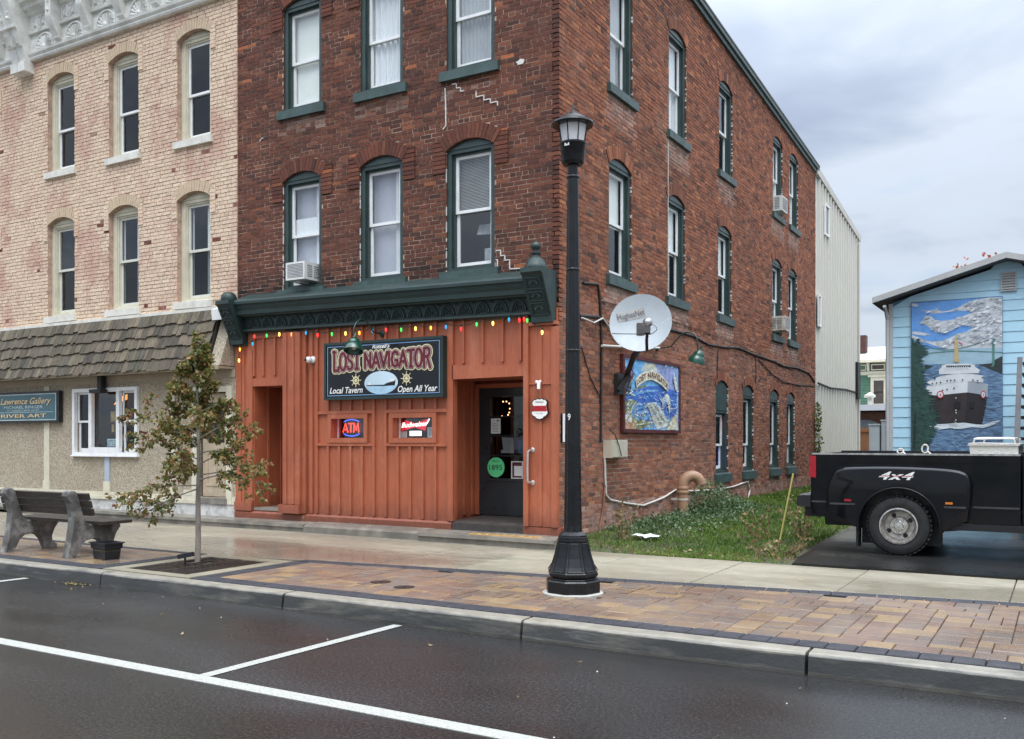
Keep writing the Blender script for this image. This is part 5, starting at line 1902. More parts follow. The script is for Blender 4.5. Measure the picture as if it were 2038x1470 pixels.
# outside stair by the blue building
stz = thing('outside_stair', 'black outside stair with a grey sloping side board by the blue wall', 'stair', (-0.4, 18.9, 0.2))
part('stringer', G().prism([(-0.80, 0.2), (-0.70, 0.2), (-0.62, 3.05), (-0.70, 3.05)], 1, 18.60, 18.68), pm('grey_board', (0.22, 0.22, 0.23), 0.6), stz)
for k in range(14):
    z = 0.45 + k * 0.19
    part('tread', G().box(-0.70 + 0.006 * k, 0.35, 18.72, 19.4, z, z + 0.05), pm('matt_black', (0.008, 0.008, 0.009), 0.5), stz)
part('stringer', G().prism([(0.25, 0.2), (0.35, 0.2), (0.43, 3.05), (0.35, 3.05)], 1, 18.60, 18.68), pm('grey_board', (0.22, 0.22, 0.23), 0.6), stz)

# ------------------------------------------------------------------ green house far behind
gh = thing('green_house', 'green clapboard house with cream trim and pale flat roof edge far behind', 'house', (-7, 45, 0.3))
M_GH = pm('sage_clapboard', (0.085, 0.20, 0.125), 0.6, 0.08, 2.0)
M_CT = pm('cream_trim', (0.66, 0.61, 0.46), 0.55, 0.05, 3.0)
part('wall_core', G().box(-12.9, -4.1, 45.02, 52, 0.3, 5.1), M_GH, gh)
z = 2.9
while z < 4.6:
    g = G()
    g.mesh([(-12.95, 44.98, z), (-4.05, 44.98, z), (-4.05, 45.01, z + 0.12), (-12.95, 45.01, z + 0.12)], [(0, 1, 2, 3)])
    part('clapboard', g, M_GH, gh)
    z += 0.12
part('frieze_board', G().box(-13, -4, 44.93, 44.975, 4.55, 4.72), M_CT, gh)
part('eave', G().box(-13.2, -3.8, 44.4, 45, 5.1, 5.22), M_CT, gh)
g = G()
g.mesh([(-13.2, 44.4, 5.22), (-3.8, 44.4, 5.22), (-5.5, 49, 6.2), (-11.5, 49, 6.2), (-13.2, 53, 5.22), (-3.8, 53, 5.22)], [(0, 1, 2, 3), (1, 5, 2), (0, 3, 4), (3, 2, 5, 4)])
part('roof', g, pm('pale_metal_roof', (0.48, 0.50, 0.54), 0.5, 0.05), gh)
g = G()
g.ring(rc(-7.57, -6.88, 3.15, 4.45), [rc(-7.44, -7.01, 3.24, 4.29)], 44.92, 44.98, fr)
g.box(-7.68, -6.77, 44.86, 44.98, 4.45, 4.55)
w = part('window', g, M_CT, gh)
g = G()
g.poly([(-7.44, 44.96, 3.24), (-7.01, 44.96, 3.24), (-7.01, 44.96, 4.29), (-7.44, 44.96, 4.29)])
part('pane', g, pm('brown_glass', (0.09, 0.075, 0.065), 0.15), w)
part('glazing_bar', G().box(-7.44, -7.01, 44.94, 44.958, 3.75, 3.79), pm('dark_wood', (0.03, 0.018, 0.01), 0.5), w)
for x0, x1 in ((-7.55, -6.95), (-8.6, -7.75)):
    g = G()
    g.ring(rc(x0, x1, 4.76, 5.04), [rc(x0 + 0.05, x1 - 0.05, 4.81, 4.99)], 44.90, 44.97, fr)
    w = part('frieze_window', g, M_CT, gh)
    g = G()
    g.poly([(x0, 44.96, 4.78), (x1, 44.96, 4.78), (x1, 44.96, 5.02), (x0, 44.96, 5.02)])
    part('pane', g, pm('brown_glass', (0.09, 0.075, 0.065), 0.15) if x0 > -7.6 else M_GH, w)
for x in (-7.66, -6.85):
    part('eave_bracket', G().prism([(44.97, 4.72), (44.85, 4.75), (44.7, 5.1), (44.97, 5.1)], 0, x - 0.05, x + 0.05), M_CT, gh)
part('chimney', G().box(-8.45, -8.05, 46.5, 47, 5.3, 6.55), M_REV, gh)
# low brick wing in front of the green house
lw = thing('brick_outbuilding', 'low dark brick outbuilding with pale roof edge before the green house', 'building', (-6.5, 40, 0.3))
part('wall', G().box(-11, -4, 40, 44, 0.3, 2.72), pm('dark_brickwork', (0.10, 0.045, 0.03), 0.85, 0.35, 9.0), lw)
part('roof', G().box(-11.2, -3.8, 39.6, 44.1, 2.78, 3.02), pm('pale_metal_roof', (0.48, 0.50, 0.54), 0.5, 0.05), lw)
g = G()
g.prism(arch_pts(-6.95, 0.6, 1.3, 2.2, 2.42), 1, 39.93, 39.99)
part('window', g, pm('slate_glass', (0.10, 0.12, 0.14), 0.12, 0.05), lw)
g = G()
g.lathe([(0.09, 3.02), (0.09, 3.3), (0.22, 3.32), (0.22, 3.4), (0.02, 3.52), (0, 3.52)], (-6.75, 39.9, 0), 10)
part('roof_vent', g, M_MET, lw)
fn = thing('wooden_fence', 'brown board fence at the back of the yard', 'fence', (-6.3, 37, 0.3))
part('rail', G().box(-7.2, -5.95, 36.93, 36.97, 1.9, 2.05), pm('fence_wood', (0.20, 0.085, 0.03), 0.7, 0.3, 9.0, stretch=(4, 4, 0.5)), fn)
for k in range(9):
    x = -7.2 + k * 0.14
    part('board', G().box(x + 0.004, x + 0.136, 36.975, 37.0, 0.3, 2.0 + 0.03 * (k % 2)), pm('fence_wood', (0.20, 0.085, 0.03), 0.7, 0.3, 9.0, stretch=(4, 4, 0.5)), fn)
M_CAB = pm('grey_cabinet', (0.36, 0.40, 0.42), 0.45, 0.06, 3.0)
for nm, x0, x1, y0, zt, lab in (('utility_cabinet', -5.78, -5.44, 34, 2.1, 'pale grey utility cabinet, lower of the pair by the fence'), ('utility_cabinet', -5.38, -5.05, 34, 2.24, 'grey ribbed utility cabinet, taller of the pair by the blue wall')):
    c = thing(nm, lab, 'cabinet', ((x0 + x1) / 2, y0, 0.3), group='utility cabinets')
    part('cabinet_body', G().box(x0, x1, y0, y0 + 0.5, 0.3, zt), M_CAB, c)
    part('cabinet_lid', G().box(x0 - 0.02, x1 + 0.02, y0 - 0.03, y0 + 0.52, zt + 0.001, zt + 0.05), M_CAB, c)
    for k in range(3 if zt > 2.2 else 1):
        part('rib', G().box(x0 + 0.04 + 0.11 * k, x0 + 0.07 + 0.11 * k, y0 - 0.025, y0 - 0.001, 0.4, zt - 0.05), M_CAB, c)
# painted pictures: outlines in metres on their walls
SHIP_ART = [
    ('sky', 'blue', [(-2.59, 4.298), (-1.0, 4.313), (-1.0, 3.177), (-2.59, 3.025)]),
    ('cloud_bank', 'cloud', [(-1.0, 4.298), (-1.206, 4.314), (-1.476, 4.28), (-1.632, 4.227), (-1.75, 4.16), (-1.909, 4.112), (-2.049, 4.1), (-2.13, 4.154), (-2.231, 4.134), (-2.415, 4.152), (-2.312, 4.111), (-2.17, 4.068), (-2.049, 4.078), (-1.79, 4.097), (-1.593, 4.083), (-1.515, 4.049), (-1.672, 3.986), (-1.83, 3.936), (-1.969, 3.923), (-2.049, 3.917), (-2.17, 3.947), (-2.241, 4.025), (-2.333, 4.024), (-2.445, 3.898), (-2.312, 3.845), (-2.231, 3.763), (-2.15, 3.703), (-2.009, 3.684), (-1.849, 3.729), (-1.672, 3.817), (-1.495, 3.762), (-1.593, 3.681), (-1.75, 3.658), (-1.909, 3.579), (-2.049, 3.532), (-2.211, 3.519), (-2.394, 3.573), (-2.579, 3.672), (-2.588, 3.584), (-2.312, 3.502), (-2.049, 3.389), (-1.711, 3.34), (-1.0, 3.305)]),
    ('cloud_small', 'cloud', [(-2.588, 4.298), (-2.517, 4.293), (-2.451, 4.239), (-2.538, 4.232), (-2.588, 4.249)]),
    ('cloud_low', 'cloud', [(-2.588, 3.744), (-2.435, 3.726), (-2.231, 3.664), (-2.353, 3.646), (-2.588, 3.695)]),
    ('haze', 'haze', [(-2.588, 3.383), (-1.0, 3.348), (-1.0, 3.027), (-2.588, 3.092)]),
    ('water', 'water', [(-2.588, 3.07), (-2.231, 3.045), (-1.909, 3.065), (-1.476, 3.047), (-1.244, 3.037), (-1.0, 3.027), (-1.0, 1.426), (-1.0, 1.341), (-2.588, 1.329)]),
    ('shore_left', 'hill', [(-2.353, 3.083), (-2.19, 3.043), (-2.312, 2.981), (-2.353, 2.972)]),
    ('shore_right', 'hill', [(-1.437, 3.041), (-1.187, 3.056), (-1.129, 3.118), (-1.0, 3.187), (-1.0, 2.846), (-1.206, 2.939), (-1.321, 3.008)]),
    ('cable', 'bridge', [(-2.323, 3.458), (-2.19, 3.396), (-2.009, 3.354), (-1.849, 3.355), (-1.672, 3.381), (-1.476, 3.432), (-1.321, 3.482), (-1.158, 3.531), (-1.158, 3.516), (-1.321, 3.467), (-1.476, 3.417), (-1.672, 3.366), (-1.849, 3.34), (-2.009, 3.339), (-2.19, 3.381), (-2.323, 3.443)]),
    ('tower', 'bridge', [(-1.175, 3.528), (-1.129, 3.525), (-1.129, 3.033), (-1.158, 2.987), (-1.19, 2.996), (-1.171, 3.034)]),
    ('deck', 'bridge', [(-2.353, 3.3), (-2.049, 3.323), (-1.75, 3.329), (-1.476, 3.311), (-1.0, 3.262), (-1.0, 3.245), (-1.476, 3.294), (-1.75, 3.311), (-2.049, 3.306), (-2.353, 3.282)]),
    ('hull', 'hull', [(-2.302, 2.483), (-1.929, 2.491), (-1.603, 2.52), (-1.254, 2.425), (-1.279, 2.199), (-1.35, 1.881), (-1.515, 1.896), (-1.672, 1.923), (-1.849, 1.92), (-2.069, 1.9), (-2.251, 1.995)]),
    ('hull_shade', 'hull2', [(-1.597, 2.52), (-1.254, 2.425), (-1.279, 2.199), (-1.35, 1.881), (-1.515, 1.896), (-1.642, 1.927)]),
    ('bow_white', 'white', [(-2.323, 2.649), (-2.069, 2.693), (-1.593, 2.73), (-1.24, 2.661), (-1.254, 2.418), (-1.398, 2.478), (-1.597, 2.513), (-1.849, 2.493), (-2.089, 2.473), (-2.312, 2.465)]),
    ('bow_grey', 'grey', [(-1.589, 2.726), (-1.24, 2.659), (-1.254, 2.423), (-1.398, 2.478), (-1.593, 2.513)]),
    ('deck_house', 'white', [(-2.323, 2.727), (-2.211, 2.79), (-2.049, 2.85), (-1.79, 2.874), (-1.515, 2.864), (-1.321, 2.825), (-1.321, 2.696), (-1.593, 2.73), (-1.849, 2.712), (-2.211, 2.662)]),
    ('bridge_deck', 'white', [(-2.1, 2.962), (-2.049, 3.015), (-1.476, 3.014), (-1.383, 2.935), (-1.398, 2.875), (-2.089, 2.878)]),
    ('wheelhouse', 'white', [(-2.049, 3.048), (-1.949, 3.071), (-1.593, 3.065), (-1.46, 3.035), (-1.466, 2.938), (-2.029, 2.949)]),
    ('window_band', 'dark', [(-1.965, 3.041), (-1.534, 3.032), (-1.538, 2.997), (-1.965, 3.005)]),
    ('mast', 'tan', [(-1.818, 3.52), (-1.762, 3.517), (-1.741, 3.097), (-1.83, 3.101)]),
    ('mast_top', 'tan', [(-1.8, 3.639), (-1.77, 3.637), (-1.77, 3.517), (-1.798, 3.519)]),
    ('flag_left', 'red', [(-1.879, 3.527), (-1.83, 3.52), (-1.822, 3.476), (-1.869, 3.501)]),
    ('flag_right', 'red', [(-1.754, 3.499), (-1.681, 3.458), (-1.681, 3.425), (-1.741, 3.461)]),
    ('foam', 'foam', [(-2.261, 1.88), (-2.11, 1.901), (-1.869, 1.921), (-1.632, 1.929), (-1.437, 1.895), (-1.321, 1.888), (-1.167, 1.951), (-1.015, 1.971), (-1.148, 1.886), (-1.321, 1.823), (-1.515, 1.846), (-1.711, 1.81), (-1.909, 1.827), (-2.11, 1.799), (-2.211, 1.84)]),
    ('spruce', 'spruce', [(-2.588, 1.329), (-2.588, 3.628), (-2.554, 3.582), (-2.528, 3.513), (-2.48, 3.611), (-2.416, 3.562), (-2.487, 3.541), (-2.386, 3.513), (-2.466, 3.477), (-2.286, 3.447), (-2.384, 3.422), (-2.251, 3.382), (-2.369, 3.369), (-2.263, 3.317), (-2.364, 3.301), (-2.261, 3.277), (-2.374, 3.246), (-2.371, 3.225), (-2.466, 3.195), (-2.339, 3.147), (-2.453, 3.128), (-2.351, 3.092), (-2.435, 3.069), (-2.315, 3.048), (-2.415, 3.024), (-2.303, 2.982), (-2.428, 2.965), (-2.324, 2.927), (-2.41, 2.901), (-2.312, 2.857), (-2.417, 2.838), (-2.289, 2.797), (-2.41, 2.793), (-2.282, 2.74), (-2.412, 2.728), (-2.284, 2.699), (-2.402, 2.67), (-2.303, 2.645), (-2.396, 2.605), (-2.243, 2.57), (-2.306, 2.56), (-2.215, 2.512), (-2.309, 2.504), (-2.179, 2.47), (-2.286, 2.441), (-2.147, 2.391), (-2.262, 2.371), (-2.166, 2.354), (-2.249, 2.33), (-2.156, 2.289), (-2.234, 2.27), (-2.15, 2.222), (-2.206, 2.198), (-2.082, 2.174), (-2.195, 2.148), (-2.081, 2.112), (-2.183, 2.089), (-2.059, 2.056), (-2.173, 2.03), (-2.104, 2.004), (-2.198, 1.976), (-2.087, 1.953), (-2.178, 1.917), (-2.121, 1.883), (-2.189, 1.869), (-2.101, 1.829), (-2.207, 1.807), (-2.117, 1.765), (-2.201, 1.755), (-2.14, 1.703), (-2.231, 1.69), (-2.166, 1.66), (-2.257, 1.635), (-2.2, 1.597), (-2.275, 1.577), (-2.196, 1.552), (-2.307, 1.513), (-2.245, 1.49), (-2.338, 1.464), (-2.415, 1.352), (-2.415, 1.33)]),
    ('spruce_stem', 'bark', [(-2.548, 2.11), (-2.511, 2.109), (-2.521, 1.418), (-2.563, 1.418)]),
    ('plate_left', 'hull3', [(-1.83, 2.336), (-1.715, 2.342), (-1.719, 2.207), (-1.826, 2.204)]),
    ('plate_right', 'hull3', [(-1.558, 2.334), (-1.472, 2.328), (-1.48, 2.203), (-1.562, 2.209)]),
    ('cable_right', 'bridge', [(-1.148, 3.531), (-1.0, 3.439), (-1.0, 3.422), (-1.148, 3.514)]),
]
SHIP_RINGS = [((-2.069, 2.481), 0.06400000000000006), ((-1.321, 2.463), 0.04200000000000004)]
SHIP_DOTS = [(-1.949, 2.579), (-1.826, 2.602), (-2.029, 2.564), (-2.231, 2.525), (-2.211, 2.697), (-2.136, 2.71), (-2.065, 2.719), (-1.949, 2.748), (-1.885, 2.75), (-1.818, 2.755), (-1.677, 2.755), (-1.499, 2.745), (-1.418, 2.731), (-2.166, 2.793), (-1.333, 2.791)]
SHIP_MARKS = [(-1.794, 2.409), (-1.794, 2.171), (-1.79, 2.125), (-1.794, 1.983)]
SIDE_ART = [
    ('sky', 'skyb', [(13.285, 2.863), (14.136, 2.876), (15.698, 2.878), (15.698, 2.435), (14.636, 2.495), (13.896, 2.431), (13.285, 2.294)]),
    ('violet', 'violet', [(14.383, 2.876), (14.792, 2.879), (15.698, 2.855), (15.698, 2.435), (15.22, 2.494), (15.003, 2.662), (14.636, 2.747)]),
    ('halo', 'cream2', [(14.234, 2.854), (14.636, 2.873), (14.792, 2.757), (14.433, 2.753), (14.039, 2.709)]),
    ('hill', 'olive', [(13.285, 2.303), (13.826, 2.423), (14.283, 2.506), (14.308, 2.469), (13.826, 2.39), (13.302, 2.276)]),
    ('sea', 'ultra', [(13.294, 2.267), (13.549, 2.35), (13.896, 2.412), (14.383, 2.483), (14.897, 2.513), (15.698, 2.445), (15.669, 1.972), (15.33, 1.986), (14.534, 1.902), (14.039, 1.912), (13.779, 2.213), (13.294, 2.186)]),
    ('sea_light', 'blue2', [(13.436, 2.282), (13.849, 2.363), (14.383, 2.425), (14.844, 2.447), (14.792, 2.415), (14.358, 2.386), (13.849, 2.317), (13.481, 2.247)]),
    ('sea_light', 'blue2', [(13.849, 2.169), (14.234, 2.21), (14.358, 2.09), (14.483, 1.949), (14.234, 1.925), (13.992, 1.94), (13.849, 2.057)]),
    ('wave', 'ultra', [(13.837, 2.141), (14.234, 2.191), (14.259, 2.168), (13.873, 2.114)]),
    ('wave', 'ultra', [(13.849, 2.076), (14.308, 2.127), (14.333, 2.104), (13.896, 2.045)]),
    ('wave', 'ultra', [(13.92, 2.003), (14.383, 2.052), (14.408, 2.024), (13.992, 1.972)]),
    ('land_left', 'olive', [(13.294, 2.186), (13.503, 2.221), (13.756, 2.23), (13.896, 2.217), (13.732, 2.165), (13.663, 2.062), (13.732, 1.962), (13.944, 1.911), (14.234, 1.916), (14.433, 1.872), (14.259, 1.812), (13.944, 1.771), (13.826, 1.76), (13.294, 1.751)]),
    ('road', 'pale', [(13.629, 2.033), (13.686, 2.127), (13.826, 2.205), (13.854, 2.202), (13.721, 2.123), (13.663, 2.034), (13.709, 1.989), (13.686, 1.987)]),
    ('city', 'pale', [(14.308, 2.203), (14.714, 2.231), (14.897, 2.144), (15.111, 2.011), (15.33, 1.865), (15.138, 1.822), (14.714, 1.764), (14.585, 1.883), (14.483, 2.016), (14.358, 2.128)]),
    ('block', 'greyg', [(14.383, 2.181), (14.471, 2.189), (14.496, 2.166), (14.413, 2.157)]),
    ('blockb', 'greyg', [(14.559, 2.202), (14.649, 2.209), (14.675, 2.188), (14.59, 2.179)]),
    ('block', 'greyg', [(14.438, 2.147), (14.526, 2.154), (14.552, 2.131), (14.468, 2.122)]),
    ('blockb', 'olive', [(14.611, 2.169), (14.701, 2.175), (14.727, 2.155), (14.641, 2.146)]),
    ('block', 'greyg', [(14.493, 2.112), (14.582, 2.119), (14.608, 2.096), (14.524, 2.087)]),
    ('blockb', 'greyg', [(14.662, 2.135), (14.753, 2.142), (14.779, 2.121), (14.693, 2.113)]),
    ('block', 'greyg', [(14.549, 2.077), (14.639, 2.084), (14.665, 2.06), (14.58, 2.052)]),
    ('blockb', 'olive', [(14.714, 2.102), (14.805, 2.108), (14.831, 2.087), (14.745, 2.079)]),
    ('block', 'greyg', [(14.605, 2.042), (14.696, 2.049), (14.721, 2.025), (14.636, 2.016)]),
    ('blockb', 'greyg', [(14.766, 2.068), (14.857, 2.074), (14.884, 2.053), (14.797, 2.045)]),
    ('block', 'greyg', [(14.662, 2.006), (14.753, 2.013), (14.779, 1.989), (14.693, 1.98)]),
    ('blockb', 'olive', [(14.818, 2.034), (14.91, 2.04), (14.937, 2.019), (14.849, 2.011)]),
    ('block', 'greyg', [(14.719, 1.97), (14.81, 1.977), (14.836, 1.953), (14.75, 1.945)]),
    ('blockb', 'greyg', [(14.871, 2.0), (14.963, 2.006), (14.99, 1.985), (14.902, 1.977)]),
    ('block', 'greyg', [(14.776, 1.934), (14.868, 1.941), (14.894, 1.917), (14.807, 1.909)]),
    ('blockb', 'olive', [(14.923, 1.966), (15.017, 1.971), (15.044, 1.95), (14.955, 1.943)]),
    ('block', 'greyg', [(14.834, 1.898), (14.926, 1.905), (14.953, 1.88), (14.865, 1.872)]),
    ('blockb', 'greyg', [(14.977, 1.931), (15.071, 1.937), (15.098, 1.915), (15.009, 1.908)]),
    ('bridge_line', 'pale', [(13.826, 1.844), (14.534, 1.902), (15.303, 1.94), (15.303, 1.923), (14.534, 1.886), (13.837, 1.83)]),
    ('bay', 'blue2', [(14.136, 1.801), (14.383, 1.842), (14.611, 1.869), (14.714, 1.764), (14.136, 1.759)]),
    ('gull', 'pale', [(14.91, 2.272), (15.057, 2.367), (15.165, 2.392), (15.275, 2.346), (15.33, 2.217), (15.303, 2.046), (15.247, 2.064), (15.22, 2.194), (15.111, 2.26), (15.003, 2.207), (14.977, 2.166)]),
    ('gull', 'pale', [(15.484, 2.801), (15.583, 2.654), (15.669, 2.536), (15.669, 2.444), (15.583, 2.481), (15.47, 2.648)]),
    ('crowd_left', 'flesh', [(13.302, 2.007), (13.436, 2.046), (13.549, 1.995), (13.732, 1.907), (13.826, 1.76), (13.294, 1.751)]),
    ('crowd_cap', 'pale', [(13.336, 1.981), (13.503, 2.007), (13.64, 1.951), (13.629, 1.878), (13.436, 1.902), (13.325, 1.918)]),
    ('crowd_right', 'cream2', [(15.33, 1.935), (15.526, 2.03), (15.655, 2.085), (15.655, 1.777), (15.125, 1.772), (15.193, 1.823)]),
    ('banner', 'cream2', [(13.779, 2.568), (13.944, 2.647), (14.185, 2.719), (14.433, 2.753), (14.688, 2.741), (14.95, 2.678), (15.22, 2.574), (15.198, 2.423), (14.977, 2.502), (14.74, 2.559), (14.483, 2.593), (14.234, 2.565), (14.015, 2.507), (13.837, 2.428)]),
]
BANNER_BASE = [(13.821, 2.455), (14.015, 2.53), (14.234, 2.587), (14.471, 2.614), (14.688, 2.595), (14.897, 2.549), (15.057, 2.496), (15.187, 2.44)]
BANNER_TOP = [(13.791, 2.56), (13.968, 2.639), (14.209, 2.706), (14.445, 2.737), (14.688, 2.723), (14.91, 2.676), (15.071, 2.616), (15.215, 2.562)]
WHEEL_C = (13.526, 2.64)
# ================================================================== signs on the tavern
M_BLACKP = pm('sign_black', (0.006, 0.007, 0.010), 0.3, 0.2, 4.0)
M_CREAMP = pm('sign_cream', (0.70, 0.62, 0.38), 0.45, 0.06, 5.0)
M_MAROON = pm('sign_maroon', (0.115, 0.010, 0.018), 0.4, 0.15, 5.0)
M_SWHITE = pm('sign_white', (0.80, 0.78, 0.74), 0.45, 0.04, 5.0)
M_PINK = pm('sign_pink_outline', (0.62, 0.44, 0.42), 0.45, 0.05, 5.0)
M_BLUEL = pm('sign_blue_line', (0.16, 0.30, 0.50), 0.45, 0.05, 5.0)
sg = thing('tavern_sign', 'large black tavern sign with maroon arched lettering, two ship wheels and a ship oval', 'sign', (-8.855, 11.2, 2.22))
SY_ = 11.13
part('sign_frame', G().ring(rc(-9.985, -7.725, 2.22, 3.11), [rc(-9.945, -7.765, 2.26, 3.07)], SY_ - 0.015, 11.237, fr), M_GREEN, sg)
part('sign_board', G().box(-9.945, -7.765, SY_, 11.236, 2.26, 3.07), M_BLACKP, sg)
part('border_line', G().ring(rc(-9.925, -7.785, 2.28, 3.05), [rc(-9.913, -7.797, 2.292, 3.038)], SY_ - 0.004, SY_ - 0.001, fr), M_BLUEL, sg)


def warp(x, z):
    """letters taller towards both ends of the word; z runs 0..1"""
    t = (x + 8.86) / 0.95
    lo = 2.695 - 0.045 * t * t
    hi = 2.922 + 0.05 * t * t
    return lo + (hi - lo) * z


GLY = {  # blocky capitals with small serifs, strokes as centre lines in a 0..1 box, with advance
    'L': (0.70, [[(0.12, 1), (0.12, 0.06), (0.62, 0.06)], [(0.0, 0.98), (0.26, 0.98)], [(0.62, 0.02), (0.62, 0.22)]]),
    'O': (0.86, [[(0.42 + 0.34 * math.sin(a), 0.5 + 0.46 * math.cos(a)) for a in [2 * math.pi * k / 18 for k in range(19)]]]),
    'S': (0.74, [[(0.62, 0.80), (0.55, 0.93), (0.36, 0.97), (0.16, 0.90), (0.10, 0.74), (0.20, 0.60), (0.48, 0.47), (0.62, 0.33), (0.60, 0.14), (0.42, 0.04), (0.20, 0.05), (0.08, 0.20)]]),
    'T': (0.74, [[(0.04, 0.95), (0.70, 0.95)], [(0.37, 0.95), (0.37, 0.02)], [(0.24, 0.02), (0.50, 0.02)]]),
    'N': (0.88, [[(0.12, 0.02), (0.12, 0.97), (0.70, 0.05), (0.70, 0.97)]]),
    'A': (0.86, [[(0.04, 0.02), (0.42, 0.97), (0.80, 0.02)], [(0.20, 0.32), (0.64, 0.32)]]),
    'V': (0.82, [[(0.04, 0.98), (0.40, 0.03), (0.76, 0.98)]]),
    'I': (0.34, [[(0.15, 0.02), (0.15, 0.98)]]),
    'G': (0.86, [[(0.72, 0.80), (0.62, 0.93), (0.42, 0.97), (0.20, 0.86), (0.09, 0.5), (0.20, 0.14), (0.44, 0.03), (0.70, 0.12), (0.70, 0.42), (0.48, 0.42)]]),
    'R': (0.84, [[(0.13, 0.02), (0.13, 0.95), (0.46, 0.95), (0.64, 0.86), (0.66, 0.70), (0.56, 0.56), (0.13, 0.52)], [(0.42, 0.52), (0.74, 0.02)]]),
    ' ': (0.42, []),
}


def stroke_word(word, x0, x1, wd, fn, y, closed_pad=0.0):
    """ribbons of half width wd (metres) along each glyph's centre line; fn(x, t) gives z"""
    tot = sum(GLY[c][0] for c in word)
    k = (x1 - x0) / tot
    g = G()
    x = x0
    lay_ = [y]
    def ny():
        lay_[0] -= 4e-6
        return lay_[0]
    for c in word:
        adv, strokes = GLY[c]
        for st in strokes:
            P = [Vector((x + p[0] * k, fn(x + p[0] * k, p[1]))) for p in st]
            # resample so that bends stay smooth
            for a, b in zip(P[:-1], P[1:]):
                d = (b - a)
                if d.length < 1e-6:
                    continue
                d.normalize()
                nn = Vector((-d.y, d.x)) * wd
                yq = ny()
                g.poly([(a.x - nn.x, yq, a.y - nn.y), (b.x - nn.x, yq, b.y - nn.y), (b.x + nn.x, yq, b.y + nn.y), (a.x + nn.x, yq, a.y + nn.y)])
            for a in P:
                m_ = 8
                yq = ny()
                g.poly([(a.x + wd * math.cos(2 * math.pi * i / m_), yq, a.y + wd * math.sin(2 * math.pi * i / m_)) for i in range(m_)])
        x += adv * k
    return g


wd0 = -9.80, -7.93
for nm, w, m, dy in (('lettering_outer', 0.056, M_CREAMP, 0.002), ('lettering_gap', 0.040, M_BLACKP, 0.005), ('lettering_line', 0.031, M_PINK, 0.008), ('lettering', 0.0225, M_MAROON, 0.011)):
    part(nm, stroke_word('LOST NAVIGATOR', wd0[0], wd0[1], w, warp, SY_ - dy), m, sg, kind='stuff')
sf = lambda x, z: (x, SY_ - 0.003, z)
part('lettering', lettering("Russell's", -9.03, -8.70, 2.985, 0.062, sf, shear=0.25, offset=0.025), M_SWHITE, sg)
part('lettering', lettering('Local Tavern', -9.875, -9.215, 2.322, 0.092, sf, shear=0.25, offset=0.014), M_SWHITE, sg)
part('lettering', lettering('Open All Year', -8.545, -7.825, 2.312, 0.092, sf, shear=0.25, offset=0.014), M_SWHITE, sg)
for wx in (-9.35, -8.385):
    g = G()
    g.ring(ellipse(wx, 2.512, 0.062, 0.062, 24), [ellipse(wx, 2.512, 0.045, 0.045, 24)], SY_ - 0.004, SY_ - 0.001, fr)
    g.prism(ellipse(wx, 2.512, 0.022, 0.022, 12), 1, SY_ - 0.004, SY_ - 0.001)
    for k in range(8):
        a = math.pi * k / 4
        g.bar((wx + 0.02 * math.cos(a), SY_ - 0.003, 2.512 + 0.02 * math.sin(a)), (wx + 0.105 * math.cos(a), SY_ - 0.003, 2.512 + 0.105 * math.sin(a)), 0.009, 0.004, (0, 1, 0))
    part('ship_wheel', g, M_CREAMP, sg, kind='stuff')
g = G()
g.prism(ellipse(-8.862, 2.462, 0.318, 0.175, 36), 1, SY_ - 0.004, SY_ - 0.001)
part('ship_oval', g, pm('oval_sky', (0.52, 0.66, 0.74), 0.5, 0.10, 2.0), sg)
el = ellipse(-8.862, 2.462, 0.316, 0.173, 72)
lowp = sorted([p for p in el if p[1] < 2.418], key=lambda p: p[0])
g = G()
g.poly([(p[0], SY_ - 0.0055, p[1]) for p in lowp])
part('oval_water', g, pm('oval_water', (0.36, 0.55, 0.68), 0.5, 0.15, 9.0), sg)
g = G()
g.poly([(x, SY_ - 0.0065, z) for x, z in ((-9.14, 2.42), (-8.80, 2.41), (-8.60, 2.415), (-8.585, 2.50), (-8.62, 2.475), (-8.75, 2.455), (-8.80, 2.43), (-9.14, 2.432))])
part('oval_ship', g, M_BLACKP, sg)
g = G()
for q in (((-8.70, 2.472), (-8.60, 2.485), (-8.60, 2.52), (-8.70, 2.51)), ((-9.10, 2.433), (-9.06, 2.433), (-9.07, 2.475), (-9.09, 2.475))):
    g.poly([(x, SY_ - 0.0066, z) for x, z in q])
part('oval_cabins', g, M_SWHITE, sg, kind='stuff')

# gooseneck lamps
M_ENAM = pm('green_enamel', (0.005, 0.055, 0.033), 0.22, 0.12, 3.0, coat=0.4)
M_ENIN = pm('white_enamel', (0.6, 0.6, 0.56), 0.4)


def gooseneck(label, wall, path, head, mat3):
    t = thing('gooseneck_lamp', label, 'lamp', wall, group='green gooseneck lamps')
    part('arm', G().tube(path, 0.0125, 8), pm('dark_green_metal', (0.012, 0.035, 0.03), 0.35), t, 60)
    n_ = Vector(path[1]) - Vector(path[0])
    part('wall_plate', G().lathe([(0.055, 0), (0.055, 0.012), (0.03, 0.03), (0.0, 0.03)], wall, 14, n_.to_track_quat('Z', 'Y').to_matrix()), pm('dark_green_metal', (0.012, 0.035, 0.03), 0.35), t, 40)
    prof = [(0.020, 0.19), (0.024, 0.13), (0.034, 0.118), (0.066, 0.095), (0.086, 0.062), (0.092, 0.03), (0.098, 0.022), (0.118, 0.0), (0.138, -0.04), (0.145, -0.085), (0.147, -0.095), (0.140, -0.095), (0.130, -0.04), (0.09, 0.01), (0.0, 0.03)]
    part('shade', G().lathe(prof, head, 24, mat3), M_ENAM, t, 50)
    part('bulb', G().ball((head[0], head[1], head[2] - 0.03), 0.035, 8, 6), M_ENIN, t)
    return t


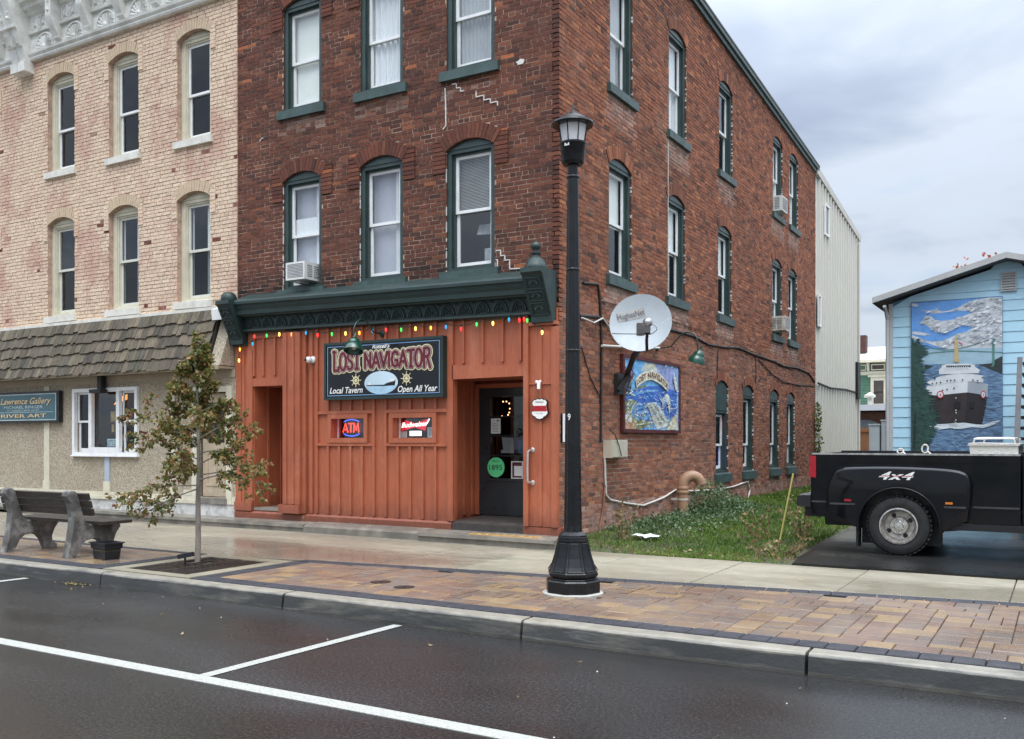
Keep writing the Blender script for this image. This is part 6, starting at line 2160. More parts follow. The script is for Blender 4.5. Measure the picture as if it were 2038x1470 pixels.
pth = [(-8.92, 11.237, 3.215), (-8.93, 11.15, 3.215)]
for i in range(12):
    a = i / 11
    pth.append((-8.95 - 0.0 * a, 11.05 - 0.42 * a, 3.225 + 0.16 * math.sin(math.pi * min(1, a * 0.86)) + 0.0))
pth[-1] = (-8.95, 10.62, 3.26)
pth += [(-8.95, 10.60, 3.20), (-8.95, 10.60, 3.13)]
gooseneck('green gooseneck lamp over the black tavern sign', (-8.92, 11.237, 3.215), pth, (-8.95, 10.61, 2.985), Matrix.Rotation(R(-18), 3, 'X') @ Matrix.Rotation(R(-8), 3, 'Y'))
pth = [(-5.92, 14.85, 3.15), (-5.80, 14.86, 3.15), (-5.68, 14.88, 3.17), (-5.60, 14.90, 3.27), (-5.52, 14.92, 3.36), (-5.42, 14.93, 3.40), (-5.32, 14.94, 3.38), (-5.26, 14.95, 3.30), (-5.24, 14.95, 3.18), (-5.24, 14.95, 3.10)]
gooseneck('green gooseneck lamp beside the satellite dish on the brick side wall', (-5.92, 14.85, 3.15), pth, (-5.24, 14.95, 2.97), Matrix.Rotation(R(20), 3, 'Y'))

# fairy lights under the cornice
BUL = [(-11.869, 3.111, 'o'), (-11.89, 2.928, 'y'), (-11.572, 3.188, 'b'), (-11.531, 3.309, 'r'), (-11.252, 3.308, 'g'), (-10.971, 3.312, 'y'), (-10.699, 3.297, 'o'), (-10.393, 3.302, 'b'), (-10.146, 3.254, 'r'), (-9.852, 3.251, 'g'), (-9.575, 3.246, 'y'), (-9.299, 3.238, 'o'), (-9.046, 3.256, 'b'), (-8.784, 3.256, 'r'), (-8.5, 3.239, 'g'), (-8.235, 3.239, 'y'), (-7.959, 3.233, 'o'), (-7.692, 3.23, 'b'), (-7.43, 3.186, 'r'), (-7.164, 3.235, 'g'), (-6.892, 3.233, 'y'), (-6.631, 3.268, 'b'), (-6.466, 3.25, 'r'), (-6.39, 3.257, 'r'), (-6.339, 3.237, 'g'), (-6.106, 3.06, 'y')]
CLR = {'o': (1.0, 0.30, 0.03), 'y': (1.0, 0.55, 0.10), 'b': (0.02, 0.30, 0.60), 'r': (1.0, 0.03, 0.03), 'g': (0.05, 0.75, 0.10)}
fl = thing('string_lights', 'string of lit coloured bulbs hung under the dark green cornice', 'string lights', (-9, 11.16, 3.3))
order_ = [1, 0, 2] + list(range(3, 26))
cpts = [(BUL[i][0], 11.155, BUL[i][1] + 0.055) for i in order_]
g = G()
full = []
for a, b in zip(cpts[:-1], cpts[1:]):
    full += [a, ((a[0] + b[0]) / 2, 11.15, (a[2] + b[2]) / 2 - 0.025)]
full.append(cpts[-1])
g.tube(full, 0.006, 5)
part('cord', g, pm('green_cord', (0.01, 0.03, 0.015), 0.6), fl)
for x, z, c in BUL:
    b = part('bulb', G().lathe([(0.001, -0.033), (0.011, -0.023), (0.016, -0.004), (0.015, 0.014), (0.009, 0.030)], (x, 11.15, z), 10), glow('bulb_' + c, CLR[c], {'o': 2.2, 'y': 2.6, 'b': 0.7, 'r': 1.3, 'g': 0.8}[c]), fl, 60)
    part('socket', G().lathe([(0.013, 0.03), (0.013, 0.06)], (x, 11.15, z), 8), pm('green_cord', (0.01, 0.03, 0.015), 0.6), b)

# neon signs in the small windows
def tube_word(g, word, x0, x1, z0, h, y, r):
    tot = sum(NEON[c][0] for c in word)
    k = (x1 - x0) / tot
    x = x0
    for c in word:
        adv, sts = NEON[c]
        for s_ in sts:
            g.tube([(x + p[0] * k, y, z0 + p[1] * h) for p in s_], r, 6)
        x += adv * k


NEON = dict(GLY)
NEON.update({'M': (0.95, [[(0.08, 0.02), (0.16, 0.98), (0.45, 0.25), (0.74, 0.98), (0.84, 0.02)]]), 'T': (0.74, [[(0.04, 0.95), (0.70, 0.95)], [(0.37, 0.95), (0.37, 0.02)]]),
             'P': (0.7, [[(0.1, 0.0), (0.1, 1.0), (0.45, 1.0), (0.6, 0.75), (0.45, 0.5), (0.1, 0.5)]]), 'E': (0.66, [[(0.55, 1), (0.1, 1), (0.1, 0), (0.55, 0)], [(0.1, 0.5), (0.48, 0.5)]])})
YN = Y0 + 0.155
at_ = thing('neon_sign', 'red ATM neon sign ringed by blue arcs in the small window', 'neon sign', (-9.59, YN, 1.63))
g = G()
tube_word(g, 'ATM', -9.86, -9.52, 1.715, 0.15, YN, 0.0095)
part('red_tube', g, glow('neon_red', (1.0, 0.05, 0.03), 2.0), at_, kind='stuff')
for s, a0, a1 in ((1, 0.22, 0.78), (-1, 0.2, 0.8)):
    pts = [(-9.69 - 0.20 * math.cos(math.pi * (a0 + (a1 - a0) * i / 14)), YN + 0.012, 1.79 + s * (0.035 + 0.095 * math.sin(math.pi * (a0 + (a1 - a0) * i / 14)))) for i in range(15)]
    part('blue_tube', G().tube(pts, 0.006, 6), glow('neon_blue', (0.05, 0.12, 1.0), 1.8), at_)
part('backing', G().prism(ellipse(-9.69, 1.79, 0.22, 0.145, 30), 1, YN + 0.03, YN + 0.036), M_BLACKP, at_)
bw = thing('neon_beer_sign', 'red bow tie neon sign with white script above a white OPEN panel', 'neon sign', (-8.35, YN, 1.63))
g = G()
g.prism([(-8.70, 1.735), (-8.64, 1.90), (-8.44, 1.845), (-8.22, 1.915), (-8.27, 1.74), (-8.46, 1.79)], 1, YN + 0.01, YN + 0.03)
part('bow_tie', g, glow('neon_bow', (0.60, 0.008, 0.03), 0.75, (0.3, 0.005, 0.01)), bw)
g = lettering('Budweiser', -8.70, -8.21, 1.785, 0.075, lambda x, z: (x, YN + 0.006, z + (x + 8.7) * 0.06), shear=0.3, offset=0.018)
part('script', g, glow('neon_script', (1.0, 0.72, 0.66), 1.5), bw)
part('script_tail', G().tube([(-8.25, YN, 1.82), (-8.21, YN, 1.86), (-8.175, YN, 1.915)], 0.010, 6), glow('neon_script', (1.0, 0.72, 0.66), 1.5), bw)
op = part('open_panel', G().box(-8.55, -8.34, YN + 0.012, YN + 0.03, 1.66, 1.735), glow('open_panel', (1.0, 0.92, 0.8), 1.1), bw)
part('open_lettering', lettering('OPEN', -8.535, -8.355, 1.675, 0.045, lambda x, z: (x, YN + 0.010, z), offset=0.01), glow('open_letter', (0.9, 0.35, 0.12), 0.7, (0.3, 0.1, 0.05)), bw)
single('paper_notice', G().box(-8.76, -8.58, Y0 + 0.135, Y0 + 0.138, 1.635, 1.73), M_PAPER, 'white paper slip in the lower corner of the neon beer window', 'notice')
pn = thing('framed_notice', 'pale framed notice leaning by the neon beer sign', 'notice', (-8.07, Y0 + 0.14, 1.63))
part('frame', G().ring(rc(-8.19, -8.01, 1.635, 1.785), [rc(-8.175, -8.02, 1.65, 1.77)], Y0 + 0.13, Y0 + 0.14, fr), M_WHITE, pn)
part('sheet', G().box(-8.175, -8.02, Y0 + 0.141, Y0 + 0.144, 1.65, 1.77), pm('pale_blue_card', (0.38, 0.52, 0.56), 0.7, 0.1), pn)
# neon in the first ground floor side window
for (yy, zz, c, nm, lab) in ((18.20, 1.86, (1.0, 0.03, 0.03), 'red', 'small red neon sign in a side window of the tavern'), (18.14, 1.22, (0.10, 0.08, 1.0), 'blue', 'oval blue neon sign low in a side window of the tavern')):
    t = thing('neon_sign', lab, 'neon sign', (-6.16, yy, zz))
    g = G()
    if nm == 'red':
        g.tube([(-6.14, yy - 0.12, zz), (-6.14, yy - 0.1, zz + 0.14), (-6.14, yy + 0.1, zz + 0.14), (-6.14, yy + 0.12, zz), (-6.14, yy - 0.12, zz)], 0.022, 6)
    else:
        g.tube([(-6.14, yy + 0.20 * math.cos(2 * math.pi * i / 20), zz + 0.27 * math.sin(2 * math.pi * i / 20)) for i in range(21)], 0.022, 6)
    part('tube', g, glow('neon_side_' + nm, c, 2.5), t)
    part('backing', G().prism(ellipse(yy, zz + (0.07 if nm == 'red' else 0), 0.16, 0.1 if nm == 'red' else 0.24, 20), 0, -6.17, -6.165), M_BLACKP if nm == 'red' else pm('yellow_sign', (0.5, 0.4, 0.15), 0.5), t)

# shield shaped warning sign, cameras, floodlights
sh = thing('warning_shield', 'white shield shaped security sign with a red band beside the door', 'sign', (-6.155, 11.2, 2.02))
SHP = [(-0.11, 0.10), (-0.085, 0.125), (-0.06, 0.125), (-0.03, 0.14), (0, 0.13), (0.03, 0.14), (0.06, 0.125), (0.085, 0.125), (0.11, 0.10), (0.112, 0.075), (0.10, 0.05), (0.118, -0.03), (0.125, -0.06), (0.10, -0.09), (0.065, -0.105), (0.05, -0.125), (0, -0.14), (-0.05, -0.125), (-0.065, -0.105), (-0.10, -0.09), (-0.125, -0.06), (-0.118, -0.03), (-0.10, 0.05), (-0.112, 0.075)]
part('shield_edge', G().prism([(-6.155 + x * 1.08, 2.02 + z * 1.07) for x, z in SHP], 1, 11.170, 11.196), M_BLACKP, sh)
part('shield_face', G().prism([(-6.155 + x * 0.98, 2.02 + z * 0.98) for x, z in SHP], 1, 11.164, 11.169), M_SWHITE, sh)
part('red_band', G().prism([(-6.155 - 0.10, 2.065), (-6.155 + 0.10, 2.065), (-6.155 + 0.115, 1.99), (-6.155 - 0.115, 1.99)], 1, 11.161, 11.1635), pm('red_paint', (0.45, 0.02, 0.025), 0.4), sh)
for txt, x0, x1, z0, h, m in (('WARNING!', -6.22, -6.09, 2.105, 0.022, M_BLACKP), ('S.T.A.T.', -6.24, -6.07, 2.008, 0.038, pm('dark_red_ink', (0.16, 0.005, 0.01), 0.5)), ('SECURITY SYSTEM', -6.21, -6.10, 1.955, 0.009, M_BLACKP)):
    part('lettering', lettering(txt, x0, x1, z0, h, lambda x, z: (x, 11.1605, z)), m, sh)
cm = thing('security_camera', 'small white dome security camera left of the black sign', 'camera', (-10.36, 11.2, 2.88))
part('mount', G().lathe([(0.055, 0), (0.055, 0.03), (0.03, 0.05), (0, 0.05)], (-10.33, 11.259, 2.88), 14, Matrix.Rotation(R(90), 3, 'X')), M_WHITE, cm, 40)
part('dome', G().ball((-10.355, 11.17, 2.875), 0.052, 12, 8), M_WHITE, cm, 60)
part('lens', G().ball((-10.375, 11.13, 2.875), 0.028, 10, 6), M_BLACKP, cm, 60)
tl = thing('light_socket', 'small white twin lamp socket high on the right orange post', 'lamp', (-6.16, 11.2, 2.3))
part('socket', G().tube([(-6.16, 11.198, 2.40), (-6.16, 11.15, 2.385), (-6.15, 11.13, 2.29)], [0.02, 0.028, 0.022], 8), M_WHITE, tl)
part('socket', G().ball((-6.20, 11.17, 2.39), 0.025, 8, 6), M_WHITE, tl)
wst = thing('wall_sign', 'tall narrow white panel on the brick corner behind the lamp post', 'sign', (-5.9, 11.45, 1.57))
part('panel', G().box(-5.92, -5.895, 11.36, 11.56, 1.57, 1.96), M_SWHITE, wst)
part('panel_edge', G().box(-5.925, -5.90, 11.345, 11.359, 1.565, 1.965), M_BLACKP, wst)

# ------------------------------------------------------------------ painted board on the side wall
SPAL = dict(skyb=(0.16, 0.42, 0.72), violet=(0.30, 0.36, 0.62), cream2=(0.62, 0.60, 0.45), olive=(0.22, 0.24, 0.09), ultra=(0.05, 0.14, 0.46), blue2=(0.16, 0.38, 0.68), pale=(0.62, 0.66, 0.60), greyg=(0.25, 0.30, 0.26), flesh=(0.50, 0.26, 0.15))
pb = thing('painted_board', 'colourful painted picture board of river and town in a maroon frame on the side wall', 'picture', (-5.9, 14.57, 1.74))
part('board', G().box(-5.919, -5.885, 13.36, 15.79, 1.755, 2.90), pm('paint_sky', (0.28, 0.52, 0.78), 0.45, 0.25, 3.0), pb)
g = G()
g.ring(rc(13.32, 15.83, 1.715, 2.935), [rc(13.38, 15.77, 1.765, 2.885)], 0, 0.06, lambda p, d: (-5.919 + d, p[0], p[1]))
part('frame', g, pm('maroon_frame', (0.09, 0.018, 0.018), 0.45, 0.2, 6.0), pb)
dx = -5.8845
for nm, c, pts in SIDE_ART:
    pts = [(min(max(y, 13.385), 15.765), min(max(z, 1.77), 2.88)) for y, z in pts]
    dx += 0.0007
    g = G()
    g.poly([(dx, y, z) for y, z in pts])
    part('painted_' + nm, g, pm('art_' + c, SPAL[c], 0.5, 0.38, 7.0, stretch=(1, 1, 2.2)), pb)


def lerp_path(P, t):
    q = t * (len(P) - 1)
    i = min(int(q), len(P) - 2)
    f_ = q - i
    return (P[i][0] + (P[i + 1][0] - P[i][0]) * f_, P[i][1] + (P[i + 1][1] - P[i][1]) * f_)


def strokes(name, parent, n_, box, ln, wd, slant, mats, d0, mk, keep=None):
    """short brush strokes; each colour one flat layer of many dabs"""
    for q, m in enumerate(mats):
        g = G()
        for k in range(n_):
            a, z = random.uniform(box[0], box[1]), random.uniform(box[2], box[3])
            if keep and not keep(a, z):
                continue
            L, w = random.uniform(*ln), random.uniform(*wd)
            s_ = random.gauss(slant, 0.35)
            c_, n2 = math.cos(s_) * L / 2, math.sin(s_) * L / 2
            dd_ = d0 + (q * n_ + k) * 3e-6
            g.poly([mk(a - c_, z - n2, dd_), mk(a, z + w * 0.5 - n2 * 0.1, dd_), mk(a + c_, z + n2, dd_), mk(a, z - w * 0.5, dd_)])
        if g.v:
            part(name, g, m, parent, kind='stuff')


random.seed(31)
cl = lambda v_, a, b: min(max(v_, a), b)
mk_ = lambda a, z, d: (dx + 0.0012 + d, cl(a, 13.39, 15.76), cl(z, 1.772, 2.878))
P_ = lambda c: pm('art_' + c, SPAL[c], 0.5, 0.38, 7.0, stretch=(1, 1, 2.2))
strokes('painted_strokes', pb, 70, (13.4, 15.7, 1.95, 2.42), (0.06, 0.30), (0.008, 0.022), 0.1, [P_('blue2'), P_('pale'), P_('ultra')], 0.0, mk_)
strokes('painted_strokes', pb, 60, (13.4, 14.6, 1.78, 2.2), (0.04, 0.16), (0.01, 0.03), 0.6, [P_('olive'), P_('greyg'), P_('cream2')], 0.0008, mk_)
strokes('painted_strokes', pb, 46, (14.3, 15.75, 1.78, 2.2), (0.04, 0.14), (0.008, 0.02), -0.9, [P_('pale'), P_('greyg'), P_('flesh')], 0.0015, mk_)
strokes('painted_strokes', pb, 40, (13.4, 15.75, 2.45, 2.87), (0.08, 0.3), (0.01, 0.03), 0.9, [P_('skyb'), P_('violet'), P_('pale')], -0.0008, mk_, lambda a, z: not (13.8 < a < 15.4 and z < 2.72))
dx += 0.003
v, f, w_ = text2d('LOST NAVIGATOR', 1.0, 0.0, 0.012)
g = G()
for x, z in v:
    t = 0.02 + 0.96 * x / w_
    a, b = lerp_path(BANNER_BASE, t), lerp_path(BANNER_TOP, t)
    k = 0.10 + 0.80 * z / 0.72
    g.v.append((dx + 0.002, a[0] + (b[0] - a[0]) * k, a[1] + (b[1] - a[1]) * k))
g.f = [list(q) for q in f]
part('lettering', g, pm('red_brown_ink', (0.16, 0.03, 0.02), 0.5), pb)
g = G()
wy, wz = WHEEL_C
g.ring(ellipse(wy, wz, 0.17, 0.10, 20), [ellipse(wy, wz, 0.13, 0.075, 20)], dx + 0.001, dx + 0.003, lambda p, d: (d, p[0], p[1]))
for k in range(8):
    a = math.pi * k / 4
    g.bar((dx + 0.002, wy, wz), (dx + 0.002, wy + 0.24 * math.cos(a), wz + 0.14 * math.sin(a)), 0.012, 0.003, (1, 0, 0))
part('painted_wheel', g, M_MAROON, pb, kind='stuff')

# ------------------------------------------------------------------ ship mural on the blue wall
HPAL = dict(blue=((0.12, 0.32, 0.70), 0.2), cloud=((0.56, 0.60, 0.64), 0.6), haze=((0.30, 0.46, 0.55), 0.12), water=((0.10, 0.19, 0.32), 0.6), hill=((0.025, 0.035, 0.035), 0.3), bridge=((0.09, 0.22, 0.19), 0.1), hull=((0.028, 0.020, 0.022), 0.35), hull2=((0.016, 0.012, 0.014), 0.3), hull3=((0.006, 0.006, 0.008), 0.2), white=((0.62, 0.66, 0.68), 0.10), grey=((0.33, 0.37, 0.41), 0.12), dark=((0.02, 0.025, 0.03), 0.1), tan=((0.48, 0.38, 0.18), 0.15), red=((0.40, 0.03, 0.04), 0.1), foam=((0.55, 0.62, 0.66), 0.35), spruce=((0.016, 0.055, 0.045), 0.6), bark=((0.012, 0.014, 0.016), 0.2))
mu = thing('ship_mural', 'tall painted mural of a black and white freighter under a bridge on the blue wall', 'mural', (-1.8, 19.96, 1.0))
part('panel', G().box(-2.605, -0.995, 19.945, 19.976, 1.0, 4.325), pm('mural_panel', (0.075, 0.14, 0.25), 0.5, 0.3, 4.0), mu)
dy = 19.9445
for nm, c, pts in SHIP_ART:
    pts = [(min(max(x, -2.60), -1.0), min(max(z, 1.005), 4.322)) for x, z in pts]
    col, va = HPAL[c]
    dy -= 0.0008
    st_ = (1, 1, 5) if c in ('water', 'foam') else ((1, 1, 2) if c == 'cloud' else (1, 1, 1))
    g = G()
    g.poly([(x, dy, z) for x, z in pts])
    part('painted_' + nm, g, pm('mural_' + c, col, 0.5, va, 26.0 if c in ('spruce',) else (9.0 if c in ('water', 'cloud') else 5.0), stretch=st_, dirt=(0.20, 0.30, 0.42) if c == 'water' else ((0.26, 0.30, 0.35) if c == 'cloud' else ((0.04, 0.11, 0.08) if c == 'spruce' else None)), dscale=9.0), mu)
random.seed(32)
mk_ = lambda a, z, d: (cl(a, -2.597, -1.003), dy - 0.0002 - d, cl(z, 1.01, 4.318))
H_ = lambda nm, c: pm('mural_' + nm, c, 0.5, 0.15, 9.0)


def in_poly(P, x, z):
    r = False
    for (x0, z0), (x1, z1) in zip(P, P[1:] + P[:1]):
        if (z0 > z) != (z1 > z) and x < (x1 - x0) * (z - z0) / (z1 - z0) + x0:
            r = not r
    return r


AP = {nm: pts for nm, c, pts in SHIP_ART}
ship_ = lambda x, z: any(in_poly(AP[k], x, z) for k in ('hull', 'bow_white', 'deck_house', 'bridge_deck', 'wheelhouse', 'spruce', 'shore_right', 'mast', 'foam'))
strokes('painted_water_strokes', mu, 190, (-2.59, -1.01, 1.05, 2.95), (0.05, 0.2), (0.006, 0.016), 0.05, [H_('deep', (0.05, 0.10, 0.20)), H_('crest', (0.24, 0.36, 0.48)), H_('swell', (0.13, 0.23, 0.37))], 0, mk_, lambda x, z: in_poly(AP['water'], x, z) and not ship_(x, z))
strokes('painted_cloud_dabs', mu, 170, (-2.59, -1.01, 3.3, 4.32), (0.04, 0.16), (0.015, 0.05), 0.35, [H_('cloudshade', (0.34, 0.39, 0.45)), H_('cloudlit', (0.74, 0.77, 0.79)), H_('cloudmid', (0.52, 0.56, 0.60))], 0.001, mk_, lambda x, z: in_poly(AP['cloud_bank'], x, z) and not ship_(x, z) and z > 3.42)
strokes('painted_needles', mu, 190, (-2.6, -2.1, 1.1, 3.6), (0.03, 0.12), (0.006, 0.018), -0.5, [H_('needle', (0.035, 0.10, 0.075)), H_('needledark', (0.008, 0.03, 0.026))], 0.002, mk_, lambda x, z: in_poly(AP['spruce'], x, z))
strokes('painted_foam', mu, 60, (-2.3, -1.02, 1.7, 1.95), (0.04, 0.14), (0.008, 0.02), 0.1, [H_('cloudlit', (0.74, 0.77, 0.79))], 0.0025, mk_, lambda x, z: in_poly(AP['foam'], x, z))
dy -= 0.004
for (c, r) in SHIP_RINGS:
    g = G()
    g.ring(ellipse(c[0], c[1], abs(r), 0.075, 20), [ellipse(c[0], c[1], abs(r) * 0.72, 0.054, 20)], dy - 0.003, dy - 0.001, fr)
    part('painted_ring', g, pm('mural_red', (0.40, 0.03, 0.04), 0.5), mu)
    g = G()
    g.prism(ellipse(c[0], c[1], abs(r) * 0.71, 0.053, 16), 1, dy - 0.0025, dy - 0.001)
    part('painted_disc', g, pm('mural_white', (0.62, 0.66, 0.68), 0.5), mu)
    g = G()
    g.prism([(c[0] - abs(r) * 0.3, c[1] - 0.03), (c[0] + abs(r) * 0.3, c[1] - 0.02), (c[0] + abs(r) * 0.1, c[1] + 0.03)], 1, dy - 0.004, dy - 0.003)
    part('painted_emblem', g, pm('mural_red', (0.40, 0.03, 0.04), 0.5), mu)
g = G()
for i in range(11):
    x = -1.975 + i * 0.0385
    g.box(x, x + 0.012, dy - 0.003, dy - 0.001, 2.985, 3.02)
part('painted_window_bars', g, pm('mural_white', (0.62, 0.66, 0.68), 0.5), mu, kind='stuff')
g = G()
for (x, z) in SHIP_DOTS:
    g.box(x - 0.013, x + 0.013, dy - 0.003, dy - 0.001, z - 0.013, z + 0.013)
part('painted_ports', g, pm('mural_dark', (0.02, 0.025, 0.03), 0.5), mu, kind='stuff')
g = G()
for (x, z) in SHIP_MARKS:
    g.box(x - 0.008, x + 0.008, dy - 0.003, dy - 0.001, z - 0.014, z + 0.014)
part('painted_marks', g, pm('mural_white', (0.62, 0.66, 0.68), 0.5), mu, kind='stuff')

# ------------------------------------------------------------------ satellite dish
M_DISH = pm('dish_grey', (0.38, 0.43, 0.46), 0.45, 0.06, 5.0, dirt=(0.38, 0.40, 0.40), dscale=6.0, damt=0.4)
M_DMET = pm('dark_mount', (0.02, 0.02, 0.021), 0.5, 0.25, 9.0, dirt=(0.06, 0.045, 0.035), dscale=9.0)
DC = Vector((-5.21, 12.44, 3.28))
dn = Vector((0.30, -0.90, 0.24)).normalized()
dr = Vector((0, 0, 1)).cross(dn)
dr = -dr.normalized() if dr.x < 0 else dr.normalized()
dr.z = 0
du = dn.cross(dr).normalized()
if du.z < 0:
    du = -du
rot = math.radians(14)
ex = (dr * math.cos(rot) + du * math.sin(rot))
ey = (du * math.cos(rot) - dr * math.sin(rot))
dp = lambda x, y, h=0.0: tuple(DC + ex * x + ey * y + dn * h)
ds = thing('satellite_dish', 'round pale grey satellite dish on a black wall mount by the painted board', 'satellite dish', (-5.9, 13.2, 2.45))
g = G()
nr, na = 9, 40
for back in (0, 1):
    ring0 = len(g.v)
    for i in range(nr + 1):
        for k in range(na):
            a = 2 * math.pi * k / na
            rr = i / nr
            g.v.append(dp(0.445 * rr * math.cos(a), 0.435 * rr * math.sin(a), -0.085 * (1 - rr * rr) - back * 0.012))
    for i in range(nr):
        for k in range(na):
            g.f.append([ring0 + i * na + k, ring0 + i * na + (k + 1) % na, ring0 + (i + 1) * na + (k + 1) % na, ring0 + (i + 1) * na + k])
n1 = (nr + 1) * na
for k in range(na):
    a, b = nr * na + k, nr * na + (k + 1) % na
    g.f.append([a, b, n1 + b, n1 + a])
part('reflector', g, M_DISH, ds, 50)
dep = lambda x, y: -0.085 * (1 - (x / 0.445) ** 2 - (y / 0.435) ** 2) + 0.005
g = lettering('HughesNet', -0.30, 0.09, 0.13, 0.085, lambda x, z: dp(x, z, dep(x, z) + 0.012))
part('lettering', g, pm('dish_ink', (0.10, 0.10, 0.11), 0.6), ds)
g = G()
nn = 12
for i in range(nn):
    x0, x1 = -0.305 + 0.40 * i / nn, -0.305 + 0.40 * (i + 1) / nn
    g.poly([dp(x0, 0.10, dep(x0, 0.10)), dp(x1, 0.10, dep(x1, 0.10)), dp(x1, 0.24, dep(x1, 0.24)), dp(x0, 0.24, dep(x0, 0.24))])
part('faded_label', g, pm('dish_label', (0.36, 0.36, 0.35), 0.6), ds)
foc = DC - du * 0.20 + dr * 0.13 + dn * 0.42
low = DC - du * 0.43 + dr * 0.10 + dn * 0.03
part('feed_arm', G().tube([low, DC - du * 0.36 + dr * 0.11 + dn * 0.25, foc - du * 0.10], 0.022, 8), M_DMET, ds)
part('feed_box', G().bar(foc - du * 0.13, foc - du * 0.03, 0.08, 0.08), M_DMET, ds)
part('feed_horn', G().ball(tuple(foc + du * 0.03), 0.07, 12, 8), pm('horn_metal', (0.40, 0.40, 0.40), 0.25, 0.1, metal=0.7), ds, 60)
part('stay_rod', G().tube([DC - dr * 0.40 - du * 0.17 + dn * 0.02, foc - du * 0.14], 0.006, 6), M_DMET, ds)
part('stay_rod', G().tube([DC + dr * 0.43 + du * 0.06 + dn * 0.02, foc - du * 0.10], 0.003, 6), M_DISH, ds)
lp = [foc + dr * (0.03 + 0.10 * math.sin(math.pi * i / 10)) + du * (0.02 - 0.17 * i / 10) for i in range(11)]
part('cable', G().tube(lp, 0.005, 6), M_DMET, ds)
back = DC - dn * 0.12 - du * 0.10
part('back_bracket', G().bar(back + du * 0.12, back - du * 0.22, 0.12, 0.10), M_DMET, ds)
elbow = Vector((-5.45, 12.78, 2.86))
part('mast', G().tube([back - du * 0.05, back - du * 0.25, elbow, Vector((-5.80, 13.25, 2.52)), Vector((-5.90, 13.32, 2.45))], 0.042, 10), M_DMET, ds)
part('wall_foot', G().box(-5.92, -5.86, 13.10, 13.62, 2.30, 2.62), M_DMET, ds)
part('foot_strap', G().bar((-5.87, 13.15, 2.36), (-5.72, 13.22, 2.58), 0.22, 0.07), M_DMET, ds)
lp = [elbow + Vector((0.05 + 0.03 * math.sin(math.pi * i / 8), -0.15 + 0.05 * i / 2, 0.25 - 0.3 * math.sin(math.pi * i / 8))) for i in range(9)]
part('cable', G().tube(lp, 0.006, 6), M_DMET, ds)

# ------------------------------------------------------------------ cables and boxes on the side wall
M_CBL = pm('black_cable', (0.012, 0.011, 0.011), 0.5)
M_PVC = pm('white_conduit', (0.55, 0.53, 0.48), 0.5, 0.1, 6.0)
WX = XR + 0.02


def cable(pts, r, mat, label, x=WX, sag=0.0):
    P = []
    for a, b in zip(pts[:-1], pts[1:]):
        for k in range(4):
            t = k / 4
            P.append((x + random.uniform(0, 0.006), a[0] + (b[0] - a[0]) * t, a[1] + (b[1] - a[1]) * t - sag * math.sin(math.pi * t)))
    P.append((x, pts[-1][0], pts[-1][1]))
    return single('cable', G().tube(P, r, 7), mat, label, 'cable', None, 60)


cable([(11.9, 3.36), (12.48, 3.41), (13.0, 3.32), (14.2, 3.42), (15.46, 3.52), (16.6, 3.52), (17.45, 3.44), (18.4, 3.47), (19.4, 3.54), (20.5, 3.49), (22.16, 3.46), (23.1, 3.41), (24.6, 3.45), (25.7, 3.40), (26.45, 3.18)], 0.022, M_CBL, 'thick black cable bundle sagging across the brick side wall')
cable([(11.9, 3.33), (12.3, 3.30), (12.6, 3.40), (13.0, 3.22), (13.4, 3.10)], 0.012, M_PVC, 'pale wire loops running behind the satellite dish', WX + 0.03)
cable([(26.62, 3.17), (28.2, 3.11), (30.4, 3.17), (32.3, 3.15)], 0.03, M_CBL, 'black cable crossing the pale metal wall', MX + 0.07)
cable([(12.0, 3.84), (12.50, 3.89), (12.56, 3.70), (12.60, 3.35), (12.62, 2.9), (12.60, 2.16), (12.60, 1.56)], 0.02, M_CBL, 'black cable running straight down to the beige meter box')
cable([(12.57, 3.66), (15.3, 3.69), (19.0, 3.63), (24.0, 3.36)], 0.006, M_CBL, 'thin dark wire strung above the cable bundle')
cable([(11.95, 2.92), (12.23, 2.51), (12.58, 2.23)], 0.009, M_CBL, 'thin black cable slanting down beside the lamp post')
cable([(18.05, 3.40), (18.0, 2.80)], 0.009, M_CBL, 'short black cable dropping to the green topped side window')
cable([(20.7, 3.50), (20.7, 2.86)], 0.009, M_CBL, 'short black cable dropping to the second ground floor side window')
cable([(20.9, 3.41), (22.0, 3.16), (23.1, 3.02), (24.6, 3.02), (26.3, 3.08)], 0.011, M_CBL, 'thin cable dipping below the bundle towards the metal wall')
cable([(12.71, 1.34), (12.74, 0.96), (12.76, 0.77), (12.92, 0.69), (13.49, 0.61), (14.2, 0.53), (15.08, 0.61), (15.7, 0.72), (16.46, 0.66), (17.75, 0.62), (19.04, 0.63), (20.04, 0.70), (20.2, 0.50), (20.0, 0.27)], 0.017, M_PVC, 'white hose looping along the foot of the side wall', WX + 0.01)
cable([(12.57, 2.99), (13.49, 3.05), (14.85, 3.15)], 0.022, M_PVC, 'grey conduit running level behind the dish', WX + 0.03)
cable([(15.35, 3.70), (15.35, 5.2), (15.36, 6.9)], 0.008, M_PVC, 'thin pale wire running up beside a side window', WX - 0.008)
cable([(12.73, 0.92), (12.66, 0.55), (12.55, 0.30)], 0.014, pm('rusty_pipe', (0.20, 0.085, 0.045), 0.6, 0.3), 'rusty thin pipe below the beige meter box', WX + 0.005)
mb = thing('meter_box', 'beige meter box low on the brick side wall', 'meter box', (-5.85, 13.0, 1.33))
part('box_body', G().box(-5.919, -5.78, 12.70, 13.28, 1.33, 1.60), pm('beige_box', (0.50, 0.46, 0.36), 0.5, 0.08, 4.0), mb)
part('box_lid', G().box(-5.779, -5.765, 12.72, 13.26, 1.345, 1.585), pm('beige_box', (0.50, 0.46, 0.36), 0.5, 0.08, 4.0), mb)
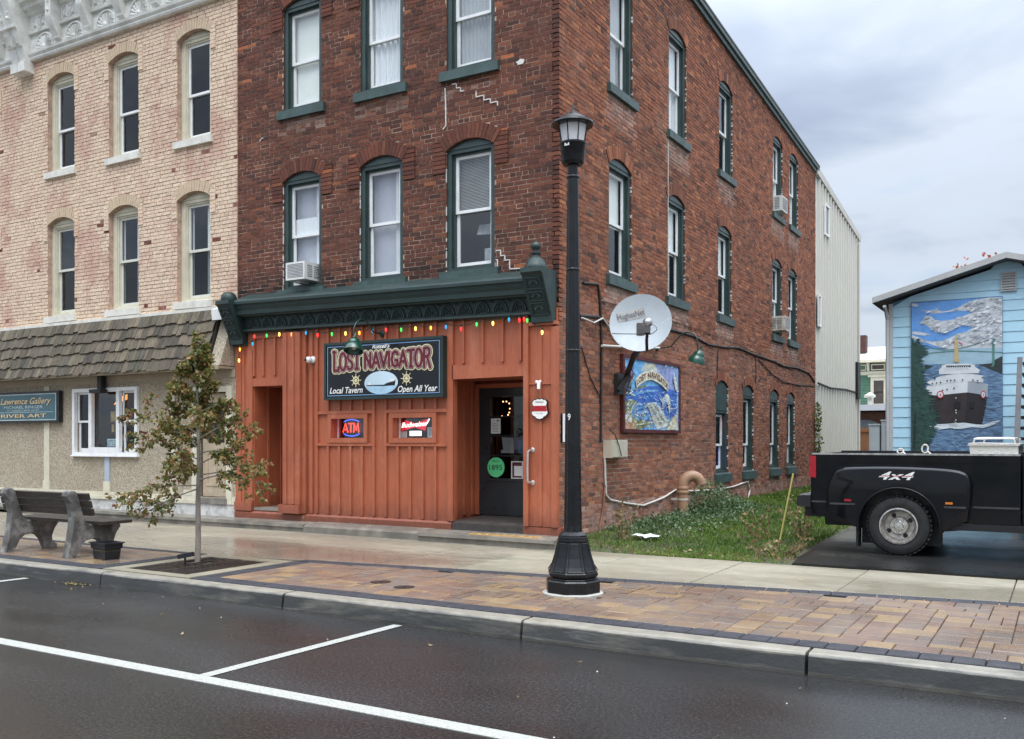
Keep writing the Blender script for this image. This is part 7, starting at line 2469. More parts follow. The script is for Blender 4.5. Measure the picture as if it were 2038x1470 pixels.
part('box_wire', G().tube([(-5.80, 12.66, 1.75), (-5.76, 12.78, 1.68), (-5.745, 12.9, 1.5), (-5.745, 12.98, 1.36)], 0.008, 6), M_CBL, mb)
# brown vent pipe
M_CLAY = pm('tan_clay_pipe', (0.34, 0.20, 0.12), 0.5, 0.15, 6.0, dirt=(0.20, 0.13, 0.085), dscale=3.0, damt=0.5)
vp = thing('vent_pipe', 'tan vent pipe with a hooked top rising from the weeds by the side wall', 'pipe', (-5.72, 15.55, 0.22))
part('stack', G().tube([(-5.72, 15.55, 0.15), (-5.72, 15.55, 0.45), (-5.72, 15.55, 0.74)], 0.092, 16), M_CLAY, vp, 40)
hook = [(-5.72, 15.55, 0.72)] + [(-5.72 + 0.13 * (1 - math.cos(a)), 15.55 + 0.10 * (1 - math.cos(a)), 0.80 + 0.17 * math.sin(a)) for a in [math.pi * i / 12 * 0.95 for i in range(13)]]
part('hook', G().tube(hook, 0.095, 16), M_CLAY, vp, 50)
for z in (0.73, 0.66):
    part('collar', G().lathe([(0.10, z), (0.108, z + 0.015), (0.108, z + 0.045), (0.10, z + 0.06)], (-5.72, 15.55, 0), 16), M_CLAY, vp, 40)
for z in (0.55, 0.30):
    part('strap', G().lathe([(0.094, z), (0.099, z), (0.099, z + 0.03), (0.094, z + 0.03)], (-5.72, 15.55, 0), 16), M_PVC, vp, 40)
    part('strap_arm', G().box(-5.925, -5.80, 15.50, 15.53, z, z + 0.03), M_PVC, vp)

# ------------------------------------------------------------------ window air conditioners
M_ACW = pm('appliance_white', (0.66, 0.67, 0.64), 0.45, 0.05, 4.0, dirt=(0.42, 0.40, 0.33), dscale=5.0, damt=0.35)
M_ACG = pm('appliance_grille', (0.20, 0.21, 0.21), 0.5, 0.1, 4.0)


def aircon(label, loc, rz, w=0.50, d=0.46, h=0.30, rust=False):
    t = thing('air_conditioner', label, 'air conditioner', loc, rz, 'window air conditioners', world=False)
    m = M_ACW if not rust else pm('stained_appliance', (0.58, 0.56, 0.48), 0.5, 0.12, 4.0, dirt=(0.20, 0.12, 0.06), dscale=3.0, damt=0.7)
    part('housing', G().box(-w / 2, w / 2, -d, 0.12, 0, h), m, t)
    part('face_rim', G().ring(rc(-w / 2, w / 2, 0, h), [rc(-w / 2 + 0.03, w / 2 - 0.03, 0.03, h - 0.03)], -d - 0.012, -d - 0.001, fr), m, t)
    part('grille_back', G().box(-w / 2 + 0.03, w / 2 - 0.03, -d - 0.004, -d - 0.001, 0.03, h - 0.03), M_ACG, t)
    for k in range(9):
        z = 0.042 + k * (h - 0.08) / 8.6
        part('grille_slat', G().box(-w / 2 + 0.03, w / 2 - 0.03, -d - 0.011, -d - 0.005, z, z + 0.011), pm('appliance_slat', (0.50, 0.51, 0.50), 0.5), t)
    for s in (-1, 1):
        for q in (0, 1):
            part('side_vent', G().box(s * w / 2 - (0.004 if s < 0 else 0.0), s * w / 2 + (0.0 if s < 0 else 0.004), -d + 0.05 + q * 0.15, -d + 0.16 + q * 0.15, 0.05, h - 0.05), M_ACG, t)
            for k in range(6):
                z = 0.06 + k * (h - 0.12) / 6
                part('vent_fin', G().box(s * w / 2 - (0.008 if s < 0 else -0.004), s * w / 2 + (0.008 if s > 0 else -0.004), -d + 0.05 + q * 0.15, -d + 0.16 + q * 0.15, z, z + 0.012), m, t)
    part('accordion_panel', G().box(-w / 2 - 0.06, w / 2 + 0.06, 0.121, 0.135, 0.0, h), M_WHITE, t)
    part('foot', G().box(-w / 2 + 0.08, -w / 2 + 0.2, -d + 0.1, -d + 0.3, -0.03, -0.001), m, t)
    return t


aircon('white air conditioner in the front window above the storefront cornice', (-10.53, 11.36, 4.15), 0.0, 0.40, 0.30, 0.28)
aircon('stained air conditioner in a second floor side window above the cables', (-5.99, 22.56, 4.20), R(90), 0.50, 0.30, 0.34, True)
aircon('pale air conditioner in a top floor side window near the roof edge', (-5.99, 22.62, 7.06), R(90), 0.50, 0.22, 0.36)
# ================================================================== street lamp
M_LP = pm('gloss_black_paint', (0.005, 0.0055, 0.0065), 0.30, 0.3, 6.0, 0.05, 60.0, dirt=(0.012, 0.012, 0.013), dscale=5.0, damt=0.5, spec=0.4)
lx, ly = -3.97, 7.85
lm = thing('street_lamp', 'tall black street lamp on a flared octagonal base, numbered 9', 'street lamp', (lx, ly, ZP))
part('grout_ring', G().lathe([(0.285, 0.14), (0.285, 0.172), (0.27, 0.18), (0.2, 0.18)], (lx, ly, 0), 28), pm('white_grout', (0.38, 0.365, 0.325), 0.8, 0.15, 12.0, 0.5, 40.0), lm)
prof = [(0.262, 0.176), (0.262, 0.285), (0.252, 0.298), (0.222, 0.305), (0.215, 0.315), (0.232, 0.325), (0.243, 0.345), (0.243, 0.362), (0.237, 0.372), (0.215, 0.42), (0.185, 0.50), (0.163, 0.58), (0.150, 0.645), (0.155, 0.65), (0.155, 0.668), (0.146, 0.672), (0.146, 0.69), (0.138, 0.694), (0.136, 0.71), (0.10, 0.735), (0.092, 0.74)]
base = part('base', G().lathe(prof, (lx, ly, 0), 8, ph=R(10)), M_LP, lm)
for k in range(8):
    a = R(10) + math.pi * (k + 0.5) / 4
    g = G()
    c = math.cos(math.pi / 8)
    q = []
    for (r, z) in ((0.243, 0.385), (0.205, 0.44), (0.178, 0.52), (0.158, 0.60), (0.149, 0.635)):
        q.append((r * c + 0.003, z, 0.36 * r * 1.0))
    ed = []
    for s in (-1, 1):
        ed.append([(lx + r * math.cos(a) - s * w * 0.8 * math.sin(a), ly + r * math.sin(a) + s * w * 0.8 * math.cos(a), z) for r, z, w in q])
    for e_ in ed:
        g.tube(e_, 0.004, 4)
    g.tube([ed[0][0], ed[1][0]], 0.004, 4)
    g.tube([ed[0][-1], ed[1][-1]], 0.004, 4)
    part('panel_bead', g, M_LP, base)
g = G()
n = 32
vv, ff = [], []
rows = [(0.086, 0.735), (0.084, 0.80), (0.078, 1.2), (0.074, 1.8), (0.066, 2.8), (0.056, 3.7), (0.053, 4.07)]
for i, (r, z) in enumerate(rows):
    for k in range(n):
        fl_ = 0.92 if (k % 4 in (1, 2)) and 0 < i < len(rows) - 1 else 1.0
        a = 2 * math.pi * k / n
        vv.append((lx + r * fl_ * math.cos(a), ly + r * fl_ * math.sin(a), z))
for i in range(len(rows) - 1):
    for k in range(n):
        ff.append((i * n + k, i * n + (k + 1) % n, (i + 1) * n + (k + 1) % n, (i + 1) * n + k))
g.mesh(vv, ff)
part('post', g, M_LP, lm)
for z, r in ((3.18, 0.064), (4.05, 0.060), (2.42, 0.0725)):
    part('post_collar', G().lathe([(r * 0.9, z), (r, z + 0.008), (r, z + 0.022), (r * 0.9, z + 0.03)], (lx, ly, 0), 20), M_LP, lm, 40)
part('neck', G().lathe([(0.047, 4.06), (0.05, 4.08), (0.05, 4.20)], (lx, ly, 0), 20), M_LP, lm, 40)
part('fitter', G().lathe([(0.05, 4.175), (0.09, 4.18), (0.102, 4.195), (0.108, 4.21), (0.12, 4.36), (0.128, 4.37), (0.128, 4.385), (0.10, 4.386)], (lx, ly, 0), 24), M_LP, lm, 35)
part('lamp_glass', G().lathe([(0.112, 4.386), (0.140, 4.555)], (lx, ly, 0), 8, caps=False, ph=R(5)), pm('frosted_glass', (0.66, 0.66, 0.66), 0.35, 0.06, 9.0, stretch=(1, 1, 0.3)), lm)
for k in range(8):
    a = R(5) + 2 * math.pi * k / 8
    part('glazing_rib', G().tube([(lx + 0.115 * math.cos(a), ly + 0.115 * math.sin(a), 4.384), (lx + 0.143 * math.cos(a), ly + 0.143 * math.sin(a), 4.556)], 0.0055, 5), M_LP, lm)
part('roof', G().lathe([(0.14, 4.545), (0.188, 4.545), (0.198, 4.56), (0.192, 4.578), (0.165, 4.59), (0.13, 4.615), (0.045, 4.672), (0.018, 4.682), (0.012, 4.70), (0.008, 4.75), (0.0, 4.77)], (lx, ly, 0), 24), M_LP, lm, 35)
fa = math.atan2(-ly, -lx)
fd_ = Vector((math.cos(fa), math.sin(fa), 0))
fr_ = Vector((-math.sin(fa), math.cos(fa), 0))
P0 = Vector((lx, ly, 0))


def on_post(x, z, r):
    a = x / r
    return tuple(P0 + fd_ * (r * math.cos(a)) + fr_ * (r * math.sin(a)) + Vector((0, 0, z)))


part('number', lettering('9', -0.052, -0.022, 1.785, 0.06, lambda x, z: on_post(x, z, 0.0795), offset=0.01), M_SWHITE, lm)
g = G()
g.poly([on_post(x, z, 0.121) for x, z in ((-0.085, 4.335), (-0.035, 4.335), (-0.035, 4.362), (-0.085, 4.362))])
part('sticker', g, M_SWHITE, lm)

# ================================================================== bench
M_BC = pm('weathered_concrete', (0.10, 0.094, 0.085), 0.8, 0.45, 7.0, 0.5, 50.0, dirt=(0.38, 0.36, 0.33), dscale=4.0, damt=0.8)
M_BW = pm('wet_dark_plank', (0.040, 0.031, 0.024), 0.5, 0.5, 10.0, 0.5, 40.0, stretch=(0.5, 6, 6))
bn = thing('park_bench', 'concrete ended bench with dark wooden slats facing the shops', 'bench', (-11.1, 7.4, ZP))
prof = [(7.00, 0.16), (7.10, 0.16), (7.15, 0.22), (7.19, 0.30), (7.27, 0.36), (7.37, 0.375), (7.47, 0.34), (7.53, 0.27), (7.56, 0.19), (7.58, 0.16), (7.72, 0.16), (7.72, 0.20), (7.66, 0.24), (7.65, 0.32), (7.69, 0.42), (7.75, 0.50), (7.74, 0.535), (7.30, 0.555), (7.24, 0.60), (7.21, 0.68), (7.135, 0.93), (7.11, 0.975), (7.06, 0.99), (7.01, 0.965), (6.995, 0.915), (7.02, 0.87), (7.055, 0.83), (7.085, 0.66), (7.075, 0.52), (7.04, 0.34)]
for x0 in (-11.78, -10.50):
    g = G()
    q = prof
    cy, cz = 7.3, 0.5
    n = len(q)
    vv = []
    for (x, k) in ((x0, 0.012), (x0 + 0.012, 0.0), (x0 + 0.108, 0.0), (x0 + 0.12, 0.012)):
        for (y, z) in q:
            d = Vector((cy - y, cz - z))
            d.normalize()
            vv.append((x, y + d.x * k, z + (d.y * k if z > 0.165 else 0)))
    ff = [list(range(n))[::-1], list(range(3 * n, 4 * n))]
    for b in range(3):
        ff += [(b * n + i, b * n + (i + 1) % n, (b + 1) * n + (i + 1) % n, (b + 1) * n + i) for i in range(n)]
    g.mesh(vv, ff)
    part('bench_end', g, M_BC, bn)
for k, (y, z) in enumerate(((7.165, 0.905), (7.195, 0.81), (7.225, 0.715))):
    part('back_slat', G().bar((-12.05, y, z), (-10.20, y, z), 0.036, 0.085, (0, -0.28, 1)), M_BW, bn)
for k in range(4):
    y = 7.34 + k * 0.108
    part('seat_slat', G().box(-12.05, -10.18, y, y + 0.10, 0.552, 0.59), M_BW, bn)
# planter tub
M_TUB = pm('black_plastic', (0.012, 0.014, 0.018), 0.4, 0.15, 5.0)
tb = thing('planter_tub', 'empty black plastic planter tub beside the bench', 'planter', (-9.98, 7.25, ZP), R(-8), world=False)
g = G()
a, b, h = 0.155, 0.105, 0.205
q = [(a * 0.86, b * 0.86, 0.0), (a * 0.95, b * 0.95, h * 0.62), (a * 1.06, b * 1.06, h * 0.64), (a * 1.1, b * 1.1, h * 0.92), (a * 1.24, b * 1.24, h * 0.94), (a * 1.24, b * 1.24, h), (a * 1.0, b * 1.0, h), (a * 0.9, b * 0.9, 0.03)]
vv = []
for (x, y, z) in q:
    vv += [(-x, -y, z), (x, -y, z), (x, y, z), (-x, y, z)]
ff = [(3, 2, 1, 0), tuple(range(28, 32))]
for i in range(len(q) - 1):
    ff += [(i * 4 + k, i * 4 + (k + 1) % 4, i * 4 + 4 + (k + 1) % 4, i * 4 + 4 + k) for k in range(4)]
g.mesh(vv, ff)
part('tub', g, M_TUB, tb)
part('soil', G().box(-a * 0.95, a * 0.95, -b * 0.95, b * 0.95, 0.10, 0.13), M_SOIL, tb)

# ================================================================== young tree
def leaf_mat(name, stops):
    m, nt, n, l, bs = nodes_of(name)
    a = n.new('ShaderNodeAttribute')
    a.attribute_name = 'rnd'
    c = ramp(n, l, a.outputs['Fac'], stops)
    l.new(c, bs.inputs['Base Color'])
    bs.inputs['Roughness'].default_value = 0.55
    tr = n.new('ShaderNodeBsdfTranslucent')
    l.new(c, tr.inputs[0])
    mx = n.new('ShaderNodeMixShader')
    mx.inputs[0].default_value = 0.3
    l.new(bs.outputs[0], mx.inputs[1])
    l.new(tr.outputs[0], mx.inputs[2])
    l.new(mx.outputs[0], n['Material Output'].inputs[0])
    return m


def leaves_obj(name, items, mat, parent=None, kind=None):
    """items: (point, direction, side, length, colour number); each leaf is a folded pointed blade"""
    g = G()
    rn = []
    for p, d, s, L, rv in items:
        nn = d.cross(s).normalized()
        w = L * 0.36
        droop = nn * (L * 0.18)
        P = [p, p + d * (L * 0.35) + s * w + nn * (L * 0.08), p + d * L - droop, p + d * (L * 0.35) - s * w + nn * (L * 0.08), p + d * (L * 0.5)]
        g.mesh([tuple(q) for q in P], [(0, 1, 4), (1, 2, 4), (2, 3, 4), (3, 0, 4)])
        rn += [rv] * 4
    o = part(name, g, mat, parent, kind=kind)
    at = o.data.attributes.new('rnd', 'FLOAT', 'FACE')
    at.data.foreach_set('value', rn)
    return o


def rvec():
    while True:
        v = Vector((random.uniform(-1, 1), random.uniform(-1, 1), random.uniform(-1, 1)))
        if 0.05 < v.length < 1:
            return v.normalized()


M_BARK = pm('grey_bark', (0.21, 0.18, 0.15), 0.85, 0.35, 14.0, 0.6, 40.0, stretch=(1, 1, 0.4))
M_LEAF = leaf_mat('autumn_leaf', [(0.0, (0.034, 0.062, 0.012)), (0.25, (0.075, 0.110, 0.020)), (0.5, (0.14, 0.150, 0.030)), (0.68, (0.22, 0.165, 0.045)), (0.82, (0.30, 0.175, 0.060)), (0.93, (0.38, 0.22, 0.10)), (1.0, (0.26, 0.09, 0.06))])
tr_ = thing('young_tree', 'slim young street tree with browning green leaves in the iron grate', 'tree', (-8.86, 7.66, ZP))
tx, ty = -8.86, 7.66
trunk = [(tx, ty, 0.10), (tx + 0.012, ty, 0.45), (tx - 0.004, ty + 0.01, 0.85), (tx + 0.022, ty, 1.25), (tx - 0.012, ty + 0.02, 1.7), (tx - 0.045, ty + 0.03, 2.2), (tx - 0.10, ty + 0.04, 2.68)]
part('trunk', G().tube(trunk, [0.036, 0.032, 0.030, 0.025, 0.018, 0.011, 0.005], 9), M_BARK, tr_, 60)
gb = G()
items = []
rt = Vector((0.861, 0.508, 0))
bk = Vector((-0.508, 0.861, 0))


def twig(p, d, L, r, depth):
    n_ = 6
    pts = [p]
    q = p.copy()
    dd = d.copy()
    for i in range(n_):
        dd = (dd + Vector((random.uniform(-.16, .16), random.uniform(-.16, .16), random.uniform(-.14, .10) - (0.05 if depth else 0.03)))).normalized()
        q = q + dd * (L / n_)
        pts.append(q.copy())
    gb.tube(pts, [r * (1 - 0.8 * i / n_) for i in range(n_ + 1)], 5)
    for i, q in enumerate(pts[1:]):
        if depth == 0 and i > 0:
            for _ in range(2):
                sd = (dd.cross(rvec())).normalized()
                twig(q, (dd * 0.7 + sd * 0.7 + Vector((0, 0, 0.1))).normalized(), L * random.uniform(0.25, 0.42), r * 0.4, 1)
        if depth == 1 or i > 3:
            for _ in range(5):
                out = (dd * 0.5 + rvec() * 0.8 + Vector((0, 0, -0.35))).normalized()
                s = out.cross(rvec()).normalized()
                pos_ = q + rvec() * 0.03
                z_ = (pos_.z - 0.9) / 2.0
                c = min(1, max(0, random.gauss(0.50 + 0.18 * (pos_ - Vector((tx, ty, pos_.z))).length, 0.24)))
                items.append((pos_, out, s, random.uniform(0.032, 0.068), c))


def trunk_at(z):
    for a, b in zip(trunk[:-1], trunk[1:]):
        if a[2] <= z <= b[2]:
            t = (z - a[2]) / (b[2] - a[2])
            return Vector(a).lerp(Vector(b), t)
    return Vector(trunk[-1])


random.seed(21)
nb = 25
for i in range(nb):
    t = i / (nb - 1)
    z = 1.12 + 1.46 * t
    ang = i * 2.399 + random.uniform(-0.3, 0.3)
    L = (0.16 + 0.60 * (1 - t) ** 1.25) * random.uniform(0.75, 1.12)
    up = 0.42 + 0.5 * t
    d = (rt * math.cos(ang) + bk * math.sin(ang) + Vector((0, 0, up))).normalized()
    twig(trunk_at(z), d, L, 0.010 * (1.1 - 0.6 * t), 0)
for (dv, L, z) in ((rt * 1.0 + Vector((0, 0, 0.30)), 0.66, 1.18), (rt * -1.0 + Vector((0, 0, 0.12)), 0.80, 1.06), (rt * -0.9 + bk * -0.3 + Vector((0, 0, -0.2)), 0.62, 1.02), (rt * -0.8 + Vector((0, 0, 0.7)), 0.85, 1.5)):
    twig(trunk_at(z), dv.normalized(), L, 0.010, 0)
for _ in range(3):
    twig(Vector(trunk[-1]), (Vector((0, 0, 1)) + rvec() * 0.4).normalized(), 0.2, 0.004, 1)
part('branches', gb, M_BARK, tr_)
leaves_obj('crown', items, M_LEAF, tr_)
ul = thing('uplight', 'small black spotlight on a spike at the foot of the young tree', 'lamp', (-8.72, 7.36, ZP))
part('spike', G().tube([(-8.72, 7.36, 0.14), (-8.72, 7.36, 0.24)], 0.012, 8), M_TUB, ul)
part('lamp_head', G().bar((-8.80, 7.34, 0.25), (-8.64, 7.40, 0.285), 0.07, 0.05), pm('dark_grey_metal', (0.03, 0.034, 0.04), 0.3, metal=0.5), ul)

# ================================================================== pickup truck
M_TRK = pm('black_car_paint', (0.003, 0.0035, 0.005), 0.10, 0.2, 2.0, dirt=(0.008, 0.0078, 0.0075), dscale=2.2, damt=0.7, rvar=0.06, spec=0.32)
M_TRM = pm('black_trim', (0.006, 0.006, 0.007), 0.5, 0.2, 5.0)
M_TYRE = pm('tyre_rubber', (0.010, 0.010, 0.010), 0.75, 0.25, 9.0, 0.4, 50.0, dirt=(0.03, 0.028, 0.026), dscale=5.0, damt=0.4)
M_CHR = pm('worn_chrome', (0.62, 0.61, 0.58), 0.25, 0.2, 10.0, metal=0.9, dirt=(0.14, 0.11, 0.085), dscale=12.0, damt=0.5)
M_RIM = pm('dull_rim', (0.50, 0.47, 0.43), 0.38, 0.2, 9.0, metal=0.6, dirt=(0.12, 0.09, 0.07), dscale=7.0, damt=0.6)
TG = 0.188
tk = thing('pickup_truck', 'black dual rear wheel pickup truck parked on the driveway', 'truck', (-0.2, 13.3, TG))
YN1, YN0 = 12.31, 12.17      # bed side, fender face
WC = (-1.733, 0.548)
arc = lambda r, n=16, a0=-0.12, a1=math.pi + 0.12: [(WC[0] + r * math.cos(a0 + (a1 - a0) * i / n), WC[1] + r * math.sin(a0 + (a1 - a0) * i / n)) for i in range(n + 1)]


def bed_side(y0, y1):
    q = [(-2.78, 0.66), (-2.80, 0.80), (-2.80, 1.36), (-2.76, 1.415), (-0.43, 1.405), (-0.43, 0.60)] + [(x, z) for x, z in arc(0.47)]
    return G().prism(q, 1, y0, y1)


part('bed_side', bed_side(YN1, YN1 + 0.05), M_TRK, tk)
part('bed_side', bed_side(14.20, 14.25), M_TRK, tk)
part('bed_rail', G().box(-2.79, -0.43, YN1 - 0.012, YN1 + 0.09, 1.412, 1.432), M_CHR, tk)
part('bed_rail', G().box(-2.79, -0.43, 14.16, 14.262, 1.412, 1.445), M_TRM, tk)
part('bed_floor', G().box(-2.74, -0.45, YN1 + 0.051, 14.199, 0.80, 0.86), M_TRM, tk)
part('bed_front', G().box(-0.49, -0.44, YN1 + 0.051, 14.199, 0.861, 1.41), M_TRM, tk)
tg = part('tailgate', G().box(-2.815, -2.755, YN1 + 0.055, 14.19, 0.80, 1.425), M_TRK, tk)
g = G().box(-2.70, -0.49, YN1 + 0.052, YN1 + 0.10, 0.861, 1.40)
part('bed_liner', g, M_TRM, tk)
# fender: outer loop on the bed side, inner loop on the proud face
o_top = [(-0.96, 0.64), (-0.93, 0.9), (-0.93, 1.12), (-1.0, 1.235), (-1.25, 1.275), (-1.75, 1.29), (-2.15, 1.285), (-2.42, 1.265), (-2.52, 1.19), (-2.58, 1.0), (-2.60, 0.72)]
i_top = [(-0.985, 0.64), (-0.96, 0.9), (-0.965, 1.09), (-1.035, 1.185), (-1.27, 1.222), (-1.75, 1.235), (-2.14, 1.23), (-2.39, 1.205), (-2.48, 1.135), (-2.535, 0.97), (-2.55, 0.72)]
for (ya, yb, side_) in ((YN1, YN0, 'n'), (14.25, 14.47, 'f')):
    ar = arc(0.455, 18)
    g = G()
    # dense outline, then rounded shoulders between the bed side and the face
    def dense(P, m=4):
        q = []
        for i in range(len(P) - 1):
            p0, p1, p2, p3 = P[max(i - 1, 0)], P[i], P[i + 1], P[min(i + 2, len(P) - 1)]
            for k in range(m):
                t = k / m
                q.append(tuple(0.5 * (2 * p1[c] + (p2[c] - p0[c]) * t + (2 * p0[c] - 5 * p1[c] + 4 * p2[c] - p3[c]) * t * t + (3 * p1[c] - p0[c] - 3 * p2[c] + p3[c]) * t ** 3) for c in (0, 1)))
        return q + [P[-1]]
    oo, ii = dense(o_top), dense(i_top)
    n = len(oo)
    vv, ff = [], []
    ST = 8
    for b in range(ST + 1):
        th = math.pi / 2 * b / ST
        yy = ya + (yb - ya) * math.sin(th)
        f_ = 1 - math.cos(th)
        for (p, q) in zip(oo, ii):
            vv.append((p[0] + (q[0] - p[0]) * f_, yy, p[1] + (q[1] - p[1]) * f_))
    for b in range(ST):
        ff += [(b * n + i, b * n + i + 1, (b + 1) * n + i + 1, (b + 1) * n + i) for i in range(n - 1)]
    face = list(range(ST * n, (ST + 1) * n))
    k0 = len(vv)
    vv += [(x, yb, z) for x, z in ar[::-1]]
    ff.append(face + list(range(k0, k0 + len(ar))))
    k1 = len(vv)
    vv += [(x, ya + (0.3 if side_ == 'n' else -0.3), z) for x, z in ar[::-1]]
    ff += [(k0 + i, k0 + i + 1, k1 + i + 1, k1 + i) for i in range(len(ar) - 1)]
    g.mesh(vv, ff)
    part('fender', g, M_TRK, tk, 40)
    g = G()
    lip = arc(0.468, 22, -0.25, math.pi + 0.25)
    g.tube([(x, yb - (0.012 if side_ == 'n' else -0.012), z) for x, z in lip], 0.013, 7)
    part('fender_lip', g, M_TRK, tk, 60)
    part('mud_flap', G().box(-2.225, -2.20, yb + 0.02 if side_ == 'n' else yb - 0.24, yb + 0.24 if side_ == 'n' else yb - 0.02, 0.27, 0.60), M_TRM, tk)
part('body_line', G().box(-2.79, -0.44, YN1 - 0.008, YN1 - 0.0005, 1.325, 1.338), M_TRK, tk)
part('body_line', G().box(-2.79, -2.60, YN1 - 0.008, YN1 - 0.0005, 0.98, 0.99), M_TRK, tk)
part('arch_liner', G().box(-2.2, -1.27, 12.45, 12.5, 0.3, 1.2), M_TRM, tk)
M_STRIP = pm('grey_rub_strip', (0.035, 0.035, 0.037), 0.45)
part('side_trim', G().box(-2.535, -2.235, YN0 - 0.010, YN0 + 0.01, 0.79, 0.812), M_STRIP, tk)
part('side_trim', G().box(-2.79, -2.61, YN1 - 0.012, YN1 + 0.01, 0.80, 0.822), M_STRIP, tk)
part('side_trim', G().box(-1.225, -0.99, YN0 - 0.010, YN0 + 0.01, 0.79, 0.812), M_STRIP, tk)
part('side_trim', G().box(-0.925, -0.44, YN1 - 0.012, YN1 + 0.01, 0.79, 0.812), M_STRIP, tk)
for nm, x0, x1, z0, z1, y, c in (('side_marker', -2.36, -2.28, 0.835, 0.86, YN0, (0.30, 0.01, 0.015)), ('side_marker', -1.21, -1.13, 0.835, 0.86, YN0, (0.55, 0.16, 0.01))):
    part(nm, G().box(x0, x1, y - 0.012, y - 0.0005 + 0.01, z0, z1), pm('marker_%d' % int(c[0] * 100), c, 0.25, 0.1), tk)
g = G()
g.prism([(-2.825, 1.13), (-2.735, 1.115), (-2.735, 1.395), (-2.80, 1.40)], 1, YN1 - 0.018, YN1 + 0.10)
part('tail_light', g, pm('red_lens', (0.30, 0.008, 0.02), 0.12, 0.15, 30.0, coat=0.5), tk)
g = G()
g.prism([(-2.825, 1.13), (-2.735, 1.115), (-2.735, 1.395), (-2.80, 1.40)], 1, 14.15, 14.268)
part('tail_light', g, pm('red_lens', (0.30, 0.008, 0.02), 0.12, 0.15, 30.0, coat=0.5), tk)
bp = part('rear_bumper', G().prism([(-2.80, 0.74), (-2.96, 0.745), (-2.975, 0.765), (-2.97, 0.875), (-2.80, 0.885)], 1, 12.28, 14.31), M_TRM, tk)
part('bumper_step', G().box(-2.95, -2.81, 12.30, 14.29, 0.886, 0.895), pm('step_grey', (0.12, 0.12, 0.12), 0.6, 0.2), bp)
part('hitch', G().box(-2.93, -2.72, 12.55, 12.75, 0.60, 0.739), M_TRM, bp)
part('under_frame', G().box(-2.72, 1.6, 12.75, 13.85, 0.48, 0.72), M_TRM, tk)
part('exhaust', G().tube([(-2.52, 12.44, 0.60), (-2.35, 12.46, 0.64), (-2.1, 12.5, 0.66)], 0.035, 12), M_TRM, tk)
part('running_board', G().prism([(-1.27, 0.535), (-1.22, 0.60), (-1.05, 0.625), (-0.9, 0.60), (1.55, 0.59), (1.55, 0.52)], 1, 12.20, 12.40), M_TRM, tk)
part('rocker_panel', G().box(-1.25, -0.44, 12.345, 12.40, 0.55, 0.66), M_TRK, tk)
dcl = lambda x, z: (x, YN0 - 0.0025, z)
part('decal', lettering('4x4', -1.955, -1.545, 1.118, 0.092, dcl, shear=0.35, offset=0.03, spacing=1.15), pm('decal_white', (0.72, 0.72, 0.70), 0.4, 0.05), tk)
g = G()
g.poly([(-1.945, YN0 - 0.004, 1.155), (-1.57, YN0 - 0.004, 1.155), (-1.565, YN0 - 0.004, 1.163), (-1.94, YN0 - 0.004, 1.163)])
part('decal_stripe', g, pm('decal_red', (0.30, 0.015, 0.03), 0.4), tk)
RX = Matrix.Rotation(R(90), 3, 'X')


def wheel(cx, cy, z, flip=False):
    m = RX if not flip else Matrix.Rotation(R(-90), 3, 'X')
    c = (cx, cy, z)
    t = G().lathe([(0.215, -0.21), (0.30, -0.22), (0.345, -0.20), (0.362, -0.17), (0.362, -0.05), (0.345, -0.02), (0.30, 0.0), (0.235, -0.005), (0.212, -0.02)], c, 48, m, caps=False)
    w = part('wheel', t, M_TYRE, tk, 30)
    g = G()
    for k in range(40):
        a = 2 * math.pi * k / 40
        for off in (-0.045, -0.11, -0.175):
            p = m @ Vector((0.364 * math.cos(a), 0.364 * math.sin(a), off + 0.01 * (k % 2)))
            q = m @ Vector((0.364 * math.cos(a + 0.09), 0.364 * math.sin(a + 0.09), off))
            g.bar(Vector(c) + p, Vector(c) + q, 0.04, 0.012, tuple(p.normalized()))
    part('tread', g, M_TYRE, w, kind='stuff')
    part('rim', G().lathe([(0.214, -0.02), (0.218, -0.004), (0.205, 0.0), (0.198, -0.02), (0.185, -0.07), (0.165, -0.105), (0.115, -0.115), (0.105, -0.10), (0.1, -0.115)], c, 40, m, caps=False), M_RIM, w, 35)
    part('trim_ring', G().lathe([(0.222, -0.006), (0.222, 0.004), (0.206, 0.006), (0.198, -0.012)], c, 40, m, caps=False), M_CHR, w, 35)
    part('hub', G().lathe([(0.108, -0.115), (0.105, -0.06), (0.10, -0.052), (0.06, -0.05), (0.055, -0.025), (0.045, -0.012), (0.0, -0.008)], c, 28, m), M_CHR, w, 35)
    for k in range(8):
        a = 2 * math.pi * k / 8 + 0.2
        p = Vector(c) + (m @ Vector((0.08 * math.cos(a), 0.08 * math.sin(a), -0.052)))
        part('lug_nut', G().lathe([(0.013, 0), (0.013, 0.014), (0.008, 0.02), (0, 0.02)], tuple(p), 8, m), M_CHR, w)
    for k in range(4):
        a = 2 * math.pi * k / 4 + 0.5
        p = Vector(c) + (m @ Vector((0.142 * math.cos(a), 0.142 * math.sin(a), -0.1085)))
        part('hand_hole', G().lathe([(0.03, 0.0), (0.028, 0.003), (0, 0.003)], tuple(p), 12, m), M_TRM, w)


wheel(WC[0], 12.185, TG + 0.362)
wheel(WC[0], 12.44, TG + 0.362)
wheel(WC[0], 14.44, TG + 0.362, True)
wheel(2.05, 12.33, TG + 0.362)
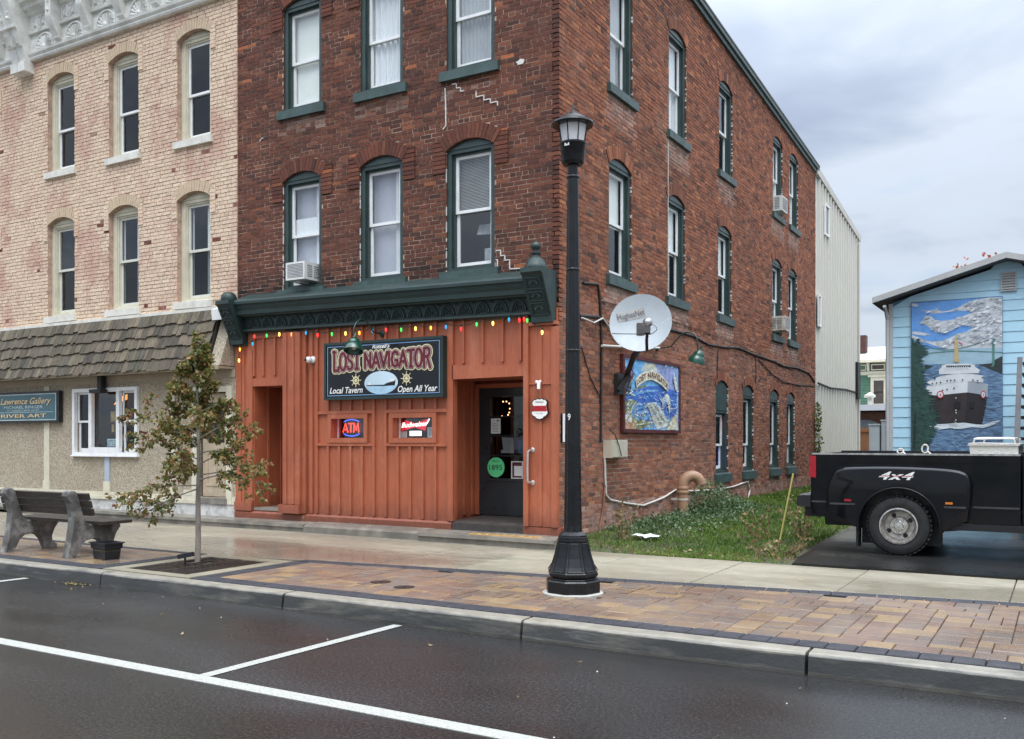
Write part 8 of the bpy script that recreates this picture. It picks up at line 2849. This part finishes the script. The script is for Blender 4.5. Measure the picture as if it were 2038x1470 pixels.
# cab and bonnet, mostly beyond the picture
g = G()
cabp = [(-0.41, 0.60), (-0.41, 1.42), (-0.38, 1.48), (-0.28, 1.93), (-0.22, 2.0), (0.75, 2.02), (0.85, 1.99), (1.42, 1.50), (2.95, 1.36), (3.02, 1.0), (3.0, 0.66), (2.52, 0.60)] + [(2.05 + 0.46 * math.cos(a), 0.55 + 0.46 * math.sin(a)) for a in [math.pi * i / 10 for i in range(11)]] + [(1.55, 0.60)]
n = len(cabp)
vv = []
for (y, tp) in ((12.36, 0.0), (14.23, 0.0)):
    for (x, z) in cabp:
        yy = y + ((0.16 if y < 13 else -0.16) * max(0.0, (z - 1.45) / 0.55))
        vv.append((x, yy, z))
g.mesh(vv, [list(range(n))[::-1], list(range(n, 2 * n))] + [(i, (i + 1) % n, n + (i + 1) % n, n + i) for i in range(n)])
part('cab', g, M_TRK, tk)
g = G()
g.mesh([(-0.28, 12.365, 1.47), (0.62, 12.365, 1.47), (0.56, 12.487, 1.92), (-0.20, 12.487, 1.92)], [(0, 1, 2, 3)])
part('side_window', g, pm('tinted_glass', (0.02, 0.024, 0.026), 0.05, 0.1), tk)
part('wing_mirror', G().box(1.12, 1.20, 12.10, 12.34, 1.45, 1.62), M_TRM, tk)
# tool chest across the bed
M_ALU = pm('diamond_plate', (0.58, 0.56, 0.51), 0.35, 0.1, 40.0, 0.8, 45.0, metal=0.35)
tc = thing('tool_chest', 'pale diamond plate tool chest across the bed of the black pickup', 'tool chest', (-0.7, 13.2, 1.43))
part('chest_body', G().prism([(-0.96, 1.434), (-0.455, 1.434), (-0.455, 1.53), (-0.97, 1.53)], 1, 12.36, 14.22), M_ALU, tc)
part('chest_lid', G().prism([(-0.99, 1.531), (-0.44, 1.531), (-0.44, 1.553), (-0.97, 1.566)], 1, 12.34, 14.24), M_ALU, tc)
M_TUBE = pm('satin_rail', (0.62, 0.61, 0.58), 0.3, 0.06, metal=0.6)
for y in (12.45, 14.1):
    part('rail', G().tube([(-0.93, y, 1.565), (-0.92, y, 1.61), (-0.88, y, 1.62), (-0.54, y, 1.62), (-0.50, y, 1.61), (-0.49, y, 1.555)], 0.012, 8), M_TUBE, tc)
for x in (-0.91, -0.51):
    part('rail', G().tube([(x, 12.45, 1.615), (x, 14.1, 1.615)], 0.012, 8), M_TUBE, tc)
for (x, z0, lab) in ((-1.74, 1.43, 'pale rope loop tied to the truck bed rail, smaller and farther from the tool chest'), (-1.46, 1.44, 'pale rope loop standing on the truck bed rail, taller and nearer to the tool chest')):
    g = G()
    k = 1.0 if x < -1.5 else 1.7
    g.tube([(x + 0.035 * math.cos(a), 12.40 + 0.012 * math.sin(3 * a), z0 + 0.03 * k + 0.03 * k * math.sin(a)) for a in [2 * math.pi * i / 12 for i in range(13)]], 0.010, 6)
    g.tube([(x, 12.40, z0), (x + 0.04, 12.38, z0 + 0.015), (x + 0.07, 12.36, z0 - 0.012)], 0.009, 6)
    single('rope_loop', g, pm('pale_rope', (0.50, 0.47, 0.42), 0.8, 0.2, 40.0), lab, 'rope', 'rope loops on the truck bed', 60)

# ================================================================== grass and weeds
M_GRASS = leaf_mat('grass_blade', [(0.0, (0.040, 0.085, 0.010)), (0.35, (0.080, 0.155, 0.018)), (0.65, (0.130, 0.215, 0.030)), (0.88, (0.20, 0.25, 0.055)), (0.95, (0.24, 0.19, 0.085)), (1.0, (0.32, 0.25, 0.12))])
NG = 46000
gy = 10.93 + (NR.random(NG) ** 1.7) * 15.6
gx = -5.88 + NR.random(NG) * 3.1
edge = np.interp(gy, [p[1] for p in dl], [p[0] for p in dl]) - 0.03
gx = np.where(gx > edge, -5.9 + NR.random(NG) * (edge + 5.9) * 0.98, gx)
bare = (np.sin(gx * 3.1 + 1.3) + np.sin(gy * 2.3) + np.sin((gx + gy) * 5.1) * 0.6)
keep = (NR.random(NG) < np.clip(0.5 + 0.45 * bare + np.clip((gy - 11.3) * 0.9, 0, 0.9), 0.12, 1.0))
gx, gy = gx[keep], gy[keep]
N = len(gx)
gz = np.array([lawn_z(a, b) for a, b in zip(gx, gy)]) - 0.008
hgt = NR.uniform(0.02, 0.065, N) * (1 + 0.5 * np.clip((gy - 12) / 6, 0, 1)) * np.where(gy < 11.4, 0.7, 1.0)
ang = NR.random(N) * 6.283
wdt = NR.uniform(0.004, 0.008, N) * (1 + np.clip((gy - 12) / 7, 0, 1.6))
ln_ = NR.uniform(0.2, 0.9, N) * hgt
la = NR.random(N) * 6.283
V = np.zeros((N, 4, 3))
V[:, 0] = np.stack([gx - wdt * np.cos(ang), gy - wdt * np.sin(ang), gz], 1)
V[:, 1] = np.stack([gx + wdt * np.cos(ang), gy + wdt * np.sin(ang), gz], 1)
V[:, 2] = np.stack([gx + 0.4 * ln_ * np.cos(la) + wdt * 0.7 * np.cos(ang), gy + 0.4 * ln_ * np.sin(la) + wdt * 0.7 * np.sin(ang), gz + hgt * 0.62], 1)
V[:, 3] = np.stack([gx + ln_ * np.cos(la), gy + ln_ * np.sin(la), gz + hgt], 1)
F = np.arange(N * 4).reshape(-1, 4)[:, [0, 1, 2, 3]]
me = bpy.data.meshes.new('grass')
me.vertices.add(N * 4)
me.vertices.foreach_set('co', V.ravel())
me.loops.add(N * 4)
me.loops.foreach_set('vertex_index', F.ravel())
me.polygons.add(N)
me.polygons.foreach_set('loop_start', np.arange(N) * 4)
me.update(calc_edges=True)
me.materials.append(M_GRASS)
rv = np.clip(NR.normal(0.42, 0.22, N) + np.where(gy < 11.5, 0.22, 0.0) + 0.16 * np.sin(gx * 2.1 + 1) * np.sin(gy * 1.7) + 0.12 * np.sin(gx * 5.3) * np.sin(gy * 4.1), 0, 1)
me.attributes.new('rnd', 'FLOAT', 'FACE').data.foreach_set('value', rv)
o = bpy.data.objects.new('grass', me)
COL.objects.link(o)
o['kind'] = 'stuff'
o['label'] = 'short green grass on the lot beside the tavern'
o['category'] = 'grass'

# leafy ground cover along the wall
random.seed(5)
items = []
for _ in range(5200):
    if random.random() < 0.55:
        y = random.gauss(16.6, 0.9)
        x = -5.75 + abs(random.gauss(0, 0.45))
        h = max(0.02, random.random() * 0.60 * math.exp(-((y - 16.6) / 1.0) ** 2) * math.exp(-((x + 5.6) / 0.55) ** 2))
    else:
        y = random.uniform(12.6, 18.5)
        x = -5.85 + abs(random.gauss(0, 0.55)) * (1 - 0.02 * (y - 12.6))
        h = random.random() * 0.12
    if y < 12.2 or x > -3.2:
        continue
    p = Vector((x, y, lawn_z(x, y) + h))
    d = (rvec() + Vector((0, 0, 0.15))).normalized()
    s = d.cross(Vector((0, 0, 1)) + rvec() * 0.3).normalized()
    items.append((p, d, s, random.uniform(0.035, 0.07), min(1, max(0, random.gauss(0.5, 0.25)))))
o = leaves_obj('ground_cover', items, leaf_mat('weed_leaf', [(0.0, (0.030, 0.062, 0.018)), (0.4, (0.066, 0.125, 0.042)), (0.75, (0.12, 0.185, 0.085)), (1.0, (0.22, 0.28, 0.17))]), kind='stuff')
o['label'] = 'low leafy weeds spreading from the foot of the side wall'
o['category'] = 'weeds'
M_DRY = pm('dry_stem', (0.20, 0.15, 0.085), 0.8, 0.3, 9.0)
M_DLEAF = leaf_mat('dry_leaf', [(0.0, (0.12, 0.10, 0.04)), (0.5, (0.26, 0.17, 0.07)), (0.8, (0.36, 0.27, 0.13)), (1.0, (0.10, 0.13, 0.04))])
for k, (x, y, h, n_, spr, lab) in enumerate(((-5.30, 12.05, 0.62, 9, 0.20, 'dry brown weed tuft by the paper scrap near the brick corner'), (-3.70, 13.2, 0.50, 10, 0.24, 'dry brown weed tuft left of the yellow stake'), (-3.30, 13.9, 0.75, 16, 0.34, 'tall bushy weed clump behind the yellow stake'), (-3.05, 11.6, 0.28, 14, 0.42, 'low straw coloured weed clump at the driveway corner'))):
    t = thing('weed_clump', lab, 'weed', (x, y, lawn_z(x, y)), group='weed clumps on the lot')
    g = G()
    items = []
    for i in range(n_):
        a = random.random() * 6.283
        r = random.random() * spr * 0.4
        p0 = Vector((x + r * math.cos(a), y + r * math.sin(a), lawn_z(x, y) - 0.01))
        hh = h * random.uniform(0.5, 1.0)
        p1 = p0 + Vector((spr * 0.5 * math.cos(a), spr * 0.5 * math.sin(a), hh * 0.6))
        p2 = p1 + Vector((random.uniform(-.12, .12), random.uniform(-.12, .12), hh * 0.4))
        g.tube([p0, p1, p2], [0.004, 0.003, 0.0015], 4)
        for q in range(12):
            f_ = random.random()
            pp = p0.lerp(p1, f_) if random.random() < 0.5 else p1.lerp(p2, f_)
            d = (rvec() + Vector((0, 0, 0.2))).normalized()
            items.append((pp, d, d.cross(rvec()).normalized(), random.uniform(0.03, 0.075), random.random()))
    part('stems', g, M_DRY, t)
    leaves_obj('leaves', items, M_DLEAF, t)
# stake, paper, litter
single('marker_stake', G().tube([(-3.37, 12.9, 0.12), (-3.17, 12.9, 1.14)], 0.013, 8), pm('yellow_stake', (0.50, 0.45, 0.14), 0.5, 0.1, 9.0), 'thin yellow stake leaning by the driveway edge', 'stake', None, 60)
g = G()
n = 10
P = {}
for i in range(n + 1):
    for j in range(5):
        x, y = -5.22 + 0.34 * i / n, 12.15 + 0.26 * j / 4
        g.v.append((x + random.uniform(-.015, .015), y + random.uniform(-.02, .02), lawn_z(x, y) + 0.06 + 0.012 * math.sin(i * 0.8 + j) + random.uniform(0, 0.02)))
for i in range(n):
    for j in range(4):
        a = i * 5 + j
        g.f.append([a, a + 5, a + 6, a + 1])
single('paper_scrap', g, pm('wet_paper', (0.60, 0.63, 0.66), 0.6, 0.12, 9.0), 'crumpled white paper lying in the grass', 'paper')
random.seed(11)
items = []
for _ in range(120):
    x, y = random.uniform(-5.6, -2.75), random.uniform(10.95, 11.5)
    items.append((Vector((x, y, lawn_z(x, y) + 0.03)), (rvec() + Vector((0, 0, -0.1))).normalized(), rvec(), random.uniform(0.03, 0.07), random.random()))
for _ in range(46):
    x, y = -9.42 + random.gauss(0, 0.12), 6.42 + random.gauss(0, 0.03)
    items.append((Vector((x, min(y, 6.47), 0.012)), Vector((random.uniform(-1, 1), random.uniform(-1, 1), 0.1)).normalized(), Vector((random.uniform(-1, 1), random.uniform(-1, 1), 0.2)).normalized(), random.uniform(0.02, 0.05), random.random()))
for (x, y) in ((-8.42, 6.22), (-4.2, 5.9), (-7.1, 5.7), (-2.9, 5.0), (-1.45, 6.1), (-9.1, 6.2), (-3.0, 6.0), (-6.2, 5.2), (-4.9, 9.3), (-2.3, 9.7)):
    items.append((Vector((x, y, 0.012 if y < 6.4 else ZP + 0.012)), Vector((random.uniform(-1, 1), random.uniform(-1, 1), 0.12)).normalized(), Vector((random.uniform(-1, 1), random.uniform(-1, 1), 0.3)).normalized(), 0.04, 0.75))
o = leaves_obj('fallen_leaves', items, M_DLEAF, kind='stuff')
o['label'] = 'fallen brown leaves along the kerb and lawn edge'
o['category'] = 'leaves'

# pale grit on the wet road
random.seed(8)
g = G()
for _ in range(26):
    x, y = random.uniform(-11, 1.5), random.choice((random.uniform(2.5, 6.4), random.uniform(5.6, 6.45)))
    r = random.uniform(0.003, 0.007)
    g.mesh([(x - r, y - r, 0.0005), (x + r, y - r * 0.6, 0.0005), (x + r * 0.8, y + r, 0.0005), (x - r * 0.9, y + r * 0.7, 0.0005), (x, y, r)], [(0, 1, 4), (1, 2, 4), (2, 3, 4), (3, 0, 4)])
o = part('gravel', g, pm('pale_grit', (0.45, 0.43, 0.38), 0.7, 0.3, 40.0), kind='stuff')
o['label'] = 'scattered pale grit on the wet road'
o['category'] = 'grit'

# autumn tree behind the blue building
random.seed(4)
ft = thing('autumn_tree', 'orange autumn tree showing over the blue gable', 'tree', (-2.3, 34, 0.3))
g = G()
g.tube([(-2.3, 34, 0.2), (-2.3, 34, 2.5), (-2.4, 34, 4.5), (-2.2, 34, 6.4)], [0.2, 0.15, 0.1, 0.03], 8)
items = []
for i in range(34):
    d = (rvec() + Vector((0, 0, 0.35))).normalized()
    c = Vector((-2.3, 34, 5.35)) + Vector((d.x * 2.4, d.y * 1.8, d.z * 2.25)) * random.uniform(0.55, 1.0)
    g.tube([(-2.3, 34, 3.6), tuple((Vector((-2.3, 34, 3.6)) + c) / 2 + Vector((0, 0, 0.3))), tuple(c)], [0.04, 0.025, 0.01], 5)
    for _ in range(70):
        p = c + rvec() * random.random() * 0.42
        dd_ = rvec()
        items.append((p, dd_, dd_.cross(rvec()).normalized(), random.uniform(0.08, 0.16), min(1, max(0, random.gauss(0.6, 0.25)))))
part('trunk', g, M_BARK, ft)
leaves_obj('crown', items, leaf_mat('maple_leaf', [(0.0, (0.14, 0.10, 0.02)), (0.4, (0.34, 0.13, 0.03)), (0.75, (0.42, 0.10, 0.04)), (1.0, (0.40, 0.06, 0.06))]), ft)
# ivy up the brick corner
items = []
for _ in range(420):
    z = 0.3 + random.random() ** 1.3 * 2.3
    p = Vector((-5.90 + random.random() * 0.12, 26.5 + random.gauss(0, 0.12), z))
    d = rvec()
    items.append((p, d, d.cross(rvec()).normalized(), random.uniform(0.05, 0.11), random.random() * 0.6))
o = leaves_obj('ivy', items, M_LEAF)
tag(o, 'dark ivy climbing the far corner of the brick wall', 'ivy')
